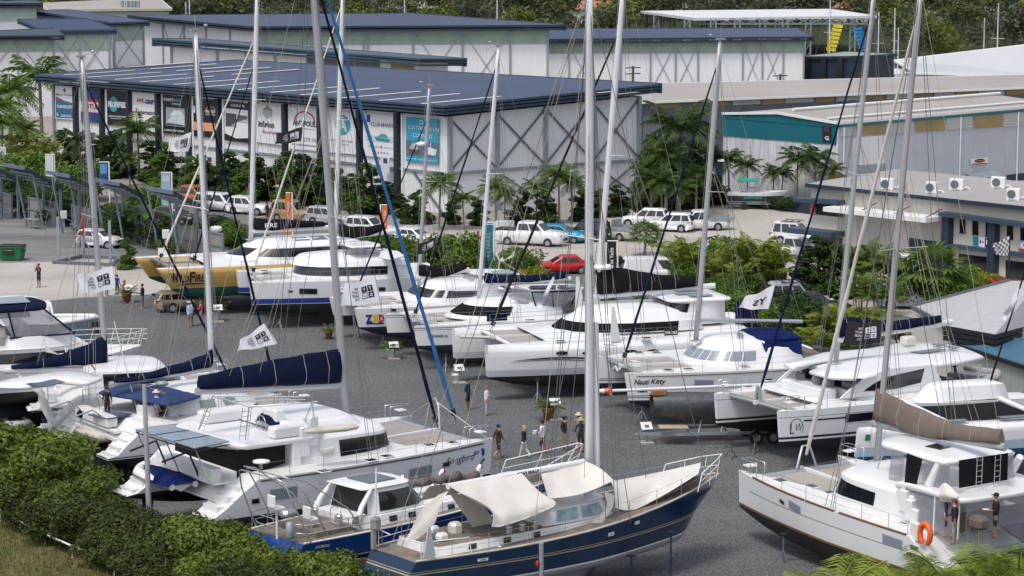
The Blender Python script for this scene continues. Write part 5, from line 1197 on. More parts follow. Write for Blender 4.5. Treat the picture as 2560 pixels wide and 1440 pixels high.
sp=B.yp(1678,832,3.3);mb=MB();mb.slab([sp+Vector((.42,0,-.3)),sp+Vector((-.42,0,-.3)),sp+Vector((-.42,0,.3)),sp+Vector((.42,0,.3))],.03);o=B.P('for_sale_board',mb,BLACKM)
letters(B,'FOR SALE',lambda u,v:Vector((-u,sp.y+.012,v)),-sp.x,sp.z+.02,.72,.16,PAINTW,.03,parent=o)
mb=MB();mb.tube([sp+Vector((.3,-.02,-.9)),sp+Vector((.3,-.02,-.2))],.02,4);B.P('board_post',mb,SST,o)
mb=MB();text_on(mb,'157885',lambda u,v:Vector((-u,2.93,v)),-8.4,zd+.28,.8,.15);B.P('lettering',mb,INK)
Ze=lambda X,Y:(860+X/4.129,600+Y/4.129)
B,H=catamaran('R4','white catamaran with clear cockpit screens, navy boom cover and script name on its bow',(1033,816),13.4,-112,2.65,1,hp(13.4,2.75,1.2,1.25,0,hb=1.0,bands=[(.95,.98,3),(1.06,1.1,3)],rake=.15,zk=.65),RH,mats=[GEL,GELD,ANTIN,DSTRIPE],xf=9.6,xb=12.2,xa=1.2,rail=False)
zd=H.zd(7)
A0,A1,A2,A3=ring(3.4,10.3,2.5,zd,6.6,2.0),ring(3.4,9.9,2.4,zd+.2,6.6,2.0),ring(3.5,9.0,2.05,zd+.75,6.3,2.0),ring(3.5,8.8,1.95,zd+.85,6.2,2.0)
cab=B.P('cabin',house([A0,A1,A2,A3],.22),GEL)
t0,t1=ring_t(A1,7.0,-1),ring_t(A1,7.0,1);mb=MB();wpatch(mb,A1,A2,t0,t1,.02,.95,.025,n=36);B.P('window_cover',mb,CVB,cab)
f,t,mo=mast(B,8.15,zd+.95,(1246,116),.26,MASTW,(.5,.3),spl=1.1)
bo=boom_cover(B,[(1212,682,708),(1250,686,707),(1310,688,706),(1360,685,702),(1415,680,695)],CVN,.34,boom_ext=.3)
rig(B,f,t,H,Vector((12.3,0,2.8)),.07,CVB,topping=bo[-1])
ho=[B.zp(*Ze(*q),4.5)for q in((1640,465),(1760,448),(2350,450),(2500,490),(1925,515))]
hr=B.P('hardtop',plate(rounded(ho,.4,3),.12,.05,.06),GEL)
for q4 in(((1930,470),(1900,495),(2180,492),(2190,466)),((2210,466),(2200,492),(2400,490),(2390,466))):panel(B,[B.zp(*Ze(*q),4.62)for q in q4],.03,SOLAR,'solar_panel',hr)
panel(B,[B.yp(*Ze(*q),2.0)for q in((1760,470),(1700,590),(1900,700),(1925,515))],.015,SMOKE,'clear_screen');panel(B,[B.yp(*Ze(*q),2.1)for q in((1940,520),(1985,700),(2060,770),(2180,770),(2420,540),(2420,510))],.015,SMOKE,'clear_screen')
panel(B,[B.yp(*Ze(*q),2.12)for q in((1935,515),(1940,545),(2425,535),(2425,508))],.03,CVN,'screen_band')
for q in((1930,515,1985,705),(2150,520,2165,760),(2420,510,2330,700)):strut(B,[B.yp(*Ze(q[0],q[1]),2.05),B.yp(*Ze(q[2],q[3]),2.1)],.04,CVN,'hardtop_leg')
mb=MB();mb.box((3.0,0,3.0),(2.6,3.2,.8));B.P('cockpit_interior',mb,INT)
mb=MB();mb.box(tuple(B.yp(*Ze(1580,790),3.45)),(1.35,.08,.55),ch=.03);B.P('rail_bag',mb,CVN)
mb=MB();H.text(mb,'Dioness',2.65,1,12.1,2.15,.95,.2,slant=.35);H.text(mb,'III',2.65,1,11.45,2.1,.16,.14);B.P('lettering',mb,INK,B.hulls[1])
for q in((990,852),(1920,840)):hatch(B,deckpt(B,*Ze(*q),.02),.45,.5)
rails(B,H,2.65,1,[1,3,5,7,8.5,10,11.2,12.4],h=.75,lines=(.3,.55,.75));rails(B,H,-2.65,-1,[1,3,5,7,9,11,12.4])
wturbine(B,(1.2,-2.4,3.0),B.yp(1258,655,-2.4))
B,H=catamaran('R3','white catamaran with big blue, yellow and red letters on its square bow',(888,771),12,-112,2.55,1,hp(12,2.75,1.2,1.2,0,hb=1.0,bands=[],rake=.25,wb=.25,zk=.65),RH,mats=[GEL,GELD,ANTIN],xf=8.2,xb=11.2,xa=1.2,rail=False,tramp=True)
zd=H.zd(6)
A0,A1,A2=ring(2.0,7.6,2.4,zd,5.2,3),ring(2.1,6.6,2.15,zd+.9,5,3),ring(2.2,6.4,2.0,zd+1.0,4.8,3)
cab=B.P('cabin',house([A0,A1,A2],.3),GEL)
swin(B,cab,A0,A1,1,6.9,6.2,.35,.85);swin(B,cab,A0,A1,1,5.9,3.4,.3,.82,v1b=.7);swin(B,cab,A0,A1,-1,5.9,3.4,.3,.8)
t0,t1=ring_t(A0,7.0,-1),ring_t(A0,7.0,1);mb=MB();wpatch(mb,A0,A1,t0,t1,.35,.88,.025,n=20);B.P('window',mb,TINT,cab)
f,t,mo=mast(B,6.85,zd+.1,(1073,215),.24,MASTG,(.55,),spl=1.1);radar(B,f.lerp(t,.72)+Vector((.35,0,0)),mo)
bo=boom_cover(B,[(1046,660,690),(1080,664,694),(1120,664,690),(1165,655,672)],CVB,.35)
rig(B,f,t,H,Vector((11.2,0,2.8)),.06,CVN,topping=bo[-1],fst=.85)
ho=[B.zp(*Ze(*q),4.3)for q in((1170,300),(1500,298),(1640,300),(1830,350),(1400,355))]
B.P('hardtop',plate(rounded(ho,.3,3),.12,.05),GEL);panel(B,[B.zp(*Ze(*q),4.36)for q in((1510,318),(1560,345),(1790,345),(1690,302))],.02,SOLARL,'solar_panel')
panel(B,[B.yp(*Ze(*q),1.8)for q in((1250,355),(1220,390),(1330,430),(1400,360))],.015,SMOKE,'clear_screen')
for sx,sy in((1.0,1.9),(1.0,-1.9),(3.2,1.9),(3.2,-1.9)):strut(B,[(sx,sy,3.0),(sx,sy,4.2)],.03,SST,'hardtop_leg')
for ch,xc,w_,c in(('Z',11.3,.5,(.02,.03,.22)),('E',10.86,.34,(.75,.55,.02)),('D',10.46,.36,(.55,.03,.04))):
 mb=MB();H.text(mb,ch,2.55,1,xc,2.08,w_,.56,bold=.06);B.P('lettering',mb,mat('paint_'+('blue','yellow','red')['ZED'.index(ch)],c,.4,var=0),B.hulls[1])
mb=MB();H.patch(mb,2.55,1,11.5,10.3,1.72,1.82,.018);B.P('underline',mb,MATS['paint_blue'],B.hulls[1])
mb=MB();H.patch(mb,2.55,1,9.5,3.2,2.2,2.32,.02,n=12,z0b=2.0,z1b=2.5);B.P('hull_window',mb,TINT,B.hulls[1])
for q in((520,728),):portlight(B,H,1,(*Ze(495,716),*Ze(548,742)),TINT)
for q in((640,540),(750,578),(1000,592)):hatch(B,deckpt(B,*Ze(*q),.02),.45,.5)
rails(B,H,2.55,1,[1,2.6,4.2,5.8,7.4,9,10.4],h=.75,lines=(.3,.55,.75));rails(B,H,-2.55,-1,[1,3,5,7,9,10.4])
Zf=lambda X,Y:(300+X/1.916,540+Y/1.916)
B,H=catamaran('R2','white flybridge catamaran with a blue band along its waterline',(624,705),13.6,-105,2.8,1,hp(13.6,3.2,1.5,1.5,0,hb=1.05,bands=[(.03,.38,3)],rake=.12,wb=.3),RH,mats=[GEL,GELD,ANTI,mat('blue_boot_band',(.02,.05,.28),.35,var=.05)],xf=10.6,xb=12.9,xa=1.2,rail=False)
zd=H.zd(6)
A0,A1,A2=ring(2.6,10.2,2.7,zd,6.2,2.3),ring(2.6,9.9,2.6,zd+.75,6.1,2.3),ring(2.7,10.2,2.7,zd+.85,6.2,2.3)
cab=B.P('cabin',house([A0,A1],.1),GEL);B.P('cabin_roof',house([ring(2.7,10.3,2.75,zd+.76,6.2,2.3),ring(2.7,10.0,2.6,zd+1.1,6.1,2.3)],.35),GEL)
t0,t1=ring_t(A0,4.2,-1),ring_t(A0,4.2,1);mb=MB();wpatch(mb,A0,A1,t0,t1,.2,.95,.025,n=40);B.P('window',mb,TINT,cab)
f,t,mo=mast(B,7.3,zd+1.3,(857,-40),.3,MASTW,(.5,),spl=1.1)
bo=boom_cover(B,[(848,560,592),(880,566,596),(920,566,590),(955,560,578)],CVB,.35,boom_ext=1)
rig(B,f,t,H,Vector((12.9,0,3.2)),.07,CVW,topping=bo[-1])
zr=5.3;hoo=[B.zp(*Zf(*q),zr)for q in((1050,128),(1120,118),(1180,118),(1250,132),(1245,142),(1110,148))];B.P('hardtop',plate(rounded(hoo,.3,3),.12,.05,.08),GEL)
hoo=[B.zp(*Zf(*q),4.9)for q in((1250,165),(1330,165),(1365,190),(1300,205),(1240,195))];B.P('aft_awning',plate(rounded(hoo,.3,3),.1,.04),GEL)
c_=sum((B.zp(*Zf(*q),4.4)for q in((1100,190),(1230,195))),Vector())/2
for dx in(-1.3,0,1.3):
 for dy in(-1.4,1.4):strut(B,[(c_.x+dx,c_.y*0+dy,zd+1.1),(c_.x+dx*.9,dy*.9,zr-.1)],.04,CVB,'hardtop_leg')
panel(B,[(c_.x+1.3,1.5,zd+1.1),(c_.x-2.5,1.5,zd+.4),(c_.x-2.2,1.4,zr-.6),(c_.x+1.2,1.35,zr-.1)],.015,SMOKE,'clear_screen')
portlight(B,H,1,(*Zf(862,350),*Zf(945,375)),TINT);portlight(B,H,1,(*Zf(810,360),*Zf(830,368)),TINT);portlight(B,H,1,(*Zf(1240,340),*Zf(1270,358)),TINT)
mb=MB();H.text(mb,'Nan',2.8,1,7.2,2.35,.9,.3,slant=.3);B.P('lettering',mb,mat('red_lettering',(.4,.02,.03),.4,var=0),B.hulls[1])
for q in((610,255),(690,265)):hatch(B,deckpt(B,*Zf(*q),.02),.5,.5)
rails(B,H,2.8,1,[1,3,5,7,9,10.6,12.2]);rails(B,H,-2.8,-1,[1,3,5,7,9,10.6,12.2])
GOLDH=mat('gold_hull_paint',(.46,.3,.09),.3,.1,var=.06,scale=.5)
B,H=catamaran('R1','gold hulled racing catamaran with green underbody and brushed black name',(392,672),17,-112,3.2,1,hp(17,3.4,1.45,1.4,0,hb=1.1,bands=[(.0,.06,3)],rake=1.0,wb=.45,soft=.35,ent=2.6,zk=1.25,tk=.78),RH,mats=[GOLDH,GEL,mat('green_antifoul',(.01,.085,.07),.5,var=.2),DSTRIPE],xf=12.2,xb=15.8,xa=1.2,pulp=False,rail=False)
zd=H.zd(8)
mb=MB();mb.loft([[Vector((x,y,zz))for y,zz in((-3.3,zd-.02),(-2.2,zd+.2*f_),(0,zd+.35*f_),(2.2,zd+.2*f_),(3.3,zd-.02))]for x,f_ in((13.2,.1),(12,.6),(10,1),(2,1))],0,closed=False);B.P('deck_moulding',mb,GEL)
A0,A1,A2=ring(1.8,11.6,2.6,zd+.15,7.6,1.8),ring(1.8,9.9,2.4,zd+.95,7,1.8),ring(1.9,9.6,2.2,zd+1.1,6.8,1.8)
cab=B.P('cabin',house([A0,A1,A2],.3),GEL)
swin(B,cab,A0,A1,1,9.9,2.4,.25,.92,v0b=.15,n=20,v1b=.92);swin(B,cab,A0,A1,-1,9.9,2.4,.25,.92,n=20)
t0=ring_t(A0,10.6,-1);t1=ring_t(A0,10.6,1);mb=MB();wpatch(mb,A0,A1,t0,t1,.3,.9,.025,n=16);B.P('window',mb,TINT,cab)
for k in range(3):panel(B,[(6.6-k*1.3,.6,zd+1.42),(5.5-k*1.3,.6,zd+1.42),(5.5-k*1.3,1.75,zd+1.3),(6.6-k*1.3,1.75,zd+1.3)],.03,SOLAR,'solar_panel')
f,t,mo=mast(B,9.4,zd+1.3,(643,-40),.34,MASTW,(.55,),spl=1.1)
bo=boom_cover(B,[(634,545,575),(680,547,577),(740,550,570),(810,554,566)],CVB,.38,boom_ext=.6)
mb=MB();text_on(mb,'FIRE',lambda u,v:Vector((-u,.42,v)),-8.0,bo[8].z+.35,.9,.3);B.P('lettering',mb,PAINTW)
rig(B,f,t,H,Vector((15.9,0,3.45)),.08,CVW,topping=bo[-1],fst=.8);furled(B,Vector((13.6,.4,3.6)),f.lerp(t,.7),CVB,.06)
panel(B,[(13.3,-2.3,3.25),(13.3,2.3,3.25),(13.1,2.3,3.28),(13.1,-2.3,3.28)],.02,BLACKM,'net_edge')
mb=MB();mb.beam((15.8,-2.6,3.35),(15.8,2.6,3.35),.5,.06);B.P('crossbeam_fairing',mb,mat('black_glossy',(.02,.02,.022),.2))
fnh=H.fn(3.2,1)
mb=MB();H.text(mb,'W',3.2,1,16.2,2.78,.66,.74,bold=.04,slant=.25);H.text(mb,'ILD',3.2,1,15.45,2.7,.78,.48,bold=.03,slant=.25);H.text(mb,'F',3.2,1,14.8,2.8,.42,.74,bold=.04,slant=.25);H.text(mb,'IRE',3.2,1,14.22,2.72,.68,.5,bold=.03,slant=.25)
for k in range(12):
 a,b=k/12,(k+1)/12;g=lambda q:(-16.4+q*3.2,2.2+.22*q**.5-.12*q*q,.05*math.sin(math.pi*(.08+.9*q)))
 (x0,z0,w0),(x1,z1,w1)=g(a),g(b);mb.add([fnh(x0,z0-w0),fnh(x1,z1-w1),fnh(x1,z1+w1),fnh(x0,z0+w0)],[(0,1,2,3)])
B.P('lettering',mb,INK,B.hulls[1])
mb=MB();H.text(mb,'X7631',3.2,1,10.6,3.2,.7,.16);B.P('lettering',mb,INK,B.hulls[1])
LH='boats in the left hand row'
Zs=lambda X,Y:(720+X/2.409,980+Y/2.409)
Zt=lambda X,Y:(270+X/2.155,940+Y/2.155)
Z3=lambda X,Y:(X/2.559,840+Y/2.559)
Z1=lambda X,Y:(X/3.56,730+Y/3.56)
Zk=lambda X,Y:(900+X/1.549,1100+Y/1.549)
Zu=lambda X,Y:(620+X/2.51,1130+Y/2.51)
def pxof(p):
 d=p.y*CP-(p.z-CH)*SP;u=p.y*SP+(p.z-CH)*CP
 return(1280+F*p.x/d,720-F*u/d)
BLUEINK=mat('blue_lettering',(.02,.03,.25),.4,var=0)
B,H=catamaran('SB','large white flybridge catamaran with blue script and a bird emblem on its bow',(1232,1094),15.9,53.5,3.3,-1,hp(16.3,3.4,1.75,1.7,0,hb=1.15,bands=[(-.02,.1,3)],rake=.15,scoop=[(0,1.7),(.5,1.78),(1.2,2.2),(1.9,2.75),(2.7,3.3)]),LH,mats=[GEL,GELD,ANTI,DSTRIPE],xa=1.3,xf=11.6,xb=14.9,rail=False)
zd=H.zd(8)
A0,A1,A2=ring(5.6,11.0,3.0,zd,9.2,4),ring(5.6,10.75,2.9,zd+1.0,9.1,4),ring(5.7,10.6,2.75,zd+1.15,9,4)
cab=B.P('cabin',house([A0,A1,A2],.12),GEL)
for s in(1,-1):swin(B,cab,A0,A1,s,10.0,7.75,.25,.86,v0b=.12)
t0,t1=ring_t(A0,9.9,-1),ring_t(A0,9.9,1);mb=MB();wpatch(mb,A0,A1,t0,t1,.25,.86,.022,n=30);B.P('window',mb,TINT,cab)
zf=4.62
fl=rounded([Vector((2.6,3.0,zf)),Vector((2.45,0,zf)),Vector((2.6,-3.0,zf)),Vector((6.6,-3.0,zf)),Vector((7.4,-2.5,zf)),Vector((7.4,2.5,zf)),Vector((6.6,3.0,zf))],.5)
B.P('fly_deck',plate(fl,.25,.08),GEL)
mb=MB();mb.loft([ring(5.4,10.2,2.4,zd+1.1,8,3),ring(5.6,9.4,2.2,zf+.35,8,3),ring(5.8,9.2,2.0,zf+.45,8,3)],0,True,(False,True));B.P('fly_coaming',mb,GEL)
mb=MB();mb.box((5.2,-2.55,zf+.28),(1.6,.6,.5),ch=.08);B.P('fly_seat',mb,GEL);mb=MB();mb.box((5.0,2.3,zf+.28),(2.6,.9,.5),ch=.08);B.P('fly_seat',mb,GEL)
for x in(5.7,6.15,6.6):mb=MB();mb.box((x-.2,-2.62,zd+.6+(x-5.7)*.9),(.45,.7,1.3),ch=.04);B.P('stair_step',mb,GEL)
hw_=B.yp(*Zt(825,262),-.6);mb=MB();mb.tube([hw_+Vector((0,math.cos(a)*.42,math.sin(a)*.42))for a in[2*math.pi*k/18 for k in range(19)]],.025,5,caps=False)
for k in range(6):a=math.pi*k/3;mb.tube([hw_,hw_+Vector((0,math.cos(a)*.42,math.sin(a)*.42))],.012,4)
B.P('steering_wheel',mb,SST);mb=MB();mb.box((hw_.x+.6,hw_.y-.1,zf+.5),(.5,1.1,.9),ch=.06);B.P('helm_console',mb,GEL)
cloth(B,[[B.yp(*Zt(790,245),.2),B.yp(*Zt(835,195),0),B.yp(*Zt(900,205),-.2)],[B.yp(*Zt(830,245),-.8),B.yp(*Zt(880,215),-.8),B.yp(*Zt(940,240),-.8)],[B.yp(*Zt(900,285),-1.5),B.yp(*Zt(935,260),-1.4),B.yp(*Zt(960,262),-1.3)]],CVN,'spray_hood',wr=.02)
cloth(B,[[B.yp(*Zt(930,232),.5),B.yp(*Zt(1000,245),.4)],[B.yp(*Zt(965,272),-.6),B.yp(*Zt(1045,268),-.6)]],CVN,'spray_hood')
zt_=6.6;fr=[B.zp(*Zt(*q),zt_)for q in((565,108),(760,165),(1100,142),(1030,112))]
mb=MB();mb.tube(fr+[fr[0]],.035,6);mb.tube([fr[0].lerp(fr[1],.5),fr[3].lerp(fr[2],.5)],.03,5)
for a,b in((0,(490,290)),(1,(740,345)),(2,(1115,265)),(2,(1045,275))):mb.tube([fr[a],B.zp(*Zt(*b),zf+.1)],.03,5)
B.P('bimini_frame',mb,ALU)
ladder(B,B.zp(*Zt(560,115),zt_),B.zp(*Zt(500,292),zf),(0,.45,0),n=7);ladder(B,B.zp(*Zt(750,165),zt_),B.zp(*Zt(730,345),zf),(.45,0,0),n=7)
def pan(q4,y=None,x=None,m=CVB,nm='shade_screen',t=.02):return panel(B,[B.yp(*Zt(*q),y)if y is not None else B.xp(*Zt(*q),x)for q in q4],t,m,nm)
pan(((690,400),(695,572),(830,512),(955,470),(925,385)),y=-2.9);pan(((362,362),(355,478),(690,572),(690,400)),x=2.75)
sp=[B.zp(*Zt(*q),5.0)for q in((150,286),(465,386),(655,350),(330,262))]
so_=B.P('solar_panel',plate(sp,.06,.02),SOLARL)
mb=MB()
for k in(1/3,2/3):mb.beam(sp[0].lerp(sp[1],k)+Vector((0,0,.01)),sp[3].lerp(sp[2],k)+Vector((0,0,.01)),.04,.02)
for a,b in((0,1),(1,2),(3,0)):mb.tube([sp[a]-Vector((0,0,.15)),sp[b]-Vector((0,0,.15))],.03,5)
B.P('panel_frame',mb,BLACKM,so_)
for p,q in((sp[1],(1.4,-2.7,zd-.6)),(sp[0],(1.2,2.2,zd-.6)),(sp[1].lerp(sp[0],.5),(1.4,0,zd-.6))):strut(B,[p,q],.03,SST,'arch_leg')
mb=MB();mb.box((3.6,0,zd-.35),(4.4,5.6,.1));mb.box((1.7,0,zd-.05),(.5,5.0,.6),ch=.05);B.P('cockpit_floor',mb,GEL)
mb=MB();mb.box((5.5,0,zd+.5),(.08,4.4,1.6));B.P('saloon_door',mb,GLASS)
for s in(1,-1):steps(B,H,s*3.3,s,.35,2.5,1.55,3.0,4)
pc=B.yp(*Zt(300,552),.35)
t_=dinghy('covered_dinghy','white dinghy under a navy cover slung behind the large flybridge catamaran',B.W(pc),3.6,1.7,B.rz+math.pi/2,GEL,cover=CVR,motor=False)
for y in(-1.3,1.6):strut(B,[(1.5,y,zd-.3),(1.0,y,zd+.9),(-.3,y,zd+.6)],.05,BLACKM,'davit')
f,t,mo=mast(B,10.0,zd+1.1,(773,-180),.34,MASTG,(.42,),spl=1.6)
bo=boom_cover(B,[(849,872,958),(800,879,960),(740,889,963),(660,904,966),(580,921,970),(497,940,974)],CVN,.42,boomm=ALU,boom_ext=.15)
furled(B,B.yp(1090,1052,0),f.lerp(t,.93),CVN,.085);furled(B,B.yp(1134,1034,0),f.lerp(t,.97),mat('bright_blue_canvas',(.02,.16,.4),.8,var=.2,scale=2),.1)
rig(B,f,t,H,None,topping=bo[-1])
a=Vector((14.9,0,zd));mb=MB();mb.tube([a+Vector((-.1,.6,0)),a+Vector((.0,.35,1.2)),a+Vector((.05,0,1.5)),a+Vector((0,-.35,1.2)),a+Vector((-.1,-.6,0))],.06,6);mb.tube([a+Vector((0,-.2,1.35)),(15.6,-3.2,zd+.05)],.025,5);mb.tube([a+Vector((0,.2,1.35)),(15.6,3.2,zd+.05)],.025,5);B.P('seagull_striker',mb,ALU)
k0=B.zp(*Zs(95,245),5.0);k1=B.zp(*Zs(425,215),5.0);mb=MB();d_=k1-k0;mb.loft([[k0+d_*u+Vector((0,.34*w_*math.cos(a),.16*w_*math.sin(a)+.05))for a in[2*math.pi*j/10 for j in range(10)]]for u,w_ in((0,.15),(.06,.6),(.25,1),(.75,1),(.94,.7),(1,.2))],0);B.P('kayak',mb,HYPA)
cloth(B,[[B.yp(*Zs(180,290),-2.4),B.yp(*Zs(270,280),-2.4)],[B.yp(*Zs(190,345),-2.95),B.yp(*Zs(278,330),-2.95)],[B.yp(*Zs(200,375),-3.0),B.yp(*Zs(272,378),-3.0)]],CVW,'bundled_cover',wr=.06)
mb2=MB();H.text(mb2,'Songbird',-3.3,-1,13.7,2.72,1.8,.46,bold=.0,slant=.3);H.text(mb2,'50',-3.3,-1,14.75,2.88,.34,.2,slant=.3)
B.P('lettering',mb2,BLUEINK,B.hulls[-1])
fnb=H.fn(-3.3,-1);
for pts,c in(([(15.55,3.05),(15.78,3.0),(15.85,2.75),(15.68,2.62)],(.02,.06,.35)),([(15.85,2.62),(15.98,2.78),(16.12,3.05),(15.92,2.7),(15.7,2.45)],(.12,.03,.15)),([(15.72,2.55),(15.9,2.5),(15.55,2.2),(15.42,2.18)],(.0,.2,.06))):
 mb=MB();mb.add([fnb(p[0]-.5,p[1])for p in pts],[tuple(range(len(pts)))]);B.P('bird_emblem',mb,mat('emblem_%d'%int(c[0]*100+c[1]*1000),c,.4,var=0),B.hulls[-1])
for x0,x1,z0,z1,m in((11.9,10.6,2.3,2.75,GREYWIN),(4.6,3.3,2.35,2.8,GREYWIN),(13.0,12.6,2.55,2.75,TINT),(9.9,9.4,2.4,2.62,TINT),(2.75,2.4,2.3,2.5,TINT)):
 mb=MB();H.patch(mb,-3.3,-1,x0+.05,x1-.05,z0-.05,z1+.05,.012);fr_=B.P('portlight',mb,GREYF,B.hulls[-1]);mb=MB();H.patch(mb,-3.3,-1,x0,x1,z0,z1,.024);B.P('hull_window',mb,m,B.hulls[-1])
mb=MB();H.patch(mb,-3.3,-1,15.2,2.8,3.22,3.3,.03,n=24);B.P('rub_rail',mb,mat('brown_grey_rail',(.13,.11,.1),.6,var=.1),B.hulls[-1])
mb=MB();H.patch(mb,-3.3,-1,15.9,1.0,2.52,2.535,.012,n=24);B.P('hull_line',mb,GREYF,B.hulls[-1])
for q in((475,183),(585,308),(850,325),(595,392),(500,417),(215,482),(990,310)):hatch(B,deckpt(B,*Zs(*q),.02),.5,.55)
rails(B,H,-3.3,-1,[2.8,4.3,6,7.7,9.4,11,12.6,14.2,15.2]);rails(B,H,3.3,1,[2.8,5,7.7,9.4,11,12.6,14.2,15.2])
mb=MB();mb.box((.9,-3.3+.9,2.6),(.05,.02,.02));text_on(mb,'Songbird 50',lambda u,v:Vector((1.15-(v-2.25)*.6,-3.3+u,v)),.2,2.4,.8,.14);B.P('lettering',mb,INK,B.hulls[-1])
B,H=catamaran('SW','white catamaran with a broad navy bimini and orange lifering beside the solar roofed boat',(793,1003),11.6,56,2.8,-1,hp(11.6,3.6,1.5,1.45,0,hb=1.0,bands=[(.05,.1,3)],rake=.25,scoop=[(0,2.2),(.5,2.3),(.95,2.75),(1.5,3.2),(2.0,3.5)]),LH,mats=[GEL,GELD,ANTI,DSTRIPE],xa=.9,xf=8.6,xb=10.8,rail=False)
zd=H.zd(6)
A0,A1=ring(3.9,9.4,2.3,zd,6.6,2.2),ring(4.1,8.4,2.0,zd+.8,6.4,2.2);cab=B.P('cabin',house([A0,A1],.25),GEL)
for s in(1,-1):swin(B,cab,A0,A1,s,7.8,6.9,.3,.75,m=GREYWIN);swin(B,cab,A0,A1,s,6.4,5.5,.3,.75,m=GREYWIN)
bm=[B.zp(*Z3(*q),4.45)for q in((620,360),(690,330),(830,312),(960,300),(1200,345),(1292,372),(1265,388),(1075,438),(850,395))]
bi=B.P('bimini',plate(rounded(bm,.25,3),.12,.05,.18),CVR if 0 else mat('navy_bimini_canvas',(.012,.035,.12),.8,var=.25,scale=1.2,bump=.3,bscale=2))
mb=MB()
for p in(bm[0],bm[5],bm[7]):mb.tube([p-Vector((0,0,.08)),Vector((p.x*.8+.4,p.y*.9,zd-.1))],.025,5);mb.tube([p-Vector((0,0,.08)),Vector((p.x+.9,p.y*.9,zd-.1))],.02,5)
B.P('bimini_frame',mb,SST,bi)
mb=MB();mb.box((2.4,0,zd-.45),(2.9,4.4,.1));mb.box((1.2,.4,zd-.1),(.6,3.6,.5),ch=.05);B.P('cockpit_floor',mb,GEL)
mb=MB();mb.box((3.85,0,zd+.35),(.08,3.6,1.5));B.P('saloon_door',mb,INT)
mb=MB();mb.box((3.1,-1.3,zd+.1),(.8,.8,.9),ch=.05);B.P('helm_console',mb,GEL)
for s in(1,-1):steps(B,H,s*2.8,s,.2,1.8,2.05,3.2,4)
lifering(B,B.yp(*Z3(1150,555),-2.3),.32,'y')
spn=[B.zp(*Z3(*q),3.7)for q in((562,502),(700,530),(850,497),(690,470))];B.P('solar_panel',plate(spn,.05,.02),SOLAR)
mb=MB();mb.box(tuple(B.yp(*Z3(540,495),1.5)),(.7,.5,.35),ch=.12);B.P('covered_outboard',mb,CVN)
pd=B.yp(*Z3(660,632),.3);dinghy('inflatable_dinghy','cream inflatable dinghy with black outboard hung behind the navy bimini',B.W(pd),3.3,1.6,B.rz+math.pi/2+math.pi,HYPA)
for y in(-1.2,1.5):strut(B,[(1.0,y,zd),(.3,y,zd+.55),(-.6,y,zd+.35)],.04,SST,'davit')
f,t,mo=mast(B,7.3,zd+1.0,(489,78),.28,MASTW,(.5,),spl=1.4);radar(B,B.yp(540,578,0),mo,.3)
bo=boom_cover(B,[(530,862,915),(515,885,920),(460,905,930),(400,922,942),(340,940,952),(283,948,957)],CVN,.34,boomm=ALU,boom_ext=.2)
rig(B,f,t,H,Vector((10.8,0,zd)),.07,CVN,topping=bo[-1])
mb=MB();text_on(mb,'Seawind 4' if 0 else 'Somewind 4',H.fn(-2.8,-1),10.7,3.1,.8,.18,slant=.3);B.P('lettering',mb,INK,B.hulls[-1])
rails(B,H,-2.8,-1,[2,3.5,5,6.5,8,9.5,10.6]);rails(B,H,2.8,1,[2,3.5,5,6.5,8,9.5,10.6])
for q in((605,195),(560,215)):hatch(B,deckpt(B,*Zt(*q),.02),.5,.5,m=GREYF)
strut(B,[B.zp(*Zt(170,235),3.2),B.zp(*Zt(170,235),3.2)+Vector((-.9,.7,4.8))],.025,PAINTW,'whip_aerial')
s_=G(94,1074,2.1);az=74;fw=Vector((math.sin(R(az)),math.cos(R(az)),0));bp=s_+fw*10.8;bp.z=3.6
B,H=catamaran('L2','white hardtop catamaran with curved stern arch and an orange lifering',pxof(bp),10.8,az,2.8,-1,hp(10.8,3.6,1.5,1.45,0,hb=1.0,bands=[],rake=.25,scoop=[(0,2.1),(.5,2.2),(1.0,2.7),(1.6,3.2),(2.2,3.5)]),LH,mats=[GEL,GELD,ANTI],xa=.6,xf=8.0,xb=10.0)
zd=H.zd(6)
A0,A1=ring(2.6,7.9,2.4,zd,5.2,2.4),ring(2.6,6.6,2.2,zd+1.15,5.0,2.4);cab=B.P('cabin',house([A0,A1],.15),GEL)
for s in(1,-1):swin(B,cab,A0,A1,s,6.6,3.4,.2,.9)
t0,t1=ring_t(A0,6.0,-1),ring_t(A0,6.0,1);mb=MB();wpatch(mb,A0,A1,t0,t1,.3,.9,.022,n=20);B.P('window',mb,TINT,cab)
hq=[B.zp(*Z3(*q),4.9)for q in((-120,318),(60,272),(440,216),(590,235),(668,262),(560,302),(350,285),(190,325))]
B.P('hardtop',plate(rounded(hq,.5,3),.16,.06,.16),GEL)
panel(B,[B.zp(*Z3(*q),4.98)for q in((165,305),(280,325),(415,292),(340,270))],.03,SOLAR,'solar_panel')
for x,y in((2.9,-2.1),(2.9,2.0),(.6,-2.1)):strut(B,[(x,y,zd-.2),(x,y,4.8)],.05,GEL,'hardtop_leg')
a_=[B.yp(*Z3(*q),-2.5)for q in((330,560),(318,500),(290,420),(245,355),(200,330))];mb=MB();mb.tube(a_+[a_[-1]+Vector((-.3,1.2,.12)),a_[-1]+Vector((-.3,3.6,.12))],[.2,.17,.14,.12,.1,.1,.1],8);B.P('stern_arch',mb,GEL)
mb=MB();mb.box((3.0,0,zd+.4),(.08,3.8,1.7));B.P('cockpit_bulkhead',mb,INT)
for y in(-1.5,-.5,.5):mb=MB();mb.box((2.93,y,zd+.4),(.05,.14,1.7));B.P('door_frame',mb,GEL)
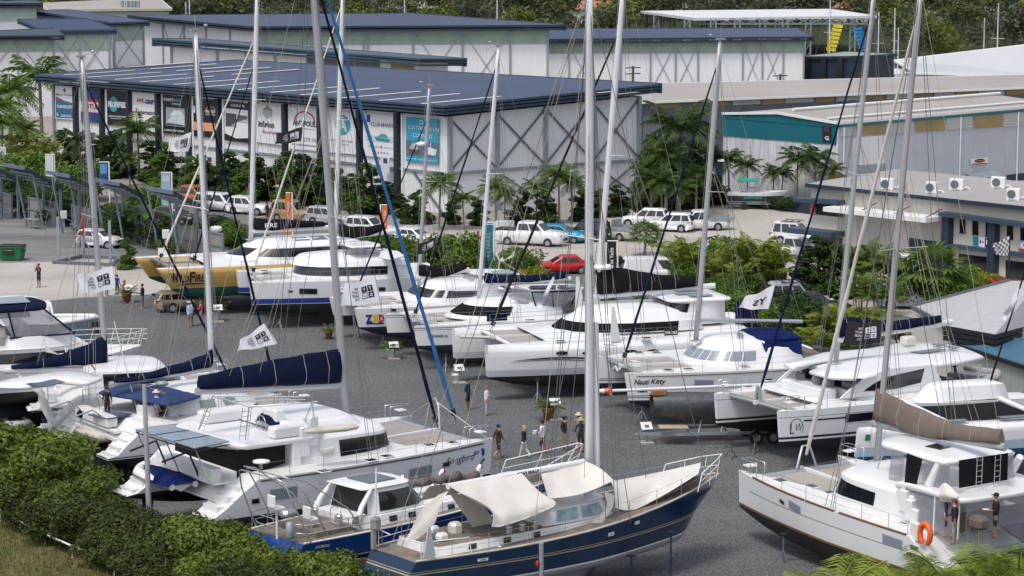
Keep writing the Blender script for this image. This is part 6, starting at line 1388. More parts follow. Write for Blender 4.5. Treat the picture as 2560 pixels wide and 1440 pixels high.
mb=MB();mb.box((1.8,0,zd-.5),(2.6,4.4,.1));mb.box((.8,.3,zd-.15),(.5,3.6,.5),ch=.05);B.P('cockpit_floor',mb,GEL)
for s in(1,-1):steps(B,H,s*2.8,s,.2,2.0,1.95,3.3,4)
lifering(B,B.xp(*Z3(175,462),.3),.32);lifering(B,B.xp(*Z3(5,430),.3),.32)
hw_=B.xp(*Z3(215,385),1.6);mb=MB();mb.tube([hw_+Vector((0,math.cos(a)*.5,math.sin(a)*.5))for a in[2*math.pi*k/18 for k in range(19)]],.02,5,caps=False);B.P('steering_wheel',mb,SST)
dinghy('inflatable_dinghy','grey inflatable dinghy with upright black outboard under the curved stern arch',B.W(B.xp(*Z3(110,560),-.4)),3.0,1.5,B.rz-math.pi/2,HYPG)
mb=MB();text_on(mb,'POSITANO',lambda u,v:Vector((.25+(v-2.3)*.6,-2.8+u,v+.12)),0,2.4,1.1,.16);B.P('lettering',mb,INK,B.hulls[-1])
q_=B.yp(268,938,0);f,t,mo=mast(B,q_.x,q_.z,(205,143),.28,MASTG,(.5,),spl=1.3)
bo=boom_cover(B,[(267,832,919),(220,860,914),(160,882,915),(90,902,920),(28,914,923)],CVN,.34,boomm=MASTW,boom_ext=.4)
rig(B,f,t,H,Vector((10.0,0,zd)),.07,CVN,topping=bo[-1])
wturbine(B,(1.0,2.4,3.0),B.yp(153,892,1.5))
B=Boat('L1','motor_yacht','white flybridge motor yacht with navy canopy and dark name on its high bow','motor yacht',(352,862),13,68,0,-1,4.6,LH)
H=Hull(13,2.7,2.0,2.9,4.0,4.6,ws=.9,wb=.05,tm=.5,ent=2.4,rake=1.0,flare=.84);B.H=H;B.hulls={-1:B.P('hull',H.mesh(0),[GEL,GELD,ANTI])}
mb=MB();mb.loft([[Vector((x,y,z))for y,z in((-.15,B.ground(x)+.02),(.15,B.ground(x)+.02),(.35,2.2),(-.35,2.2))]for x in(2,9)],0);B.P('keel',mb,ANTI)
A0,A1,A2=ring(3.6,11.2,2.3,4.2,7,2.0),ring(3.6,9.9,2.15,5.05,6.8,2.2),ring(3.0,9.7,2.3,5.15,6.4,2.4)
cab=B.P('cabin',house([A0,A1,A2],.08),GEL)
for s in(1,-1):swin(B,cab,A0,A1,s,9.6,4.4,.25,.85)
B.P('fly_deck',plate(rounded([Vector((.6,2.4,5.1)),Vector((.6,-2.4,5.1)),Vector((5,-2.5,5.15)),Vector((5,2.5,5.15))],.6),.2,.06),GEL)
mb=MB();mb.loft([ring(5.5,9.6,2.2,5.1,7,2.2),ring(5.7,8.9,2.0,5.75,7,2.2)],0,True,(False,False));B.P('fly_coaming',mb,GEL)
cq=[Vector((2.4,1.9,7.2)),Vector((2.4,-1.9,7.2)),Vector((7.6,-1.9,7.25)),Vector((8.0,0,7.25)),Vector((7.6,1.9,7.25))]
can=B.P('canopy',plate(rounded(cq,.5,4),.2,.08,.2),CVN)
panel(B,[(4.4,-1.3,7.45),(6.9,-1.3,7.45),(6.9,.6,7.5),(4.4,.6,7.5)],.03,SOLARL,'solar_panel',can)
radar(B,(4.0,1.2,7.45),can,.34)
panel(B,[(7.5,-1.85,7.1),(9.0,-1.9,5.75),(5.8,-1.95,5.75),(5.0,-1.85,7.1)],.015,SMOKE,'clear_screen',can);panel(B,[(7.6,-1.7,7.1),(9.1,-1.7,5.75),(9.1,1.7,5.75),(7.6,1.7,7.1)],.015,SMOKE,'clear_screen',can)
mb=MB()
for q in([(7.5,-1.88,7.1),(9.05,-1.92,5.75)],[(5.6,-1.9,7.1),(5.9,-1.95,5.75)],[(9.05,-1.92,5.75),(5.6,-1.97,5.72)],[(3.8,-1.9,7.1),(4.6,-2.2,5.2)],[(2.6,-1.9,7.1),(2.2,-2.2,5.2)],[(9.1,-1.7,5.75),(9.1,1.7,5.75)],[(2.6,1.9,7.1),(2.2,2.2,5.2)]):mb.tube(q,.045,5)
B.P('canopy_frame',mb,CVN,can)
for y in(-.9,.1,1.1):mb=MB();mb.box((5.4,y,5.9),(.5,.6,.5),ch=.1);mb.box((5.15,y,6.3),(.18,.6,.7),ch=.08);mb.tube([(5.4,y,5.1),(5.4,y,5.7)],.06,6);B.P('helm_seat',mb,GELC)
mb=MB();mb.box((6.6,.2,5.75),(.6,2.8,.9),ch=.08);B.P('helm_console',mb,GEL);mb=MB();mb.box((4.0,-1.5,5.5),(.9,.6,.7),ch=.05);B.P('bar_cabinet',mb,GEL)
mb=MB();mb.box((3.5,0,4.4),(.1,4.2,1.3));B.P('saloon_door',mb,INT)
mb=MB();text_on(mb,'CHAMPAGNE CHARLIE',H.fn(0,-1),10.9,4.15,2.5,.2,bold=.03,slant=.0);B.P('lettering',mb,mat('brown_lettering',(.06,.04,.02),.5,var=0),B.hulls[-1])
for q in((995,585,1030,612),(842,632,883,668),(700,688,725,705)):
 a,b=B.yp(*Z1(q[0],q[3]),-2.6),B.yp(*Z1(q[2],q[1]),-2.6);mb=MB();H.patch(mb,0,-1,a.x,b.x,a.z,b.z,.02,n=3);B.P('portlight',mb,TINT,B.hulls[-1])
top=[];mb=MB()
for s in(-1,1):
 pts=[Vector((x,s*max(.25,H.wd(x)-.1),H.zd(x)))for x in(8.6,9.6,10.6,11.6,12.4,12.9)]
 for p in pts:mb.tube([p,p+Vector((.25,0,.85))],.018,5)
 for h in(.3,.58,.85):mb.tube([p+Vector((.25*h/.85,0,h))for p in pts],.016,5)
 top.append(pts[-1])
for h in(.3,.58,.85):mb.tube([top[0]+Vector((.3,0,h)),Vector((13.35,0,4.6+h)),top[1]+Vector((.3,0,h))],.016,5)
B.P('bow_rail',mb,PAINTW)
B=Boat('L0','motor_yacht','pale teal hulled boat with white deck and a black for sale board','motor yacht',(250,793),11,72,0,-1,3.4,LH)
H=Hull(11,2.0,1.0,1.7,3.1,3.4,ws=.85,wb=.08,tm=.5,rake=.7,flare=.85);B.H=H;B.hulls={-1:B.P('hull',H.mesh(0),[mat('pale_teal_hull',(.22,.31,.34),.3,var=.05),GEL,ANTI])}
mb=MB();mb.loft([[Vector((x,y,z))for y,z in((-.1,B.ground(x)+.02),(.1,B.ground(x)+.02),(.3,1.2),(-.3,1.2))]for x in(2,8)],0);B.P('keel',mb,ANTI)
mb=MB();mb.tube([Vector((x,-(H.wd(x)-.05),H.zd(x)+.08))for x in[1+9.8*k/10 for k in range(11)]],.12,6);mb.tube([Vector((x,(H.wd(x)-.05),H.zd(x)+.08))for x in[1+9.8*k/10 for k in range(11)]],.12,6);B.P('gunwale',mb,GEL)
A0,A1,A2=ring(2.0,8.2,1.5,3.2,5,2.4),ring(2.0,7.2,1.35,4.6,5,2.4),ring(1.6,7.3,1.5,4.75,5,2.4);cab=B.P('cabin',house([A0,A1,A2],.1),GEL)
for s in(1,-1):swin(B,cab,A0,A1,s,7.0,2.6,.45,.9)
mb=MB();mb.tube([(8.2,1.0,3.3),(8.0,1.0,4.4),(8.0,-.4,4.45),(8.2,-.6,3.3)],.07,6);B.P('fore_arch',mb,PAINTW)
cloth(B,[[(7.4,1.1,4.4),(8.0,1.0,4.4)],[(7.4,0,4.5),(8.0,0,4.45)],[(7.2,-1,3.6),(7.9,-.5,3.9)]],CVW,'sun_cover')
sp=B.yp(*Z1(873,320),-2.05);mb=MB();mb.slab([sp+Vector((-.36,0,-.38)),sp+Vector((.36,0,-.38)),sp+Vector((.36,0,.38)),sp+Vector((-.36,0,.38))],.03);o=B.P('for_sale_board',mb,BLACKM)
letters(B,'FOR SALE',lambda u,v:Vector((u,sp.y-.03,v)),sp.x,sp.z-.02,.6,.14,PAINTW,.02,parent=o);mb=MB();text_on(mb,'185LC',H.fn(0,-1),8.0,2.85,1.2,.45,bold=.0,slant=.3);B.P('lettering',mb,GEL,B.hulls[-1])
NAVYH=mat('navy_hull_paint',(.008,.03,.075),.18,var=.2,scale=.8)
B=Boat('K','sailing_yacht','navy hulled yacht with weathered teak deck and cream awnings over the boom','yacht',(1800,1184),17.3,51.5,0,-1,3.6,None)
H=Hull(17.3,2.35,1.0,1.55,2.72,3.6,ws=.62,wb=.02,tm=.42,ent=1.9,rake=2.1,flare=.92,bands=[(-.02,.07,3),(.66,.72,4),(.77,.8,4)],shp=2.2,transom=.0,zk=None)if 0 else Hull(17.3,2.35,.95,1.55,2.72,3.6,ws=.62,wb=.02,tm=.42,ent=1.9,rake=2.1,flare=.92,bands=[(0.0,.07,3),(.66,.71,4),(.76,.785,4)],shp=2.2,transom=-.7)
B.H=H;ms=[NAVYH,TEAK,mat('pale_grey_antifoul',(.32,.34,.38),.5,var=.1),GEL,mat('gold_stripe',(.36,.3,.17),.4,var=.1)]
hu=B.P('hull',H.mesh(0),ms);B.hulls={-1:hu,1:hu}
mb=MB();mb.loft([[Vector((8.3+l*c,.22*sn,z))for c,sn in((.5,0),(.25,.8),(-.2,1),(-.5,0),(-.2,-1),(.25,-.8))]for z,l in((.05,3.2),(.4,3.6),(1.15,5.2))],0);B.P('keel',mb,ms[2],hu)
mb=MB();mb.loft([[Vector((1.6+l*c,.08*sn,z))for c,sn in((.5,0),(0,1),(-.5,0),(0,-1))]for z,l in((.25,.7),(1.4,1.1))],0);B.P('rudder',mb,ms[2],hu)
for s in(1,-1):
 mb=MB();mb.tube([Vector((x,s*(H.wd(x)-.02),H.zd(x)+.05))for x in[.02+17.1*k/30 for k in range(31)]],.05,5);B.P('toe_rail',mb,mat('worn_white_rail',(.5,.48,.45),.6,var=.2),hu)
A0,A1=ring(1.1,11.2,1.45,2.72,7,2.6,rb=.9),ring(1.2,10.9,1.38,3.1,7,2.6,rb=.9);tr=B.P('cabin_trunk',house([A0,A1],.05,mi=0,mi_top=1),[GEL,TEAK])
for x in(2.6,4.3,5.8):swin(B,tr,A0,A1,-1,x+.38,x,.25,.8);swin(B,tr,A0,A1,1,x+.38,x,.25,.8)
D0,D1,D2=ring(6.5,10.6,1.3,3.08,8.5,3),ring(6.8,10.1,1.15,3.75,8.5,3),ring(6.7,10.2,1.2,3.8,8.5,3);dg=B.P('doghouse',house([D0,D1,D2],.1),GEL)
PALEW=mat('painted_reflection_window',(.28,.42,.48),.1,var=.4,scale=2.5,spec=.7)  # reflections painted into the panes as a pale mottled base colour
swin(B,dg,D0,D1,-1,8.3,7.1,.2,.88,m=PALEW);swin(B,dg,D0,D1,-1,9.8,8.5,.2,.88,m=PALEW);swin(B,dg,D0,D1,1,8.3,7.1,.2,.88,m=PALEW);swin(B,dg,D0,D1,1,9.8,8.5,.2,.88,m=PALEW)
mb=MB();mb.box((3.6,0,3.02),(3.2,1.7,.3));B.P('cockpit_well',mb,INT)
mb=MB();mb.box((3.0,0,3.35),(.5,.5,.5),ch=.1);B.P('binnacle',mb,GELC);mb=MB();mb.box((1.9,-.6,3.3),(.45,.4,.3),ch=.08);mb.box((2.3,.5,3.3),(.45,.4,.3),ch=.08);B.P('deck_vent',mb,GEL)
for q in((577,350),(627,340),(676,328),(542,425)):
 p=B.yp(*Zk(*q),-1.5);mb=MB();mb.lathe([(.16,-.12),(.12,0),(.13,.1),(.15,.14),(.1,.2),(.02,.21)],10,M=Matrix.Translation(p));B.P('winch',mb,SST)
strut(B,[B.yp(1493,1168,0),B.yp(1489,806,0)],.13,MASTW,'furling_spar',n=8);f,t,mo=mast(B,9.95,3.8,(1474,-60),.38,MASTW,(.5,),spl=1.4,head=False)
p0=B.yp(1478,335,0);
be,bf=B.yp(*Zk(340,180),0),B.yp(*Zk(868,84),0);strut(B,[be,bf],.13,GEL,'boom',n=8)
def yk(q,y):return B.yp(*Zk(*q),y)
cloth(B,[[yk(q,0)for q in((345,172),(430,155),(520,138),(615,120))],[yk(q,-1.0)for q in((372,200),(455,205),(560,200),(690,195))],[yk(q,-1.75)for q in((505,265),(530,280),(620,262),(755,232))],[yk(q,-1.9)for q in((508,335),(545,335),(640,305),(745,262))]],CVW,'awning',sag=.12,wr=.08,seed=3)
cloth(B,[[yk(q,0)for q in((345,172),(430,155),(520,138),(615,120))],[yk(q,0)+Vector((0,1.3,-.35))for q in((345,172),(430,155),(520,138),(615,120))],[yk(q,0)+Vector((0,1.9,-1.0))for q in((345,172),(430,155),(520,138),(615,120))]],CVW,'awning',sag=.1,wr=.04)
cloth(B,[[yk(q,0)for q in((700,128),(780,100),(870,82))],[yk(q,-.9)for q in((712,175),(820,160),(935,115))],[yk(q,-1.6)for q in((730,228),(860,208),(988,155))]],CVW,'awning',sag=.15,wr=.08,seed=5)
cloth(B,[[yk(q,0)for q in((700,128),(780,100),(870,82))],[yk(q,0)+Vector((0,1.2,-.4))for q in((700,128),(780,100),(870,82))],[yk(q,0)+Vector((0,1.8,-1))for q in((700,128),(780,100),(870,82))]],CVW,'awning',sag=.1)
cloth(B,[[yk(q,.2)for q in((970,160),(1080,140),(1200,115),(1318,88))],[yk(q,-.7)for q in((985,200),(1090,185),(1210,150),(1318,100))],[yk(q,-1.2)for q in((985,262),(1060,270),(1190,205),(1308,132))]],CVW,'foredeck_cover',sag=.12,wr=.08,seed=8)
cloth(B,[[yk(q,.2)for q in((970,160),(1080,140),(1200,115),(1318,88))],[yk(q,.2)+Vector((0,1.0,-.5))for q in((970,160),(1080,140),(1200,115),(1318,88))]],CVW,'foredeck_cover',wr=.03)
cloth(B,[[yk(q,.3)for q in((305,212),(345,195))],[yk(q,-.1)for q in((240,270),(310,260))],[yk(q,-.5)for q in((210,320),(285,325))],[yk(q,-.8)for q in((172,392),(215,385))]],CVW,'hanging_curtain',wr=.06,seed=2)
for q in(((345,205),(440,345)),((395,215),(470,340)),((960,220),(975,300))):cloth(B,[[yk(q[0],.4),yk((q[0][0]+60,q[0][1]+5),.4)],[yk(q[1],.3),yk((q[1][0]+60,q[1][1]-10),.3)]],CVW,'inner_curtain')
cloth(B,[[yk((940,195),-1.6),yk((985,215),-1.6)],[yk((955,260),-1.7),yk((975,270),-1.7)],[yk((890,320),-1.8),yk((935,322),-1.8)]],CVW,'hanging_curtain',wr=.04)
fs_=Vector((16.5,0,3.7));wires(B,[[f.lerp(t,.97),fs_],[f.lerp(t,.7),Vector((13.2,0,3.35))],[f.lerp(t,.97),Vector((.4,0,3.0))]]+[[f.lerp(t,a),Vector((x,s*2.2,2.9))]for s in(1,-1)for a,x in((.97,9.7),(.5,10.3),(.5,9.0),(.97,9.5))],WIRE,.016)
wires(B,[[f.lerp(t,.98),be],[f.lerp(t,.98),Vector((.3,.6,2.9))],[f.lerp(t,.8),Vector((9.0,-.8,3.9))],[f.lerp(t,.98),Vector((5.2,-2.2,2.9))]],ROPE,.012,'halyards')
for x0,y0,x1,y1 in((475,460,512,478),(962,355,988,375),(1078,315,1100,333)):
 a,b=B.yp(*Zk(x0,y1),-2.25),B.yp(*Zk(x1,y0),-2.25);mb=MB();H.patch(mb,0,-1,a.x,b.x,a.z,b.z,.015,n=4);o=B.P('portlight',mb,GEL,hu);mb=MB();H.patch(mb,0,-1,a.x+.1,b.x-.1,a.z+.07,b.z-.07,.03,n=4);B.P('portlight_glass',mb,TINT,o)
xs=[.5,1.6,3.2,5.0,6.8,8.6,10.4,12.2,14.0,15.6]
rails(B,H,0,-1,xs,h=.75,lines=(.38,.75));rails(B,H,0,1,xs,h=.75,lines=(.38,.75))
mb=MB()
for s in(1,-1):
 mb.tube([(14.9,s*1.2,3.35),(15.2,s*1.15,4.1),(16.6,s*.5,4.35),(17.4,0,4.45)],.025,5);mb.tube([(15.9,s*.85,3.45),(16.0,s*.8,4.2)],.02,5);mb.tube([(16.7,s*.4,3.55),(16.9,s*.4,4.35)],.02,5);mb.tube([(15.2,s*1.1,3.75),(17.2,0,4.0)],.018,5)
B.P('pulpit',mb,PAINTW)
mb=MB()
for s in(1,-1):mb.tube([(2.4,s*1.85,2.75),(2.3,s*1.85,3.45),(.3,s*1.4,3.45),(.15,s*.4,3.45)],.025,5);mb.tube([(2.3,s*1.85,3.1),(.3,s*1.4,3.1)],.018,5);mb.tube([(.3,s*1.4,2.75),(.3,s*1.4,3.45)],.02,5)
B.P('pushpit',mb,PAINTW)
mb=MB();mb.box((.05,1.25,3.75),(.4,.35,.55),ch=.1);mb.box((-.05,1.25,3.2),(.16,.16,.9));B.P('covered_outboard',mb,mat('faded_grey_cover',(.25,.26,.24),.9,var=.2))
pa=B.yp(*Zk(270,425),-1.7);mb=MB();mb.slab([pa+Vector((-.3,0,-.3)),pa+Vector((.3,0,-.3)),pa+Vector((.2,0,.1)),pa+Vector((.05,0,.9)),pa+Vector((-.05,0,.9)),pa+Vector((-.2,0,.1))],.05);B.P('wind_vane_blade',mb,GREYF)
mb=MB();text_on(mb,'KIWANIS',lambda u,v:Vector((-.02-(2.3-v)*.0+.62*(2.72-v)/1.17-.02,-u,v)),-.1,2.3,1.1,.16,slant=.2);text_on(mb,'TAURANGA',lambda u,v:Vector((.62*(2.72-v)/1.17-.04,-u,v)),.7,2.0,.8,.09);B.P('lettering',mb,mat('gold_lettering',(.4,.36,.25),.5,var=0),hu)
mb=MB();text_on(mb,'A WAWAUI' if 0 else 'KIWI MAUI',lambda u,v:Vector((u,-.14,v)),6.6,be.z+(bf.z-be.z)*.55+.02,1.1,.14);B.P('lettering',mb,BLACKM)
BLUEH=mat('blue_hull_paint',(.008,.055,.23),.2,var=.12,scale=.8)
B=Boat('U','sailing_yacht','bright blue hulled yacht with grey deckhouse, stern arch and cluttered cockpit','yacht',(1443,1168),16.7,48,0,-1,2.9,None)
H=Hull(16.7,2.2,1.05,1.6,2.45,2.9,ws=.8,wb=.03,tm=.4,ent=1.9,rake=1.0,flare=.9,bands=[(0,.05,3)],transom=-.5);B.H=H
hu=B.P('hull',H.mesh(0),[BLUEH,TEAK,ANTI,GEL]);B.hulls={-1:hu}
mb=MB();mb.loft([[Vector((8.0+l*c,.2*sn,z))for c,sn in((.5,0),(.25,.8),(-.2,1),(-.5,0),(-.2,-1),(.25,-.8))]for z,l in((.05,2.6),(.3,3.0),(1.2,3.6))],0);B.P('keel',mb,ANTI,hu)
for s in(1,-1):mb=MB();mb.tube([Vector((x,s*(H.wd(x)-.02),H.zd(x)+.04))for x in[.02+16.5*k/24 for k in range(25)]],.05,5);B.P('toe_rail',mb,GEL,hu)
A0,A1=ring(3.0,11.8,1.6,2.45,7,2.4),ring(3.0,11.4,1.5,2.95,7,2.4);tr=B.P('cabin_trunk',house([A0,A1],.1),GEL)
for x in(4.6,5.6,7.8,8.8):swin(B,tr,A0,A1,-1,x+.4,x,.35,.8)
D0,D1,D2=ring(3.7,7.2,1.45,2.95,5.4,3.2),ring(3.9,6.2,1.2,3.95,5.2,3.2),ring(3.4,6.3,1.25,4.05,5.2,3.2);dg=B.P('deckhouse',house([D0,D1,D2],.1),GEL)
for s in(1,-1):swin(B,dg,D0,D1,s,6.5,4.2,.15,.9,v0b=.15,v1b=.9);
t0,t1=ring_t(D0,6.3,-1),ring_t(D0,6.3,1);mb=MB();wpatch(mb,D0,D1,t0+1,t1-1,.2,.9,.022,n=12);B.P('window',mb,TINT,dg)
panel(B,[(3.72,-1.2,3.0),(3.72,1.2,3.0),(3.88,1.0,3.9),(3.88,-1.0,3.9)],.03,TINT,'deckhouse_opening',dg);B.P('deckhouse_hatch',MB().box((4.9,0,4.16),(1.4,1.5,.05)),DGREY,dg)
for s in(1,-1):strut(B,[(2.9,s*1.45,2.6),(3.3,s*1.35,3.4),(3.9,s*1.2,4.0)],[.14,.12,.1],GEL,'deckhouse_wing',dg)
mb=MB();mb.box((2.0,0,2.55),(2.0,2.6,.3));B.P('cockpit_well',mb,INT);
for q in((180,350),(400,420)):p=B.yp(*Zu(*q),-.4);mb=MB();mb.box(tuple(p),(.5,.5,.1),ch=.03);mb.box((p.x-.25,p.y,p.z+.3),(.1,.5,.55),ch=.05);mb.tube([p,(p.x,p.y,2.5)],.05,6);B.P('deck_chair',mb,GEL)
for y in(-.9,.7):
 hw_=Vector((2.3,y,3.15));mb=MB();mb.tube([hw_+Vector((0,math.cos(a)*.38,math.sin(a)*.38))for a in[2*math.pi*k/14 for k in range(15)]],.02,5,caps=False);mb.box((2.45,y,2.8),(.25,.3,.7),ch=.05);B.P('steering_wheel',mb,SST)
p=B.yp(*Zu(262,490),-1.2);mb=MB();mb.lathe([(.05,.35),(.16,.3),(.17,-.3),(.14,-.36)],10,M=Matrix.Translation(p));B.P('gas_bottle',mb,GALV)
p=B.yp(*Zu(252,385),-.8);mb=MB();mb.box(tuple(p),(.7,.5,.3),ch=.1);B.P('barbecue',mb,SST)
p=B.yp(*Zu(675,425),-1.5);mb=MB();mb.lathe([(.16,-.15),(.12,0),(.13,.12),(.15,.16),(.02,.22)],10,M=Matrix.Translation(p));B.P('winch',mb,SST)
mb=MB();at=B.yp(*Zu(110,75),0)
for s in(1,-1):
 mb.tube([(1.25,s*1.85,2.5),(.2,s*1.75,4.4),(-.3,s*1.6,5.1),(-.55,s*1.2,5.2)],.03,6);mb.tube([(.3,s*1.85,2.5),(-.5,s*1.7,4.3),(-.75,s*1.5,5.05),(-.85,s*1.2,5.15)],.03,6);mb.tube([(2.9,s*1.9,2.6),(2.2,s*1.85,3.6),(.2,s*1.7,5.0),(-.5,s*1.5,5.2)],.03,6)
mb.tube([(-.55,-1.2,5.2),(-.55,1.2,5.2)],.03,6);mb.tube([(-.85,-1.2,5.15),(-.85,1.2,5.15)],.03,6);B.P('stern_arch',mb,SST)
mb=MB();mb.lathe([(.05,-.25),(.05,0),(.36,.03),(.34,.1),(.02,.16)],14,M=Matrix.Translation(Vector((-.3,.6,5.45))));B.P('satellite_dome',mb,PAINTW)
mb=MB()
for s in(1,-1):
 for h in(.4,.75):mb.tube([(3.2,s*2.05,2.5+h),(.2,s*1.75,2.45+h),(-.1,s*1.2,2.45+h),(-.1,0,2.45+h)],.022,5)
 for x in(2.2,.9,.1):mb.tube([(x,s*1.85,2.45),(x,s*1.85,3.2)],.02,5)
B.P('pushpit',mb,SST)
for q in((960,185),(1150,240),(1210,145),(1445,115)):p=B.yp(*Zu(*q),-.5 if q[1]>160 else .6);mb=MB();mb.tube([p+Vector((0,0,-.2)),p+Vector((0,0,.08)),p+Vector((.14,0,.16))],[.09,.1,.13],8);mb.box((p.x,p.y,p.z-.25),(.25,.25,.12));o=B.P('dorade_vent',mb,GEL);mb=MB();mb.ball(tuple(p+Vector((.12,-.03,.15))),(.07,.12,.11),nu=8,nv=5);B.P('vent_mouth',mb,mat('dark_red_paint',(.2,.01,.015),.4,var=0),o)
for q in((1030,215),(1340,175),(1225,180)):
 p=B.yp(*Zu(*q),0);mb=MB();mb.loft([[p+Vector((-.9+.3*k,y,.1*math.sin(k*2.5)+z))for y,z in((-.25,0),(-.1,.2),(.1,.22),(.25,0))]for k in range(7)],0);B.P('coiled_rope',mb,mat('brown_rope',(.12,.1,.08),.9,var=.3))
wires(B,[[Vector((x,s*(H.wd(x)-.1),H.zd(x)+h))for x in(3.2,5,7,9,11,13,15)]for s in(1,-1)for h in(.35,.65)],SST,.008,'lifelines')
mb=MB()
for s in(1,-1):
 for x in(5,7,9,11,13):mb.tube([(x,s*(H.wd(x)-.1),H.zd(x)),(x,s*(H.wd(x)-.1),H.zd(x)+.68)],.016,5)
B.P('stanchions',mb,SST)
mb=MB()
for s in(1,-1):
 mb.tube([(13.2,s*1.25,2.8),(13.5,s*1.2,3.5),(15.4,s*.6,3.75),(16.9,s*.15,3.95),(16.9,-s*.15,3.95)],.028,5);mb.tube([(13.4,s*1.2,3.15),(16.6,s*.2,3.5)],.02,5);mb.tube([(14.8,s*.8,2.85),(15.2,s*.65,3.7)],.02,5);mb.tube([(16.2,s*.3,2.9),(16.9,s*.15,3.95)],.024,5)
B.P('pulpit',mb,PAINTW)
mb=MB();text_on(mb,'DC003Q',H.fn(0,-1),.95,2.25,.62,.13);B.P('lettering',mb,GEL,hu)
for q in((805,100,800,410),):strut(B,[B.yp(*Zu(q[0],q[1]),-1.9),B.yp(*Zu(q[2],q[3]),-1.9)],.035,PAINTW,'boathook_pole')
B=Boat('T','trimaran','white trimaran with black nets and pale blue underside behind the taupe sail cover','trimaran',(2146,1070),12,-108,1.6,1,2.9,'catamarans in the right hand row')
H=Hull(12,.75,1.0,1.5,2.7,2.9,ws=.6,wb=.2,tm=.5,ent=2.4,rake=-.15,soft=.3,bands=[(.0,.45,3)]);B.H=H;ms=[GEL,GEL,mat('blue_antifoul',(.02,.09,.22),.5,var=.15),mat('pale_blue_hull',(.42,.52,.62),.3,var=.05)];B.hulls={1:B.P('hull',H.mesh(1.6),ms)}
H2=Hull(9.5,1.1,.9,1.4,2.9,3.1,ws=.7,rake=.3);B.P('centre_hull',H2 .mesh(-3.6),ms)
for y in(1.6,-3.6):mb=MB();mb.loft([[Vector((5+l*c,y+.12*sn,z))for c,sn in((.5,0),(0,1),(-.5,0),(0,-1))]for z,l in((.02,1.4),(1.2,2.4))],0);B.P('keel',mb,ms[2])
for y0,y1 in((1.2,-2.8),):panel(B,[(7,y0,2.85),(2,y0,2.85),(2,y1,2.85),(7,y1,2.85)],.03,CVB,'net')
for x in(7.1,2.0):strut(B,[(x,1.6,2.8),(x,-3.6,3.0)],.16,GEL,'cross_arm')
A0,A1=[[v+Vector((-1.5,-3.6,0))for v in r_]for r_ in(ring(3,8,.95,3.0,6,2.2),ring(3.2,7.2,.75,3.7,5.6,2.2))];cab=B.P('cabin',house([A0,A1],.12),GEL)
for x0,x1 in((4.4,2.6),(7.6,6.2)):panel(B,[(x0,1.35,2.96),(x1,1.35,2.96),(x1,1.85,2.96),(x0,1.85,2.96)],.03,SOLAR,'solar_panel')
mb=MB();mb.slab([(.2,-2.2,2.7),(-.4,-2.2,2.7),(-.3,-2.2,4.9),(.1,-2.2,4.9)],.12);B.P('lifted_rudder',mb,GEL)
furled(B,B.yp(2436,1080,-3.6),B.yp(2575,640,-3.6),CVB,.06);mb=MB();H.patch(mb,1.6,1,11.7,11.45,2.3,2.6,.02,n=3);B.P('green_mark',mb,mat('green_paint',(.01,.2,.08),.5),B.hulls[1])
def leaf_cloud(mb,clumps,n,size,seed,mi=0,flat=.5,var=.5):
 rnd=random.Random(seed);V=mb.v;Fc=mb.f;tot=sum(c[3]**2 for c in clumps)
 for cx,cy,cz,r,*sq in clumps:
  k=int(n*r*r/tot);s_=sq[0]if sq else .8
  for _ in range(k):
   while True:
    x,y,z=rnd.uniform(-1,1),rnd.uniform(-1,1),rnd.uniform(-1,1);d=x*x+y*y+z*z
    if .25<d<1:break
   rr=d**-.5*(1-rnd.random()**2*.5)*(1+.22*math.sin(x*7+cx*3)*math.cos(y*6+z*5));p=(cx+x*r*rr*.98,cy+y*r*rr*.98,cz+z*r*rr*s_)
   a=Vector((x+rnd.uniform(-.9,.9),y+rnd.uniform(-.9,.9),z*flat+rnd.uniform(-.3,1.2))).normalized()
   u=a.cross(Vector((rnd.uniform(-1,1),rnd.uniform(-1,1),rnd.uniform(-1,1)))).normalized();w=a.cross(u)
   l=size*(1+rnd.uniform(-var,var));wd=l*.45;o=len(V);P=Vector(p)
   V.extend((tuple(P-u*l*.5),tuple(P+w*wd*.5+a*l*.06),tuple(P+u*l*.5),tuple(P-w*wd*.5+a*l*.06)))
   Fc.append([o,o+1,o+2,o+3]);mb.m.append(mi);mb.sm.append(False)
def trunk_mesh(mb,h,r,branches,seed,mi=0):
 rnd=random.Random(seed);mb.tube([(0,0,-.05),(rnd.uniform(-.05,.05)*h,rnd.uniform(-.05,.05)*h,h*.5),(rnd.uniform(-.08,.08)*h,rnd.uniform(-.08,.08)*h,h)],[r,r*.8,r*.5],7,mi)
 for b in branches:mb.tube([(0,0,h*.45),Vector((0,0,h*.5)).lerp(Vector(b),.5)+Vector((0,0,.1*h)),b],[r*.6,r*.4,r*.15],5,mi)
BARK=mat('grey_brown_bark',(.12,.1,.08),.9,var=.3,scale=3)
PBARK=mat('palm_trunk_bark',(.2,.175,.15),.9,var=.25,scale=5,ribs=((0,0,1),.18))
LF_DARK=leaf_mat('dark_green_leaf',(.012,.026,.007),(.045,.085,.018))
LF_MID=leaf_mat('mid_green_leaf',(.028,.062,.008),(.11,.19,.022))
LF_BRIGHT=leaf_mat('bright_green_leaf',(.04,.085,.01),(.13,.22,.03))
LF_OLIVE=leaf_mat('olive_leaf',(.045,.058,.024),(.13,.155,.055),scale=.12)  # lightened to stand in for haze over the far wood
LF_FAR=leaf_mat('grey_green_leaf',(.036,.048,.028),(.1,.12,.06),scale=.08)  # distance haze put into the leaf colour by lightening it
LF_YEL=leaf_mat('yellow_green_leaf',(.07,.09,.01),(.26,.26,.03))
FROND=leaf_mat('palm_frond_leaf',(.035,.07,.01),(.13,.2,.03))
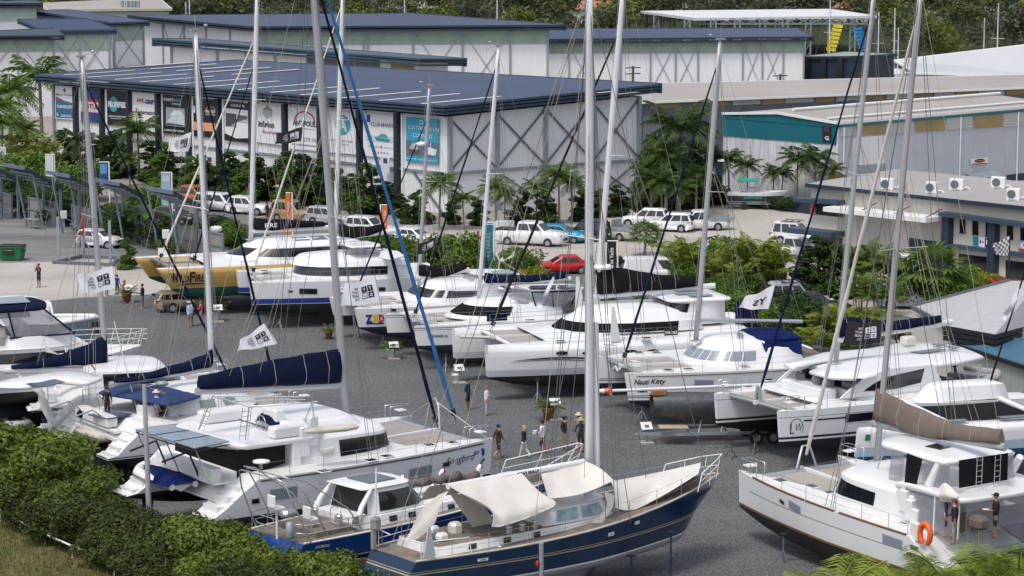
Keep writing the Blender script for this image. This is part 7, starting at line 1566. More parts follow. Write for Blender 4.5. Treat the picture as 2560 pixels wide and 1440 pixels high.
FRONDY=leaf_mat('golden_frond_leaf',(.06,.1,.012),(.22,.27,.035))
FRONDD=leaf_mat('dark_frond_leaf',(.018,.038,.009),(.075,.125,.025))
def frond(mb,base,az,L,up,droop,n=11,wl=.28,mi=0,lw=.055,rnd=random,fwd=.55):
 """arching feather leaf: pairs of leaflets along a drooping spine"""
 d=Vector((math.cos(az),math.sin(az),0));sd=Vector((-math.sin(az),math.cos(az),0));pts=[]
 for k in range(n+1):
  t=k/n;pts.append(Vector(base)+d*L*(t-.12*t*t*droop)*math.cos(up*.7)+Vector((0,0,L*(t*math.sin(up)-droop*.55*t*t))))
 mb.tube(pts[::3]+([pts[-1]]if n%3 else[]),[.022*L*(1-.8*i/(len(pts[::3])))for i in range(len(pts[::3])+(1 if n%3 else 0))],3,mi,caps=False)
 for k in range(1,n+1):
  t=k/n;p=pts[k];dr=(pts[k]-pts[k-1]).normalized();ll=L*wl*math.sin(math.pi*(.12+.8*t))*(1+rnd.uniform(-.15,.15));nrm=sd.cross(dr)
  for s in(1,-1):
   tip=p+sd*s*ll*.84+dr*ll*fwd+Vector((0,0,-ll*(.28+.25*rnd.random())));w=dr*L*lw
   o=len(mb.v);m_=p.lerp(tip,.5)+Vector((0,0,ll*.1));mb.v.extend((tuple(p),tuple(m_-w*.5),tuple(tip),tuple(m_+w*.5)));mb.f.append([o,o+1,o+2,o+3]);mb.m.append(mi);mb.sm.append(False)
def protos_begin(name,parts,label,cat,group=None):
 """hidden nothing: builds one plant (Empty + trunk + crown) and returns it for placing and copying"""
 t=thing(name,label,cat,(0,0,-500),0,group)
 for nm,mb,m in parts:mb.build(nm,m,t)
 return t
class Kind:
 def __init__(s,name,cat,builder,variants,height):s.name,s.cat,s.h,s.v,s.used=name,cat,height,[builder(k)for k in range(variants)],[False]*variants
 def place(s,k,p,h,rz,label,group,wide=1.0):
  k%=len(s.v);sc=h/s.h
  if not s.used[k]:
   s.used[k]=True;t=thing(s.name,label,s.cat,tuple(p),rz,group)
   for nm,mb,m in s.v[k]:mb.build(nm,m,t)
   s.v[k]=t
  else:t=dup(s.v[k],tuple(p),rz,None,label,group)
  t.scale=(sc*wide,sc*wide,sc);return t
def b_shrub(leafm,n=2600,size=.19,form='round'):
 def f(k):
  rnd=random.Random(k*13+n);mb=MB();cl=[]
  if form=='round':cl=[(rnd.uniform(-.75,.75),rnd.uniform(-.75,.75),rnd.uniform(.5,1.5),rnd.uniform(.38,.62))for _ in range(13)]+[(0,0,.8,.8)]
  elif form=='tall':cl=[(rnd.uniform(-.55,.55),rnd.uniform(-.55,.55),.35+i*.3,rnd.uniform(.35,.6)*(1.1-i*.055))for i in range(12)]
  elif form=='crown':cl=[(rnd.uniform(-.9,.9),rnd.uniform(-.9,.9),rnd.uniform(1.6,3.2),rnd.uniform(.4,.7))for _ in range(14)]
  elif form=='mound':cl=[(rnd.uniform(-1.1,1.1),rnd.uniform(-1.1,1.1),rnd.uniform(.2,.75),rnd.uniform(.3,.5))for _ in range(16)]
  leaf_cloud(mb,cl,n,size,k+5);tb=MB();h={'round':1.2,'tall':3.2,'crown':2.2,'mound':.5}[form]
  trunk_mesh(tb,h,.09,[(c[0],c[1],c[2])for c in cl[:5]],k)
  return[('crown',mb,leafm),('trunk',tb,BARK)]
 return f
def b_palm(fm,n=16,L=2.3,h=5.0,form='feather',np_=11,boots=False):
 def f(k):
  rnd=random.Random(k*7+n);cb,tb=MB(),MB();lean=Vector((rnd.uniform(-.25,.25),rnd.uniform(-.25,.25),0))
  top=Vector((lean.x,lean.y,h));tb.tube([(0,0,-.05),lean*.3+Vector((0,0,h*.5)),top],[.15,.105,.1],8)
  if form=='feather':
   tb.tube([top-Vector((0,0,.05)),top+Vector((0,0,.55))],[.11,.06],6)
   for i in range(n):
    a=i*2.4+rnd.uniform(-.2,.2);q=i/n;frond(cb,top+Vector((0,0,.5)),a,L*rnd.uniform(.85,1.1),1.25-1.25*q+rnd.uniform(-.1,.1),.75+.55*q,np_,rnd=rnd)
  else:
   for i in range(n):
    a=i*2.4;el=1.2-1.9*(i/n)+rnd.uniform(-.1,.1);d=Vector((math.cos(a)*math.cos(el),math.sin(a)*math.cos(el),math.sin(el)));c=top+d*L*.55;cb.tube([top,c],[.025,.015],3,caps=False)
    sd=d.cross(Vector((0,0,1))).normalized();u=sd.cross(d)
    for j in range(11):
     t=(j/10-.5)*3.6;e=(d*math.cos(t)+sd*math.sin(t))*L*.5*rnd.uniform(.85,1.1)+Vector((0,0,-.12*L*abs(math.sin(t))-.1*L));w=(sd*math.cos(t)-d*math.sin(t))*.045*L
     o=len(cb.v);m_=c+e*.55+u*.03;cb.v.extend((tuple(c),tuple(m_-w),tuple(c+e),tuple(m_+w)));cb.f.append([o,o+1,o+2,o+3]);cb.m.append(0);cb.sm.append(False)
  return[('crown',cb,fm),('trunk',tb,PBARK)]
 return f
def b_cane(fm,stems=7,L=1.9,h=2.2,np_=14,nf=5,spread=.5,wl=.32,lw=.055):
 def f(k):
  rnd=random.Random(k*17+stems);cb,tb=MB(),MB()
  for s in range(stems):
   a=s*2.4;r0=rnd.uniform(.1,spread);b=Vector((math.cos(a)*r0,math.sin(a)*r0,0));t=b*1.8+Vector((0,0,h*rnd.uniform(.45,1.0)));tb.tube([b-Vector((0,0,.05)),b.lerp(t,.5)+Vector((0,0,.05)),t],[.05,.04,.035],5)
   for i in range(nf):frond(cb,t,a+(i-nf/2)*1.1+rnd.uniform(-.3,.3),L*rnd.uniform(.8,1.15),rnd.uniform(.35,1.35),rnd.uniform(.6,1.0),np_,wl=wl,lw=lw,rnd=rnd)
  return[('crown',cb,fm),('stems',tb,PBARK)]
 return f
def b_banana(k):
 rnd=random.Random(k);cb,tb=MB(),MB();tb.tube([(0,0,-.05),(0,0,1.5)],[.16,.1],7)
 for i in range(8):
  a=i*2.4;up=rnd.uniform(.5,1.3);d=Vector((math.cos(a),math.sin(a),0));sd=Vector((-math.sin(a),math.cos(a),0));A,B_=[],[]
  for j in range(9):
   t=j/8;p=Vector((0,0,1.45))+d*1.9*t*math.cos(up*.7)+Vector((0,0,1.9*(t*math.sin(up)-.75*t*t)));w=.32*math.sin(math.pi*(.05+.93*t))**.7;A.append(p+sd*w-Vector((0,0,w*.3)));B_.append(p-sd*w-Vector((0,0,w*.3)))
  cb.loft([A,B_],0,closed=False,smooth=False)
 return[('crown',cb,FROND),('trunk',tb,MATS['mid_green_leaf'])]
def b_far(fm,seed0,n=1300,size=.72):
 def f(k):
  rnd=random.Random(seed0+k);mb=MB();cl=[(rnd.uniform(-3.2,3.2),rnd.uniform(-3.2,3.2),rnd.uniform(4.5,8.2),rnd.uniform(1.3,2.5),.75)for _ in range(9)]+[(0,0,5.5,3.2,.8)]
  leaf_cloud(mb,cl,n,size,k+seed0,0);mb.tube([(0,0,-.2),(.2,.1,5.5)],[.3,.15],5,1);return[('tree',mb,[fm,BARK])]
 return f
class FarKind(Kind):
 def place(s,k,p,h,rz,label,group,wide=1.0):
  k%=len(s.v);sc=h/s.h
  if not s.used[k]:s.used[k]=True;nm,mb,m=s.v[k][0];o=mb.build(s.name,m);s.v[k]=o
  else:o=s.v[k].copy();COL.objects.link(o)
  o.location=p;o.rotation_euler=(0,0,rz);o.scale=(sc*wide,sc*wide,sc);tag(o,label,s.cat,group);return o
K_SHR=Kind('shrub','shrub',b_shrub(LF_MID,2600,.17),3,1.9);K_DARK=Kind('tree','tree',b_shrub(LF_DARK,3600,.22,'tall'),3,4.1)
K_MIDT=Kind('tree','tree',b_shrub(LF_MID,3600,.2,'tall'),2,4.1);K_TREE=Kind('tree','tree',b_shrub(LF_MID,3400,.2,'crown'),2,3.7);K_YSHR=Kind('shrub','shrub',b_shrub(LF_YEL,2000,.2),2,1.9)
K_BSHR=Kind('shrub','shrub',b_shrub(LF_BRIGHT,2600,.17),2,1.9);K_DSHR=Kind('shrub','shrub',b_shrub(LF_DARK,3000,.17),2,1.9)
K_PALM=Kind('palm_tree','palm',b_palm(FROND,19,2.9,4.2,'feather',16),3,6.4);K_PALMD=Kind('palm_tree','palm',b_palm(FRONDD,20,2.9,3.9,'feather',16),3,6.1);K_CANE=Kind('cane_palm','palm',b_cane(FRONDY),3,4.0)
K_CANED=Kind('cane_palm','palm',b_cane(FROND,8),2,4.0);K_FAN=Kind('fan_palm','palm',b_palm(FROND,26,2.0,2.6,'fan'),2,4.4);K_BAN=Kind('banana_plant','plant',b_banana,1,2.6)
K_FCANE=Kind('cane_palm','palm',b_cane(leaf_mat('fresh_frond_leaf',(.05,.1,.012),(.24,.31,.04)),9,2.4,1.7,28,6,.8,.5,.014),3,4.1)
vr=random.Random(99)
def plant(kind,desc,group,items,wide=1.0):
 """items: (px, row of ground, row of top[, width factor])"""
 items=sorted(items);n=len(items)
 for i,it in enumerate(items):
  p=G(it[0],it[1]);h=z_at(p,it[2]);kind.place(i,p,h,vr.uniform(0,6.28),ordl(i,n,desc),group,it[3]if len(it)>3 else wide)
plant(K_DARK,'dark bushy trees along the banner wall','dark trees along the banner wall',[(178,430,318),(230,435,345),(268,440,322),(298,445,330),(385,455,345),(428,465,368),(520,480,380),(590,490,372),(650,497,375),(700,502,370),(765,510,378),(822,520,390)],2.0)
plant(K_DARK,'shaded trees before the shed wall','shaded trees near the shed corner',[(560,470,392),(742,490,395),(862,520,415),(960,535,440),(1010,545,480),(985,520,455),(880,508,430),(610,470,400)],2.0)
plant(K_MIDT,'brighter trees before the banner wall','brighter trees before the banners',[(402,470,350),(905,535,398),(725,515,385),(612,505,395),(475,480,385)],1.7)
plant(K_PALMD,'arching palms before the banner wall','palms before the banner wall',[(348,452,282),(205,440,318),(325,465,372)])
plant(K_PALM,'tall palms at the left end of the banner shed','tall palms at the left',[(106,380,128),(28,400,172),(-8,420,220),(70,415,290),(4,440,262)])
plant(K_CANE,'golden cane palms at the left edge','golden cane palms at the left',[(45,440,282),(100,435,300),(125,440,320)],.8)
plant(K_BSHR,'bright shrubs behind the tilted shelters','bright shrubs behind the shelters',[(60,485,372),(150,495,405),(215,500,398),(350,535,462),(385,520,450),(185,520,430),(300,560,500)],1.3)
plant(K_DSHR,'dark shrubs in the gaps of the panel fence','dark shrubs by the panel fence',[(50,535,460),(105,545,470),(165,560,480),(210,565,495),(290,590,510),(330,605,520),(400,620,540),(540,600,530),(130,520,440),(15,500,425)],1.3)
plant(K_BAN,'large leaved banana plant at the end of the panel fence','banana plants',[(368,610,480)])
plant(K_MIDT,'slim young tree in the concrete lot beside the gold catamaran','young trees',[(325,672,590)],1.6)
plant(K_SHR,'low shrubs before the parked cars','low shrubs by the parking bays',[(425,640,590),(470,625,570),(560,615,545),(590,620,560),(460,600,560)],1.2)
plant(K_SHR,'round green shrubs between the boats and the road','round shrubs along the road',[(930,640,575),(985,650,580),(1090,690,585),(1140,695,575),(1170,690,600),(1275,690,612),(1310,700,620),(1250,715,660)],1.25)
plant(K_YSHR,'yellow green shrub beside the red car','yellow shrubs by the red car',[(1340,720,660)],1.3)
plant(K_PALM,'palms before the braced white wall','palms before the braced wall',[(1098,575,420),(1160,575,470),(1240,575,432),(1262,570,460),(1398,560,400),(1340,560,440),(1430,555,425)])
plant(K_DARK,'dark trees behind the parked pickup','dark trees behind the parked pickup',[(1050,560,470),(1130,560,490),(1200,565,488),(1300,562,470),(1365,560,470),(1450,552,470),(1500,545,468),(1545,540,455),(1590,530,490)],1.9)
plant(K_DARK,'tall dark trees right of the braced shed','trees right of the braced shed',[(1640,520,330),(1680,518,330),(1720,515,345),(1755,512,350),(1620,522,400),(1700,522,420),(1745,520,430)],1.8)
plant(K_PALMD,'feathery palms between the two sheds','palms between the sheds',[(1695,530,248),(1630,555,405),(1655,560,415),(1698,562,440),(1740,540,400),(1665,535,340)])
plant(K_PALMD,'dark palms against the weathered white wall','palms against the weathered wall',[(1822,492,365),(1868,495,385),(1935,498,408),(1955,500,410),(1992,505,362),(2040,510,358),(2072,512,398),(1790,490,375)])
plant(K_DSHR,'clipped dark shrubs behind the navy planter wall','shrubs behind the planter wall',[(1835,512,478),(1975,528,488),(1998,530,492),(1955,526,490),(1925,523,490)],1.3)
plant(K_FAN,'stout fan palms by the driveway','stout fan palms',[(1612,640,545),(2322,770,595)],1.25)
plant(K_DSHR,'low clipped hedge bushes behind the white van','low hedge behind the van',[(1580,668,640),(1620,672,642),(1660,676,642),(1700,680,644),(1740,682,640),(1545,664,638)],1.6)
plant(K_CANE,'cane palms in the middle planting strip','cane palms in the middle strip',[(1680,700,560),(1715,705,555),(1755,710,590),(1790,720,580),(1835,730,560),(1872,730,535),(1905,735,540),(1935,740,575),(1850,745,620)],.85)
plant(K_SHR,'shrubs under the cane palms','shrubs in the middle strip',[(1775,700,610),(1810,710,585),(1920,725,625),(1700,712,650),(1740,715,660),(1870,745,670),(1790,735,680)],1.1)
plant(K_DARK,'dense dark trees before the office shutters','dark trees before the shutters',[(2015,715,610),(2055,735,580),(2085,745,600),(2000,740,640)],1.6)
plant(K_CANED,'green cane palms before the office building','cane palms before the office',[(2100,730,575),(2135,735,560),(2175,745,570),(2215,755,575),(2250,750,590),(2150,780,630),(2200,790,640)],.85)
plant(K_YSHR,'yellow shrubs below the office windows','yellow shrubs by the office',[(2400,735,680),(2435,735,670),(2470,738,678),(2500,740,690),(2535,745,695)],1.2)
plant(K_SHR,'green shrubs right of the fan palm','shrubs right of the fan palm',[(2375,760,655),(2360,775,690),(2285,770,660)],1.2)
plant(K_SHR,'leafy shrubs behind the long white catamaran','shrubs behind the long catamaran',[(1795,800,690),(1830,815,710),(1870,830,760),(1910,835,770),(1945,840,750),(1520,770,730),(1600,775,735),(1680,780,740),(1740,785,735)],1.1)
plant(K_DSHR,'dark shrubs around the white flag','dark shrubs around the white flag',[(1960,830,720),(2000,840,735),(1985,855,770),(2035,850,755)],1.15)
plant(K_CANE,'golden cane palms behind the swept catamaran','cane palms behind the swept catamaran',[(2050,860,755),(2090,865,735),(2130,870,720),(2165,875,725),(2020,880,790),(2065,895,800),(2110,895,805),(2250,880,770),(2300,895,785),(2340,900,800),(2205,880,770)],.95)
plant(K_FCANE,'palm clumps along the bottom edge','foreground palms',[(2110,1600,1300),(2195,1620,1370),(2270,1600,1350),(2335,1590,1290),(2400,1600,1300),(2475,1610,1370),(2545,1590,1275),(2610,1600,1300),(2050,1640,1400)],.85)
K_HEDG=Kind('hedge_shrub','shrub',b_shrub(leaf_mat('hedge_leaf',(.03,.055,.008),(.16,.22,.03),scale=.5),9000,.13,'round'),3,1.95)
K_HEDD=Kind('hedge_shrub','shrub',b_shrub(leaf_mat('shaded_hedge_leaf',(.022,.035,.008),(.08,.11,.022),scale=.5),7000,.13,'round'),2,1.95)  # darker copy of the hedge leaf, shade painted into its colours
plant(K_HEDG,'bright shrubs of the lower left hedge','bright hedge shrubs at the lower left',[(-20,1240,1055),(50,1255,1052),(110,1270,1075),(165,1295,1105),(215,1320,1165),(20,1290,1130),(130,1330,1190)],1.15)
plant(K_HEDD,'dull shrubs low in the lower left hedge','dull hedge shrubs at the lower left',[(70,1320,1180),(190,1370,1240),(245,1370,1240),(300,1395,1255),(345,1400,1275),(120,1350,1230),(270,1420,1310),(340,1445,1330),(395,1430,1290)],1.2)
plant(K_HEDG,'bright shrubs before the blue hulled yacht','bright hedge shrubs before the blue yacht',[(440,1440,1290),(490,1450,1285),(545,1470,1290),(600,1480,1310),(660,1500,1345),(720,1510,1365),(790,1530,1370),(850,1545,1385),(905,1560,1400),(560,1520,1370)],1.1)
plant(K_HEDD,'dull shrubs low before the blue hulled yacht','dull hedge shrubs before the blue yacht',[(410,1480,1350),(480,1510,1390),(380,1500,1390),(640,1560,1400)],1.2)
mb=MB();gr=random.Random(5)
for _ in range(9000):
 px,py=gr.uniform(-60,420),gr.uniform(1190,1600)
 if py<1265+px*.42-30:continue
 p=G(px,py);h=gr.uniform(.12,.42);a=gr.uniform(0,6.28);d=Vector((math.cos(a),math.sin(a),0))*.025;t=Vector((gr.uniform(-.15,.15),gr.uniform(-.15,.15),h));o=len(mb.v)
 mb.v.extend((tuple(p-d),tuple(p+d),tuple(p+t)));mb.f.append([o,o+1,o+2]);mb.m.append(0);mb.sm.append(False)
o=mb.build('grass',leaf_mat('dry_grass_blade',(.05,.07,.015),(.2,.19,.07),scale=.4));o['kind']='stuff';o['label']='long dry grass below the hedge'
K_FA=FarKind('wood_tree','tree',b_far(LF_FAR,100),4,9);K_FB=FarKind('wood_tree','tree',b_far(LF_OLIVE,200),3,9);K_FC=FarKind('wood_tree','tree',b_far(leaf_mat('mangrove_leaf',(.06,.075,.015),(.17,.19,.035),scale=.1),300),3,9)
fr_=random.Random(21);n_=0
for Y in[440+26*k for k in range(19)]:
 wX=Y*.2+20;nrow=int(2*wX/(15+Y*.006))
 for i in range(nrow):
  X=-wX+2*wX*(i+fr_.random()*.8)/nrow;px=1280+F*X/Y
  if Y<520 and px<1340:continue
  if Y<585 and 1560<px<2230:continue
  if Y<470 and(px<2040 or px>2330):continue
  if n_>285:continue
  n_+=1;q=fr_.random();front=Y<560
  kd,lab,gp=(K_FC,'yellow green mangrove tree at the near edge of the far wood','mangrove trees at the near edge of the wood')if(front and q<.6)else(K_FB,'olive tree in the far wood behind the sheds','olive trees in the far wood')if q<.5 else(K_FA,'grey green tree in the far wood behind the sheds','grey green trees in the far wood')
  kd.place(fr_.randrange(9),Vector((X,Y+fr_.uniform(-9,9),0)),fr_.uniform(7.5,12)if front else fr_.uniform(8.5,15),fr_.uniform(0,6.28),lab,gp,fr_.uniform(.9,1.35))
mb=MB();cl=[]
for Y in range(455,1500,24):
 wX=Y*.21+20
 for i in range(int(2*wX/17)):
  X=-wX+17*i+fr_.uniform(-6,6);px=1280+F*X/Y
  if(Y<530 and px<1340)or(Y<580 and 1560<px<2230)or(Y<490 and(px<2040 or px>2330)):continue
  cl.append((X,Y+fr_.uniform(-9,9),fr_.uniform(2,4)+max(0,Y-850)*.02,fr_.uniform(5,8),.75))
leaf_cloud(mb,cl,120000,1.25,77);o=mb.build('woodland',LF_FAR);o['kind']='stuff';o['label']='unbroken mass of the far wood'
for i,(x,y,c)in enumerate([(1020,10,0),(1130,6,1),(1300,8,1),(1395,18,0),(1490,12,1),(1610,9,0),(1700,7,1),(1985,22,2),(2145,20,1),(2290,10,0),(2485,28,0),(2525,42,0),(2545,22,2),(2240,22,2),(700,6,0),(880,5,1)]):
 Y=640+(i*37)%130;p=Dp(x,y,Y);h=p.z;t=thing('far_house','%s of the small pale houses among the far trees'%(ORD[i]if i<12 else['easternmost','hindmost','westernmost','second westernmost'][i-12]),'house',(p.x,p.y,max(0,h-4.5)),.3+i*.7,'houses among the far trees')
 mb=MB();mb.box((0,0,1.5),(12,8,4));mb.box((0,0,-4),(11.8,7.8,8));mb.build('wall',mat('far_house_wall',(.6,.58,.55),.7,var=.08),t)
 mb=MB();mb.add([(-6.6,-4.6,3.5),(6.6,-4.6,3.5),(6.6,4.6,3.5),(-6.6,4.6,3.5),(-3.5,0,5.6),(3.5,0,5.6)],[(0,1,5,4),(2,3,4,5),(1,2,5),(3,0,4),(3,2,1,0)]);mb.build('roof',[mat('pale_tile_roof',(.5,.5,.52),.6),mat('terracotta_tile_roof',(.4,.17,.09),.7),mat('orange_tile_roof',(.5,.26,.14),.7)][c],t)
 for k in(-3.5,0,3.5):mb=MB();mb.box((k,-4.03,2),(1.4,.1,1.2));mb.build('window',GLASS,t)
wq=[G(2215,178),G(2330,178),G(2330,140),G(2215,140)];sheet('water',[(p.x,p.y)for p in(Vector((-40,425,0)),Vector((180,420,0)),Vector((180,446,0)),Vector((-40,446,0)))],.03,mat('creek_water',(.08,.1,.1),.1,var=.1,spec=.6),px=False)
for i,(x,yt,Y)in enumerate([(466,5,430),(1012,-20,432),(1243,-30,436),(2074,-10,440),(2196,30,428),(2236,20,430),(2246,68,433),(2460,45,432),(2494,8,428),(475,-20,437)]):
 p=Dp(x,100,Y);p.z=0;zt=z_at(p,yt);t=thing('moored_yacht','%s of the distant moored yachts, only its thin mast showing'%ORD[i],'yacht',tuple(p),i*1.3,'moored yachts behind the sheds');HH=Hull(10,1.6,.0,.1,1.1,1.4,ws=.6,rake=1.2)
 HH.mesh().build('hull',[GEL,GELD,ANTI],t).location=(-5,0,0);mb=MB();mb.tube([(0,0,1),(0,0,zt)],[.13,.09],6);mb.tube([(0,-1.2,zt*.55),(0,1.2,zt*.55)],.05,4);mb.tube([(0,0,2.6),(-4,0,2.7)],.16,6);mb.build('mast',MASTW,t)
 mb=MB();[mb.tube([(0,0,zt),q],.02,3,caps=False)for q in((4.6,0,1.4),(-4.8,0,1.2),(0,1.4,1.2),(0,-1.4,1.2))];mb.build('stays',WIRE,t);house([ring(-2,2.4,1.0,1.2),ring(-2,2.0,.9,1.7)],.1).build('cabin',GEL,t)
for x0,y0,x1,y1,c,nm in((2108,60,2088,128,(.75,.6,.03),'yellow'),(2132,68,2152,130,(.02,.2,.5),'blue')):
 a,b=Dp(x0,y0,420),Dp(x1,y1,420);t=thing('pennant_string','slanting string of square %s pennants near the open canopy'%nm,'pennants',tuple(b),0);o_=b
 mb=MB();mb.tube([a-o_,Vector((0,0,0))],.03,4);mb.tube([Vector((0,0,0)),Vector((0,0,-o_.z))],.08,5);mb.build('line',ROPE,t)
 for k in range(7):q=(a-o_).lerp(Vector((0,0,0)),(k+.3)/7);mb=MB();mb.slab([q,q+Vector((-1.6 if x0>x1 else 1.6,.2,.2)),q+Vector((-1.5 if x0>x1 else 1.5,.3,-.35)),q+Vector((0,0,-.45))][::1],.03);mb.build('pennant',mat('%s_pennant'%nm,c,.7),t)
TYRE=mat('tyre_rubber',(.02,.02,.021),.85,var=.15);RIM=mat('alloy_rim',(.4,.4,.41),.35,.5,var=.05);PLATE=mat('number_plate',(.7,.7,.65),.5,var=0)
LAMP=mat('clear_lamp',(.6,.62,.65),.1,var=0,spec=.8);TAIL=mat('red_lamp',(.35,.01,.01),.15,var=0);CHROME=mat('chrome',(.6,.6,.6),.12,.9,var=0);TRIMB=mat('black_plastic_trim',(.02,.02,.022),.5,var=.1)
def car(name,label,cat,px,py,az,col,L=4.5,W=1.82,Hh=1.65,hood=1.15,cab=(.1,3.1),belt=.95,typ='suv',grp='cars parked around the yard',paint=None,rough=.2,tray=None,rack=False):
 p=G(px,py);a=R(az);t=thing(name,label,cat,tuple(p),math.atan2(math.cos(a),math.sin(a)),grp)
 pm=paint or mat('car_paint_%d_%d_%d'%tuple(int(c*200)for c in col),col,rough,.1,var=.03);gc=.24
 x0,x1=-L/2,L/2;cx0,cx1=x0+cab[0],x0+cab[1];hz=belt+.0;S=[];rb=x0+.06
 for x,zt,w,zb in((x0,.72,.8,.42),(x0+.08,belt-.05,.93,.3),(x0+.5,belt+.02,1,gc),(cx0+.4,belt+.03,1,gc),(cx1,belt+.03,1,gc),(x1-hood*.5,belt-.03,.98,gc),(x1-.35,belt-.12,.94,gc),(x1-.06,belt-.26,.82,.3),(x1,.58,.74,.38)):
  y=W/2*w;S.append([Vector((x,s*yy,z))for s,yy,z in((1,y*.93,zb),(1,y,zb+.18),(1,y,(zt+zb)/2+.05),(1,y*.97,zt-.1),(1,y*.84,zt),(-1,y*.84,zt),(-1,y*.97,zt-.1),(-1,y,(zt+zb)/2+.05),(-1,y,zb+.18),(-1,y*.93,zb))])
 mb=MB();mb.loft(S,0);mb.build('body',pm,t)
 rk=.28 if typ in('suv','van','hatch')else .55 if typ!='ute' else .12;fr=.75 if typ!='van' else .9;y0,y1=W/2*.9,W/2*.74
 b=[Vector((cx0,-y0,belt)),Vector((cx1,-y0,belt)),Vector((cx1,y0,belt)),Vector((cx0,y0,belt))];q=[Vector((cx0+rk,-y1,Hh-.06)),Vector((cx1-fr,-y1,Hh-.06)),Vector((cx1-fr,y1,Hh-.06)),Vector((cx0+rk,y1,Hh-.06))]
 mb=MB();mb.loft([rounded(b,.12,2),rounded(q,.15,2),rounded([v.lerp(Vector((0,0,v.z)),.06)+Vector((0,0,.06))for v in q],.2,2)],0,smooth=False);cb=mb.build('cabin',pm,t)
 def wn(i,j,u0,u1,nm,v0=.1,v1=.86):
  A=b[i].lerp(b[j],u0).lerp(q[i].lerp(q[j],u0),v0);B_=b[i].lerp(b[j],u1).lerp(q[i].lerp(q[j],u1),v0);C_=b[i].lerp(b[j],u1).lerp(q[i].lerp(q[j],u1),v1);D_=b[i].lerp(b[j],u0).lerp(q[i].lerp(q[j],u0),v1)
  n=(B_-A).cross(D_-A).normalized();m2=MB();m2 .add([v+n*.012 for v in(A,B_,C_,D_)],[(0,1,2,3)]);m2 .build(nm,GLASS,cb)
 if typ=='van':sw=((.72,.95),)
 elif typ=='ute':sw=((.08,.48),(.53,.92))
 elif typ=='coupe':sw=((.16,.5),(.54,.9))
 else:sw=((.06,.3),(.34,.62),(.66,.93))
 for u0,u1 in sw:wn(0,1,u0,u1,'side_window');wn(2,3,1-u1,1-u0,'side_window')
 wn(1,2,.06,.94,'windscreen');wn(3,0,.08,.92,'rear_window')
 wx=L*.295;wr=.34 if typ in('suv','ute','van')else .31
 for sx,sy in((1,1),(1,-1),(-1,1),(-1,-1)):
  c=Vector((sx*wx+.05,sy*(W/2-.1),wr));m2=MB();m2 .tube([c-Vector((0,.11*sy,0)),c+Vector((0,.11*sy,0))],wr,14);o=m2 .build('wheel',TYRE,t);m2=MB();m2 .tube([c+Vector((0,.1*sy,0)),c+Vector((0,.125*sy,0))],wr*.62,10);m2 .build('rim',RIM,o)
  m2=MB();m2 .tube([c+Vector((0,.04*sy,.02)),c+Vector((0,.108*sy,.02))],wr*1.14,12);m2 .build('wheel_arch',TRIMB,t)
 for s in(1,-1):
  m2=MB();m2 .box((x1-.16,s*W*.36,belt-.25),(.26,.34,.14),ch=.04);m2 .build('headlight',LAMP,t);m2=MB();m2 .box((x0+.06,s*W*.41,belt-.12),(.12,.2,.26),ch=.03);m2 .build('tail_light',TAIL,t)
  m2=MB();m2 .box((cx1-.35,s*(W/2+.07),belt+.08),(.1,.18,.13),ch=.03);m2 .build('mirror',pm,t)
 m2=MB();m2 .box((x1-.01,0,.58),(.08,W*.5,.26),ch=.03);m2 .build('grille',TRIMB,t);m2=MB();m2 .box((x1+.035,0,.43),(.02,.38,.12));m2 .box((x0-.012,0,.62),(.02,.38,.12));m2 .build('number_plate',PLATE,t)
 if tray:
  m2=MB();xe=cx0-.02
  if tray=='tub':m2 .box(((x0+xe)/2,0,belt+.05),(xe-x0,W*.93,.06));m2 .build('tub_cover',TRIMB,t)
  else:
   m2 .box(((x0+xe)/2-.15,0,belt-.02),(xe-x0+.4,W*1.02,.1));[m2 .box(((x0+xe)/2-.15,s*W/2,belt+.14),(xe-x0+.4,.04,.28))for s in(1,-1)];m2 .box((xe-.05,0,belt+.45),(.05,W*.9,.75));m2 .build('tray',GALV,t)
 if rack:
  m2=MB();[m2 .box((k,0,Hh+.07),(.06,W*.8,.04))for k in(-1.2,-.6,0)];[m2 .box((-.6,s*W*.38,Hh+.05),(1.7,.05,.05))for s in(1,-1)];m2 .build('roof_rack',TRIMB,t)
 return t
WH,SIL=(.72,.72,.73),(.42,.44,.47)
car('ute','orange ute parked beside the blue banner flag','ute',478,508,118,(.42,.13,.04),5.2,typ='ute',cab=(1.7,4.0),Hh=1.75,tray='tub')
car('people_mover','white people mover left of the first white SUV','car',547,528,118,WH,4.9,Hh=1.75,cab=(.05,3.9),hood=.9)
car('suv','white SUV between the white people mover and the thick white mast','car',625,535,118,WH)
car('suv','beige off-roader behind the orange banner','car',738,553,118,(.36,.27,.15),4.8,Hh=1.9,belt=1.05)
car('suv','silver SUV right of the beige off-roader','car',826,562,118,SIL,4.6)
car('suv','white SUV beside the right hand orange banner','car',926,588,118,WH,4.6)
car('sedan','white sedan behind the round shrubs','car',1030,612,120,WH,4.4,Hh=1.45,cab=(.5,3.4),typ='sedan')
car('suv','dark blue grey wagon in front of the parking row','car',612,612,118,(.04,.055,.08),4.7)
car('pickup','big white pickup with black tub cover','pickup',1328,612,112,WH,6.1,2.05,2.0,belt=1.25,cab=(2.0,4.6),hood=1.5,typ='ute',tray='tub')
car('hatchback','bright blue hatchback beside the white pickup','car',1408,605,112,(.02,.27,.45),4.2,Hh=1.48,typ='hatch',cab=(.05,2.9))
car('suv','dark navy SUV next to the blue hatchback','car',1462,600,-62,(.012,.02,.045),4.6,Hh=1.8)
car('ute','tan and white ute seen from behind','ute',1522,598,-60,(.5,.46,.38),5.2,typ='ute',cab=(1.9,4.0),Hh=1.75,tray='tray')
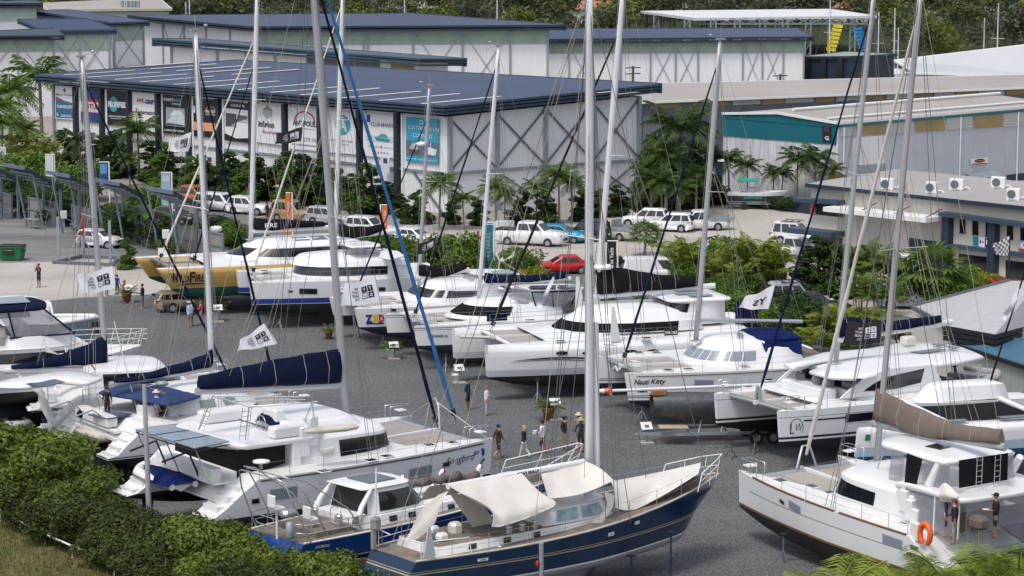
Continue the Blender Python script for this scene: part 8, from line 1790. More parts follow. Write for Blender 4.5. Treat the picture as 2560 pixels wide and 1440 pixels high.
car('coupe','red coupe standing side on by the driveway','coupe',1406,683,-98,(.5,.012,.015),4.7,1.85,1.4,belt=.88,hood=1.5,cab=(.6,3.3),typ='coupe')
car('van','white van behind the black boom cover','van',1632,706,82,WH,5.0,1.9,1.95,belt=1.05,cab=(.02,4.4),hood=.7,typ='van')
car('suv','white SUV parked nose in by the hedge','car',1672,578,-75,WH,4.5)
car('suv','white car half hidden behind the left fan palm','car',1612,566,-75,WH,4.4)
car('ute','white flat tray ute on the driveway','ute',1748,575,-98,WH,5.2,typ='ute',cab=(1.9,3.9),Hh=1.78,tray='tray')
car('pickup','white utility in front of the shop door','pickup',1990,645,115,WH,5.1,typ='ute',cab=(1.6,3.9),Hh=1.8,tray='tub')
car('suv','white four wheel drive with roof rack under the navy canopy','car',1998,610,115,WH,4.8,Hh=1.9,rack=True)
car('suv','silver off-roader with roof rack behind the dark trees','car',1995,772,80,SIL,4.8,Hh=1.95,rack=True)
car('suv','dark brown SUV beside the silver off-roader','car',2050,790,85,(.03,.025,.022),4.7)
car('suv','dark grey SUV with pale bonnet left of the right fan palm','car',2275,770,100,SIL,4.7)
car('van','white van behind the right fan palm','van',2262,690,20,WH,4.8,1.8,1.9,cab=(.02,4.2),hood=.7,typ='van')
car('hatchback','red car at the right edge before the office','car',2540,752,90,(.4,.012,.015),4.3,Hh=1.5,typ='hatch',cab=(.05,3.0))
car('hatchback','small white hatchback in the lot by the tilted shelters','car',250,618,112,WH,3.9,1.68,1.5,typ='hatch',cab=(.05,2.8),hood=.9)
car('station_wagon','old beige and brown station wagon under the gold catamaran','car',482,776,75,(.3,.25,.18),5.3,1.95,1.42,belt=.9,cab=(.05,3.3),hood=1.6)
car('hatchback','dark car behind the banana plant','car',440,560,118,(.03,.03,.035),4.2,Hh=1.5,typ='hatch')
p=G(1893,522);t=thing('runabout','small black and white runabout with teal sun top on a trailer','boat',tuple(p),R(-8),None);HH=Hull(5.6,1.05,.6,.75,1.5,1.75,ws=.85,rake=.6,bands=[(.02,.55,3)])
for nm,mb,m in(('hull',HH.mesh(),[GEL,GELD,GELC,mat('black_wrap',(.02,.035,.045),.3,var=.5,scale=1.5)]),):mb.build(nm,m,t).location=(-2.8,0,0)
B_=house([ring(-1.2,1.4,.7,1.55),ring(-1.0,.8,.6,2.0)],.05).build('windscreen',SMOKE,t)
plate([Vector((-1.9,-.9,2.75)),Vector((.1,-.9,2.75)),Vector((.1,.9,2.75)),Vector((-1.9,.9,2.75))],.1,.04,.12).build('sun_top',mat('teal_canvas',(.01,.3,.26),.7),t)
for x,y in((-1.8,.85),(-1.8,-.85),(0,.85),(0,-.85)):mb=MB();mb.tube([(x,y,2.7),(x*.6-.4,y*1.1,1.5)],.025,5);mb.build('top_leg',SST,t)
mb=MB();mb.box((-2.95,0,1.55),(.4,.4,.6),ch=.1);mb.box((-2.95,0,1.0),(.2,.2,.7));mb.build('outboard_motor',BLACKM,t);mb=MB();text_on(mb,'Jetaways',lambda u,v:Vector((u,-1.06,v)),-.4,1.15,1.7,.35,slant=.3);mb.build('lettering',MATS['teal_canvas'],t)
t2=thing('boat_trailer','galvanised trailer carrying the small runabout','trailer',tuple(p),R(-8));mb=MB();[mb.beam((-2.6,s*.75,.55),(1.2,s*.75,.55),.1,.12)for s in(1,-1)];[mb.beam((1.2,s*.75,.55),(3.6,0,.5),.1,.12)for s in(1,-1)];[mb.box((x,0,.58),(.1,1.6,.08))for x in(-2.4,-1,.6)];mb.build('frame',GALV,t2)
for s in(1,-1):mb=MB();mb.tube([(-1.2,s*.95,.32),(-1.2,s*1.12,.32)],.32,12);mb.build('wheel',TYRE,t2)
p=G(1720,1105);t=thing('trailer','long galvanised boat trailer with tandem wheels under the swept catamaran','trailer',tuple(p),R(8));mb=MB()
for s in(1,-1):mb.beam((-2.6,s*.2,.55),(-.4,s*.9,.6),.1,.14);mb.beam((-.4,s*.9,.6),(6.2,s*.9,.6),.1,.14)
mb.box((-2.7,0,.5),(.3,.1,.1));[mb.box((x,0,.62),(.1,1.9,.1))for x in(0,2,4,6)];[mb.tube([(x,y,.6),(x+.5,-y*.2,1.9)],.05,5)for x in(.4,1.6)for y in(.7,-.7)];mb.build('frame',GALV,t)
for x in(3.4,4.3):
 for s in(1,-1):mb=MB();mb.tube([(x,s*1.0,.36),(x,s*1.22,.36)],.36,14);o=mb.build('wheel',TYRE,t);mb=MB();mb.tube([(x,s*1.2,.36),(x,s*1.235,.36)],.2,10);mb.build('rim',RIM,o)
mb=MB();mb.box((-.9,-.5,.95),(1.5,.9,.06),rz=-.1);mb.build('ply_board',mat('ply_board',(.5,.4,.3),.7,var=.1),t)
t3=thing('covered_boat','slim boat under grey tarpaulin, its laid mast tipped with an orange cone','boat',tuple(p+Vector((0,0,0))),R(8));rows=[]
for k in range(9):
 x=-2.2+k*.95;w_=1.0*math.sin(math.pi*min(1,.15+k/9))+.05;top=2.55+.05*math.sin(k);rows.append([Vector((x+.25*(k==0),y,z))for y,z in((-.05-w_*.08,.95+.22*max(0,3-k)),(-w_*.5,1.5),(-w_,2.25+.06*(k%2)),(-.3,top),(0,top+.1),(.3,top),(w_,2.25+.06*(k%2)),(w_*.5,1.5),(.05+w_*.08,.95+.22*max(0,3-k)))])
mb=MB();mb.loft(rows,0,closed=False);mb.build('tarpaulin',mat('grey_tarpaulin',(.075,.08,.088),.5,var=.3,scale=3,bump=.5,bscale=3),t3);a=G(1578,1100);mb=MB();mb.tube([(-4.3,-.1,2.85),(7.0,0,3.0)],.085,8);mb.build('laid_mast',MASTW,t3)
mb=MB();mb.tube([(-4.95,-.1,2.85),(-4.2,-.1,2.86)],[.05,.17],10);mb.box((-4.2,-.1,2.86),(.05,.4,.4));mb.build('traffic_cone',ORANGE,t3);mb=MB();mb.tube([(-4.75,-.1,2.852),(-4.5,-.1,2.856)],[.1,.135],10);mb.build('cone_band',PAINTW,t3);mb=MB();mb.box((-1.6,-.2,2.72),(.8,.35,.3),ch=.05);mb.build('timber_block',mat('brown_timber',(.3,.15,.06),.8,var=.2),t3)
SKIN=mat('skin',(.42,.24,.16),.6,var=.05);SKIND=mat('tanned_skin',(.3,.16,.1),.6,var=.05)
def cl_m(c):return mat('cloth_%d_%d_%d'%tuple(int(x*255)for x in c),c,.85,var=.12,scale=6,bump=.2,bscale=20)
def person(label,px,py,az,h,shirt,legs,shoes=(.05,.04,.035),long=False,sleeve=.35,hair=(.03,.02,.015),hat=None,walk=0.0,arms='down',hold=None,skin=None,long_hair=False,z=0.0,pos=None,grp='people walking round the boats',shade=0,fem=False,skirt=False):
 p=pos if pos is not None else G(px,py,z);a=R(az);t=thing('person',label,'person',tuple(p),math.atan2(math.cos(a),math.sin(a)),grp);s=h/1.76
 J={};hw=.095 if not fem else .1;sw=.19 if not fem else .165
 V=[(0,0,.95),(0,0,1.12),(.0,0,1.32),(0,0,1.46),(.015,0,1.54),(.03,0,1.62),(.02,0,1.7)];Rd=[(.16,.12),(.145,.105),(.175,.12),(.1,.085),(.058,.058),(.095,.075),(.085,.075)];E=[(0,1),(1,2),(2,3),(3,4),(4,5),(5,6)]
 def add(v,r,par):V.append(v);Rd.append((r,r));E.append((par,len(V)-1));return len(V)-1
 for sd in(1,-1):
  w=walk*sd;i=add((0,sd*hw,.88),.095,0);i=add((.12*w+.02,sd*hw,.5),.062,i);i=add((.3*w-(.12 if w<0 else 0),sd*hw,.1+(.08 if w<0 else 0)),.045,i);add((.3*w+.13-(.12 if w<0 else 0),sd*(hw+.02),.04+(.05 if w<0 else 0)),.04,i)
  i=add((0,sd*sw,1.4),.06,3)
  if arms=='down':e,wr_=(-.1*w*1.2-.02,sd*(sw+.06),1.13),(-.22*w+.06,sd*(sw+.07),.9)
  elif arms=='fold':e,wr_=(.1,sd*(sw+.06),1.15),(.22,-sd*.02,1.18)
  elif arms=='hold':e,wr_=(.02,sd*(sw+.05),1.12),(.27,sd*.1,1.1)
  elif arms=='phone':e,wr_=(.12,sd*(sw+.05),1.18),(.2,sd*.07,1.5)
  else:e,wr_=((-.05,sd*(sw+.08),1.13),(-.02,sd*(sw+.05),.92))if sd>0 else((.02,sd*(sw+.05),1.12),(.26,sd*.1,1.1))
  i=add(e,.044,i);i=add(wr_,.032,i);d=(Vector(wr_)-Vector(e)).normalized();hnd=Vector(wr_)+d*.08;add(tuple(hnd),.036,i);J[sd]=(hnd,d)
 me=bpy.data.meshes.new('body_base');me.from_pydata(V,E,[]);o=bpy.data.objects.new('body_base',me);COL.objects.link(o)
 sk=o.modifiers.new('s','SKIN');o.modifiers.new('u','SUBSURF').levels=1
 for k,dta in enumerate(me.skin_vertices[0].data):dta.radius=(Rd[k][0],Rd[k][1])if k<7 else Rd[k];dta.use_root=(k==0)
 dg=bpy.context.evaluated_depsgraph_get();m2=bpy.data.meshes.new_from_object(o.evaluated_get(dg));bpy.data.objects.remove(o)
 mb=MB();mb.v=[tuple(v.co)for v in m2 .vertices]
 for pl in m2 .polygons:
  c=pl.center;arm=abs(c.y)>sw*.82 and c.z>.75 and(abs(c.y)>sw+.015 or c.z<1.5)
  if arms in('fold','hold','phone')and c.x>.135 and c.z>.98:arm=True
  if c.z>1.5 and not(arm and abs(c.y)>.12):m_=0
  elif arm and(c.z<1.42-sleeve or c.x>.14):m_=0
  elif c.z>.93:m_=1
  elif c.z>(.12 if long else .5):m_=2
  else:m_=0 if c.z>.085 else 3
  mb.f.append(list(pl.vertices));mb.m.append(m_);mb.sm.append(True)
 bpy.data.meshes.remove(m2)
 for sd in(1,-1):
  hnd,d=J[sd];sv=d.cross(Vector((1,0,.2))).normalized()
  for k in range(4):q=hnd+sv*(k-1.5)*.019+d*.02;mb.tube([q,q+d*(.045+.008*(k in(1,2))),q+d*.07+Vector((.02,0,-.01))],[.011,.01,.007],4,0)
  mb.tube([hnd-d*.02,hnd+sv*.045+d*.02+Vector((.015,0,0)),hnd+sv*.045+d*.05+Vector((.02,0,0))],[.013,.011,.008],4,0)
 mb.tube([(.1,0,1.645),(.14,0,1.615)],[.012,.018],5,0)
 for sd in(1,-1):mb.ball((.105,sd*.033,1.655),.012,4,5,3);mb.ball((.02,sd*.088,1.635),(.022,.012,.035),0,5,4)
 mb.ball((.115,0,1.575),(.012,.026,.008),5,5,3)
 bd=mb.build('body',[skin or SKIN,cl_m(shirt),cl_m(legs),cl_m(shoes),BLACKM,mat('lips',(.3,.1,.09),.5,var=0)],t);bd.scale=(s,s,s)
 mb=MB();mb.ball((.0,0,1.685),(.108,.092,.1),0,10,7)
 if long_hair:mb.ball((-.06,0,1.58),(.075,.11,.17),0,8,6)
 hr=mb.build('hair',cl_m(hair),t);hr.scale=(s,s,s)
 if hat:
  mb=MB()
  if hat[0]=='cap':mb.ball((.0,0,1.72),(.115,.1,.075),0,10,6);mb.slab([Vector((.08,-.07,1.715)),Vector((.2,-.05,1.7)),Vector((.2,.05,1.7)),Vector((.08,.07,1.715))],.012)
  else:mb.lathe([(.21,-.02),(.2,0),(.11,.015),(.1,.09),(.07,.12),(.005,.125)],14,M=Matrix.Translation((0,0,1.7)))
  ho=mb.build(hat[0]if hat[0]=='cap' else 'straw_hat',cl_m(hat[1]),t);ho.scale=(s,s,s)
 if skirt:mb=MB();mb.lathe([(.15,.98),(.19,.8),(.22,.5)],12);sk_=mb.build('skirt',cl_m(legs),t);sk_.scale=(s,s,s)
 if hold:
  c=(J[-1][0]+J[1][0])/2 if arms in('hold','fold','phone')else J[-1][0];mb=MB();mb.box((c.x+.05,c.y,c.z+.03),hold[1]);ob=mb.build(hold[0],cl_m(hold[2]),t);ob.scale=(s,s,s)
 return t
K0,NV,WT,KH=(.015,.015,.018),(.012,.025,.06),(.68,.68,.7),(.32,.25,.17)
person('man in brown t-shirt and dark shorts walking away past the blue lettered bow',1246,1148,55,1.8,(.05,.035,.02),(.012,.02,.03),walk=.8)
person('blond woman in navy top and wide white trousers',1310,1146,-60,1.7,NV,WT,long=True,sleeve=.6,hair=(.5,.36,.16),long_hair=True,walk=.7,fem=True)
person('man in white t-shirt, black shorts and cap carrying a white box',1356,1136,-70,1.78,WT,K0,hat=('cap',K0),arms='hold',hold=('box',(.2,.28,.16),(.6,.6,.68)),skin=SKIND,walk=.3)
person('man in black shirt and khaki trousers with black cap',1410,1126,60,1.78,K0,KH,long=True,hat=('cap',K0))
person('man in navy patterned shirt with wide straw hat',1452,1132,20,1.8,(.02,.025,.06),(.015,.015,.02),hat=('straw',(.45,.33,.18)),arms='rest',skin=SKIND)
person('person in pale trousers and white hat behind the straw hat man',1446,1116,10,1.75,(.3,.25,.2),(.45,.36,.27),long=True,hat=('straw',(.6,.5,.4)))
person('man in teal shirt and black shorts near the white pot',1169,1026,120,1.82,(.0,.055,.085),K0,skin=SKIND)
person('woman with curly red hair in white top and pale trousers',1216,1039,100,1.68,WT,(.5,.5,.54),long=True,hair=(.3,.14,.06),long_hair=True,arms='fold',fem=True)
person('man in black on the pale concrete holding up a camera',98,719,-150,1.8,K0,(.012,.02,.035),arms='phone',skin=SKIND)
person('boy in blue t-shirt and dark shorts on the pale concrete',293,739,20,1.55,(.02,.05,.25),K0)
person('woman in red top and green skirt beside a potted plant',312,755,90,1.6,(.4,.02,.03),(.02,.08,.05),hair=(.35,.15,.06),arms='hold',fem=True,skirt=True,long_hair=True)
person('man in navy shirt and denim shorts looking at his phone',357,771,-85,1.75,NV,(.12,.18,.28),shoes=WT,arms='hold',hold=('phone',(.02,.07,.12),K0),skin=SKIND)
person('man in pale blue flowered shirt and cap near the pink dressed woman',472,819,80,1.75,(.4,.5,.65),(.16,.13,.1),hat=('cap',(.55,.5,.42)),arms='fold')
person('man in light blue shirt and hat behind the flowered shirt man',480,815,95,1.75,(.35,.45,.6),(.2,.17,.13),hat=('straw',(.5,.45,.4)),arms='fold',skin=SKIND)
person('woman in pink top and pink shorts with folded arms',503,813,-80,1.66,(.6,.06,.16),(.55,.2,.27),hair=(.25,.1,.05),arms='fold',fem=True)
person('person in dark clothes half hidden by the white flag',267,741,30,1.7,K0,(.02,.03,.06),long=True)
person('person in dark shirt between the white SUV and the beige off-roader',668,553,120,1.75,(.05,.05,.07),(.1,.05,.05),skin=SKIND)
b8=BOATS['R8']
def on_boat(B,px,py,y):return B.W(B.yp(px,py,y))
person('man in black t-shirt and pale green shorts standing on the stern step',0,0,-75,1.85,K0,(.3,.42,.36),pos=on_boat(b8,2385,1362,3.0),arms='rest',hair=(.1,.05,.03),hold=('paper',(.02,.12,.16),WT),grp='people aboard the boats')
person('person behind the man in green shorts in the cockpit',0,0,-60,1.75,K0,NV,pos=on_boat(b8,2368,1345,2.4),grp='people aboard the boats',long_hair=True)
person('man in black polo and cap reading a clipboard in the cockpit',0,0,-85,1.82,K0,(.02,.02,.025),pos=on_boat(b8,2488,1345,1.2),arms='hold',hat=('cap',(.02,.02,.03)),hold=('clipboard',(.24,.2,.02),WT),skin=SKIND,grp='people aboard the boats')
bs=BOATS['SW']
person('man in pale blue shirt and white hat under the navy bimini',0,0,60,1.7,(.4,.45,.6),(.2,.2,.22),pos=bs.W((3.3,-1.9,bs.H.zd(3)-.4)),hat=('straw',(.6,.55,.5)),grp='people aboard the boats')
person('person in black sitting area beneath the navy bimini',0,0,200,1.65,K0,K0,pos=bs.W((1.9,.6,bs.H.zd(3)-.4)),grp='people aboard the boats')
FLW=mat('white_flag_cloth',(.72,.72,.78),.8,var=.04,scale=2,alpha=1);FLK=mat('black_flag_cloth',(.018,.016,.022),.8,var=.15,scale=2)
def flag(label,q,Y,white=True,pole=None,amp=.12,kind='tys',words=None):
 """q: picture corners tl, tr, br, bl at distance Y; hoist on the right"""
 P=[Dp(*c,Y)for c in q];o=P[1];t=thing('flag',label,'flag',tuple(o),0,'flags flying among the masts');wv=(P[0]-P[1]).length
 def fn(u,v,off=0.0):
  p=P[3].lerp(P[2],u).lerp(P[0].lerp(P[1],u),v)-o;return p+Vector((.03*math.sin(v*5),-off+amp*wv*(1-u)*math.sin(u*7+v*1.5),.04*wv*(1-u)*math.sin(u*8+1)))
 N,M_=16,8;mb=MB();mb.loft([[fn(i/N,j/M_)for j in range(M_+1)]for i in range(N+1)],0,closed=False);mb.build('cloth',FLW if white else FLK,t);ink,pap=(FLK,FLW)if white else(FLW,FLK)
 def quadm(u0,v0,u1,v1,off):m2=MB();m2 .loft([[fn(u0+(u1-u0)*i/4,v0+(v1-v0)*j/3,off)for j in range(4)]for i in range(5)],0,closed=False);return m2
 def tx(s,cx,cy,w_,h_,m,off=.025):m2=MB();text_on(m2,s,lambda u,v:fn(u,v,off),cx,cy,w_,h_,flip=True);m2 .build('lettering',m,t)
 if kind=='tys':
  for(u,v,ch,f)in((.62,.62,'Y',1),(.79,.62,'T',1),(.79,.36,'S',1),(.62,.36,'CO',0)):
   quadm(u-.075,v-.115,u+.075,v+.115,.012).build('emblem_square',ink,t)
   if not f:quadm(u-.06,v-.09,u+.06,v+.09,.02).build('emblem_square',pap,t)
   tx(ch,u,v,.07 if len(ch)==1 else .08,.12 if f else .07,pap if f else ink,.03)
  for k,s_ in enumerate(('THE','YACHT','SALES','CO.')):tx(s_,.36+(.04 if k in(0,3)else 0),.72-k*.15,.2 if len(s_)==5 else .12,.1,ink)
 elif kind=='check':
  for i in range(8):
   for j in range(6):
    if(i+j)%2:quadm(i/8,j/6,(i+1)/8,(j+1)/6,.012).build('dark_check',mat('grey_check',(.12,.12,.12),.8),t)
 elif words:tx(words,.6,.4,.45,.35,ink)
 if pole:a,b=Dp(*pole[0],Y),Dp(*pole[1],Y);mb=MB();mb.tube([a-o,b-o],pole[2],5);mb.build('pole',pole[3],t)
 return t
flag('white square logo flag by the leftmost mast over the pale concrete',[(193,690),(282,665),(288,722),(198,738)],126,pole=((288,640),(289,760),.012,WIRE))
flag('white logo flag in front of the coloured letter bow',[(862,712),(938,692),(951,756),(850,768)],113,pole=((934,670),(955,780),.012,WIRE))
flag('white logo flag tilted above the navy boom covers',[(602,852),(662,808),(693,860),(592,880)],124,pole=((655,790),(700,880),.012,WIRE))
flag('small white logo flag high before the black yacht picture banner',[(424,350),(481,330),(470,379),(417,380)],124,pole=((485,310),(462,400),.012,WIRE))
flag('black logo flag high before the red arc banner',[(692,336),(757,317),(752,353),(687,363)],135,False,pole=((760,300),(750,370),.012,WIRE))
flag('black logo flag low beside the short grey mast',[(1046,612),(1093,592),(1083,622),(1041,641)],157,False,pole=((1098,575),(1079,640),.012,WIRE))
flag('white pointed flag before the yellow shrubs',[(1866,745),(1938,712),(1921,773),(1845,772)],134,words='YS',kind='w',pole=((1943,700),(1917,785),.012,WIRE))
flag('large dark logo flag hanging across the navy boom cover',[(2122,806),(2204,800),(2200,858),(2105,864)],118,False,pole=((2206,780),(2200,875),.012,WIRE),amp=.05)
flag('black and white checkered flag before the office',[(2482,612),(2524,590),(2523,639),(2490,638)],170,kind='check',pole=((2525,588),(2521,705),.05,BLACKM))
flag('thin white streamer over the pale ribbed roof',[(2508,795),(2548,712),(2550,735),(2512,808)],128,kind='n',pole=((2552,700),(2540,760),.012,WIRE))
flag('long folded white flag over the clear cockpit screens',[(1342,765),(1385,690),(1386,700),(1350,778)],140,kind='n',pole=((1388,680),(1384,720),.012,WIRE))
def pole_banner(label,px,yt,yb,yg,w,col,txt=None,tcol=None,side=-1,rows=()):
 p=G(px,yg);zt,zb=z_at(p,yt),max(.3,z_at(p,yb));wd=w/scale_at(p);t=thing('pole_banner',label,'banner',tuple(p),0,'upright banners on white poles');mb=MB();mb.tube([(0,0,0),(0,0,zt+.1)],.07,6);mb.tube([(0,0,zt+.06),(side*wd*1.15,0,zt+.06)],.05,5);mb.tube([(0,0,zb-.02),(side*wd*.9,0,zb-.02)],.03,5);mb.build('pole',PAINTW,t)
 x0,x1=sorted((side*.12,side*(wd+.1)));mb=MB();mb.slab([(x0,-.02,zb),(x1,-.02,zb),(x1,-.02,zt),(x0,-.02,zt)],.03);mb.build('cloth',bmat(col),t)
 if txt:mb=MB();c=(x0+x1)/2;text_on(mb,txt,lambda u,v:Vector((c-v*1.0,-.035,u)),(zt+zb)/2,0,(zt-zb)*.62,wd*.4,bold=.02);mb.build('lettering',bmat(tcol),t)
 for v0,v1,cc in rows:mb=MB();mb.add([(x0+.08,-.035,zb+(zt-zb)*v0),(x1-.08,-.035,zb+(zt-zb)*v0),(x1-.08,-.035,zb+(zt-zb)*v1),(x0+.08,-.035,zb+(zt-zb)*v1)],[(0,1,2,3)]);mb.build('printed_panel',bmat(cc),t)
pole_banner('pale blue lettered banner at the left edge',16,370,420,470,26,(.45,.5,.58),'MOP',(.2,.3,.5))
pole_banner('plain white banner among the bright shrubs',139,388,440,520,20,(.66,.67,.7))
pole_banner('navy banner picturing a sailing yacht',276,407,468,560,22,(.03,.06,.2),rows=((.55,.95,(.1,.3,.5)),(.1,.3,(.3,.4,.5))))
pole_banner('pale blue banner picturing a boat above small lines of print',432,433,512,572,24,(.3,.45,.55),rows=((.72,.92,(.5,.55,.6)),(.3,.33,(.1,.15,.25)),(.2,.23,(.1,.15,.25)),(.42,.45,(.1,.15,.25))))
pole_banner('orange banner with white lettering beside the beige off-roader',732,484,590,604,14,(.72,.16,.02),'YACHT SALES',W_)
pole_banner('orange banner with white lettering partly behind the blue furled sail',952,514,575,610,14,(.72,.16,.02),'SALES',W_,side=1)
pole_banner('tall teal banner behind a white mast',1236,558,672,690,22,(.01,.17,.23),'MULTIHULL',(.3,.5,.55))
pole_banner('black banner with white lettering beside the radar dome',1544,604,682,700,24,(.014,.014,.016),'The Yacht',W_)
def stand(px,py,yt,label):
 p=G(px,py);z=z_at(p,yt);t=thing('price_stand',label,'info stand',tuple(p),R(15),'information stands beside the boats');mb=MB();mb.box((0,0,.05),(.7,.7,.1),ch=.02);mb.build('base',CONC,t);mb=MB();mb.tube([(0,0,.1),(0,0,z-.15)],.06,6);mb.build('post',GALV,t)
 mb=MB();mb.slab([(-.3,-.18,z-.25),(.3,-.18,z-.25),(.3,.16,z+.08),(-.3,.16,z+.08)],.04);o=mb.build('board',PAINTW,t);mb=MB();d=Vector((0,-.012,.012));mb.add([Vector(v)+d for v in((-.12,-.1,z-.172),(.12,-.1,z-.172),(.12,.02,z-.055),(-.12,.02,z-.055))],[(0,1,2,3)]);mb.build('price_sheet',DGREY,o)
for a in((1388,1050,1000,'info stand beside the terracotta pot in the centre aisle'),(1148,958,915,'info stand with a white pot in front of the large bow'),(985,898,858,'info stand behind the low potted palm'),(546,805,765,'info stand near the woman in pink'),(1616,1108,1060,'info stand in front of the covered boat'),(322,756,715,'info stand by the woman in the green skirt')):stand(*a)
TERRA=mat('terracotta_pot',(.3,.11,.05),.8,var=.15)
def pot(px,py,label,m,fr=11,s=1.0,plantm=None):
 t=thing('potted_plant',label,'potted plant',tuple(G(px,py)),0,'potted plants in the yard');mb=MB();mb.lathe([(.18*s,0),(.27*s,.48*s),(.31*s,.5*s),(.31*s,.58*s),(.25*s,.58*s),(.24*s,.5*s),(.01,.48*s)],14);mb.build('pot',m,t)
 if fr:mb=MB();rr=random.Random(px);[frond(mb,(0,0,.55*s),i*2.4,.85*s,.25+.35*(i%3),.6,9,.22,rnd=rr)for i in range(fr*2)];mb.build('fronds',plantm or FROND,t)
pot(1371,1050,'cycad in a terracotta pot in the centre aisle',TERRA,12,1.25);pot(1140,957,'empty white pot in front of the large bow',PAINTW,0,.9);pot(978,897,'low palm in a white pot before the script named bow',PAINTW,12,1.1);pot(541,803,'plant in a white pot near the woman in pink',PAINTW,9,1.1);pot(317,757,'broad plant in a terracotta pot by the info board',TERRA,9,1.3);pot(822,848,'small plant in a terracotta pot beside the grey mast',TERRA,8,1.0)
def jack(px,yg,yt,desc,m=GALV):
 p=G(px,yg);z=max(.5,z_at(p,yt));t=thing('boat_stand',desc,'boat stand',tuple(p),px*.1,'boat stands under the hulls');mb=MB();mb.tube([(0,0,.1),(0,0,z)],.045,6);mb.build('post',m,t)
 for k in range(3):a=k*2.094;mb=MB();mb.tube([(0,0,.55),(math.cos(a)*.38,math.sin(a)*.38,.02)],.03,5);mb.build('leg',m,t)
 mb=MB();mb.box((0,0,z),(.26,.26,.05));mb.build('pad',RUB,t)
for px,yg,yt,d,m in((1958,1407,1335,'dark stand under the bow of the nearest white catamaran',DGREY),(1827,1146,1098,'left stand under the swept white catamaran',DGREY),(1887,1134,1090,'right stand under the swept white catamaran',DGREY),(1344,1004,948,'pale blue stand under the large rounded hull',GALV),(1115,930,886,'stand under the script named white hull',GALV),(958,870,830,'right stand under the coloured letter hull',GALV),(896,845,815,'left stand under the coloured letter hull',GALV),(1605,1050,1010,'stand under the cat faced bow',GALV),(385,752,735,'stand under the gold bow',DGREY),(700,822,795,'stand under the blue banded hull',GALV),(1520,990,955,'stand at the far bow of the cat faced catamaran',GALV),(250,1205,1140,'stand behind the cream dinghy',DGREY),(1676,1470,1330,'tall stand at the bow of the navy yacht',NAVY),(1578,1475,1390,'stand amidships under the navy yacht',NAVY)):jack(px,yg,yt,d,m)
t=thing('skip_bin','green skip bin with a black lid on the dark lot','skip',tuple(G(31,650)),R(-6));GRN=mat('green_bin_paint',(.01,.16,.05),.5,var=.2,streak=.2);mb=MB();mb.loft([[Vector((x*k,y*k2,z))for x,y in((-.93,-.7),(.93,-.7),(.93,.7),(-.93,.7))]for k,k2,z in((.88,.8,.08),(1.0,1.0,1.05),(1.05,1.05,1.08),(1.05,1.05,1.15))],0,smooth=False);mb.build('body',GRN,t)
for s in(-.5,.5):mb=MB();mb.box((s,0,1.2),(.98,1.42,.07),ch=.03);mb.build('lid',BLACKM,t);mb=MB();mb.box((s*2.05,0,.75),(.12,.5,.14));mb.build('lifting_lug',GRN,t)
mb=MB();mb.box((-.1,-.72,.75),(.9,.04,.5));o=mb.build('sign',BLACKM,t);mb=MB();text_on(mb,'J.J. Waste',lambda u,v:Vector((u,-.745,v)),-.1,.87,.6,.12);o2=mb.build('lettering',mat('lime_print',(.3,.6,.02),.5),o)
t=thing('steel_cradle','rusty steel boat cradle with tall posts on the lot','cradle',tuple(G(210,650)),0);o_=G(210,650);mb=MB()
for a,b in(((132,655),(285,662)),((195,640),(300,645)),((140,655),(205,640)),((280,661),(300,645))):mb.beam(G(*a,.15)-o_,G(*b,.15)-o_,.2,.25)
mb.build('base',DGREY,t)
for x,yg,yt in((147,655,542),(276,660,552),(207,642,590)):p=G(x,yg)-o_;z=z_at(G(x,yg),yt);mb=MB();mb.beam(p,p+Vector((0,0,z)),.2,.2,up=(0,1,0));mb.beam(p+Vector((.9,0,.2)),p+Vector((0,0,1.6)),.1,.1);mb.build('post',GALV,t)
p=G(210,641);mb=MB();mb.beam(p-o_,p-o_+Vector((0,0,z_at(p,537))),.16,.16,up=(0,1,0));mb.build('red_post',mat('red_steel',(.35,.01,.03),.5,var=.1),t)
for i,(x,y)in enumerate(((82,572),(196,586),(296,604))):
 t=thing('steel_table','%s steel work table along the panel fence'%ORD[i],'table',tuple(G(x,y)),R(-50),'steel tables along the fence');mb=MB();mb.box((0,0,.85),(1.7,.7,.05));mb.build('top',GALV,t)
 for a in(-.75,.75):
  for b in(-.3,.3):mb=MB();mb.tube([(a,b,0),(a,b,.83)],.025,5);mb.build('leg',GALV,t)
for x,y,yt,lab in((160,575,527,'grey switch box on a post in the fence gap'),(416,650,574,'grey switch box on a post beside the white board'),(1262,600,562,'pale utility cabinet beside the white pickup')):
 p=G(x,y);z=z_at(p,yt);t=thing('switch_box',lab,'switch box',tuple(p),.3,'switch boxes');mb=MB();mb.box((0,0,z-.35),(.55 if x<1000 else 1.6,.3,.7 if x<1000 else 1.4),ch=.03);mb.build('cabinet',WHITE,t);mb=MB();mb.box((0,.05,(z-.6)/2),(.2,.12,z-.6));mb.build('post',GALV,t)
t=thing('notice_board','blank white board on two posts by the gold bow','notice board',tuple(G(408,668)));mb=MB();mb.box((0,0,1.25),(.75,.05,.55));mb.build('board',PAINTW,t)
for s in(-.25,.25):mb=MB();mb.tube([(s,.05,0),(s,.05,1.4)],.03,5);mb.build('post',GALV,t)
t=thing('bollard','red bollard at the kerb near the teal banner','bollard',tuple(G(1195,606)));mb=MB();mb.tube([(0,0,0),(0,0,.95)],.11,10);mb.ball((0,0,.95),(.11,.11,.05));mb.build('post',mat('red_bollard_paint',(.5,.02,.02),.5),t)
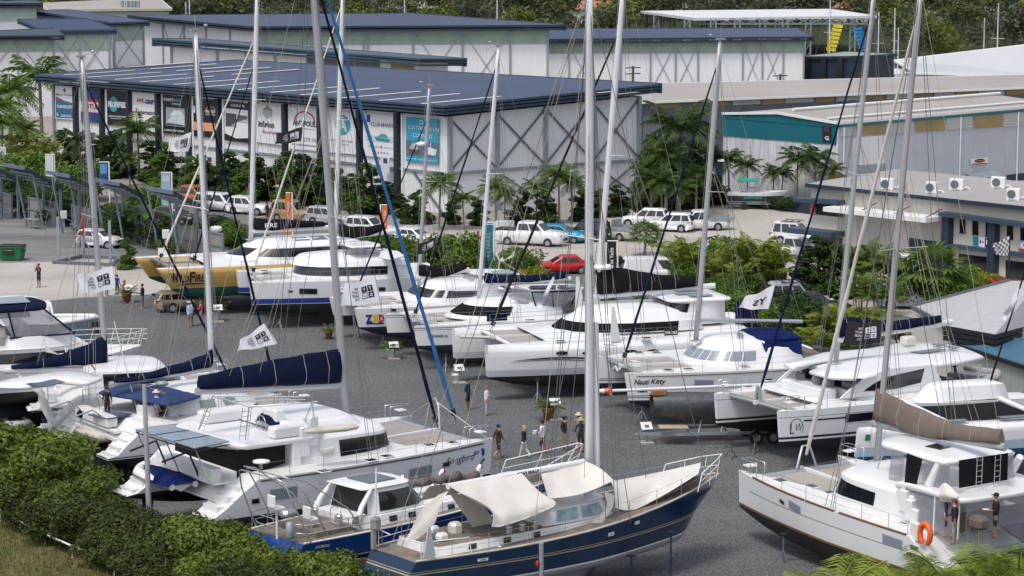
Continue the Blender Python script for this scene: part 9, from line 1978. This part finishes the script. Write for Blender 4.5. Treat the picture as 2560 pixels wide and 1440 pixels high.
p=G(376,1372);zt=z_at(p,962);t=thing('street_lamp','grey street lamp pole rising out of the hedge','street lamp',tuple(p));mb=MB();mb.tube([(0,0,0),(-.12,0,zt)],[.14,.09],10);mb.build('pole',MASTG,t);mb=MB();mb.tube([(-.12,0,zt-.1),(.45,0,zt+.02)],.03,5);o=mb.build('arm',GALV,t);mb=MB();mb.ball((.65,0,zt+.05),(.3,.2,.13),0,10,6);mb.build('lamp_head',GALV,o)
p=G(1353,1560);t=thing('steel_post','short galvanised post in front of the navy hull with a red tag','post',tuple(p));z=z_at(p,1358);mb=MB();mb.tube([(0,0,0),(0,0,z)],.1,8);mb.build('post',GALV,t);mb=MB();mb.ball((-.15,-.1,z-.8),(.09,.05,.14));mb.build('tag',mat('red_tag',(.35,.02,.02),.6),t)
p=G(267,1398);t=thing('fence_post','white timber post in the shade of the hedge','post',tuple(p));mb=MB();mb.beam((0,0,0),(0,0,z_at(p,1342)),.14,.14,up=(0,1,0));mb.build('post',mat('aged_white_timber',(.45,.43,.4),.8,var=.15),t)
pts=[G(x,y,.55)for x,y in((-60,1245),(0,1275),(60,1308),(120,1338),(180,1365),(240,1388),(262,1393),(285,1408),(330,1428),(390,1452),(440,1475))];mb=MB();mb.tube(pts,.05,6)
[mb.tube([q,Vector((q.x,q.y,0))],.03,4)for q in pts[1::3]];o=mb.build('water_pipe',PAINTW);tag(o,'white pipe running along the dry grass at the lower left','pipe')
for a,b,lab in(((1600,498),(1775,505),'low navy planter wall under the tall trees'),((1778,504),(2030,536),'low navy planter wall before the weathered white shed')):
 p,q=G(*a),G(*b);t=thing('planter_wall',lab,'wall',tuple(p),0,'low navy planter walls');mb=MB();mb.beam(Vector((0,0,.55)),q-p+Vector((0,0,.55)),.3,1.1);mb.build('wall',NAVY,t);mb=MB();mb.beam(Vector((0,0,1.13)),q-p+Vector((0,0,1.13)),.38,.06);mb.build('coping',NAVY2,t)
p=G(1796,500);t=thing('gate_post','white capped gate post at the corner of the teal shed','post',tuple(p));mb=MB();mb.box((0,0,1.9),(.7,.7,3.8));mb.build('post',NAVY,t);mb=MB();mb.box((0,0,3.85),(.95,.95,.15));mb.build('cap',PAINTW,t)
for x,yt,lab in((1582,165,'timber power pole before the low back shed'),(1950,185,'timber power pole above the beige roof')):
 p=Dp(x,230,300);p.z=0;z=z_at(p,yt);t=thing('power_pole',lab,'power pole',tuple(p),.6,'power poles');mb=MB();mb.tube([(0,0,0),(0,0,z)],.16,7);mb.build('pole',BARK,t)
 for d in(.2,.9):mb=MB();mb.box((0,0,z-d),(2.2,.12,.12));mb.build('crossarm',BARK,t)
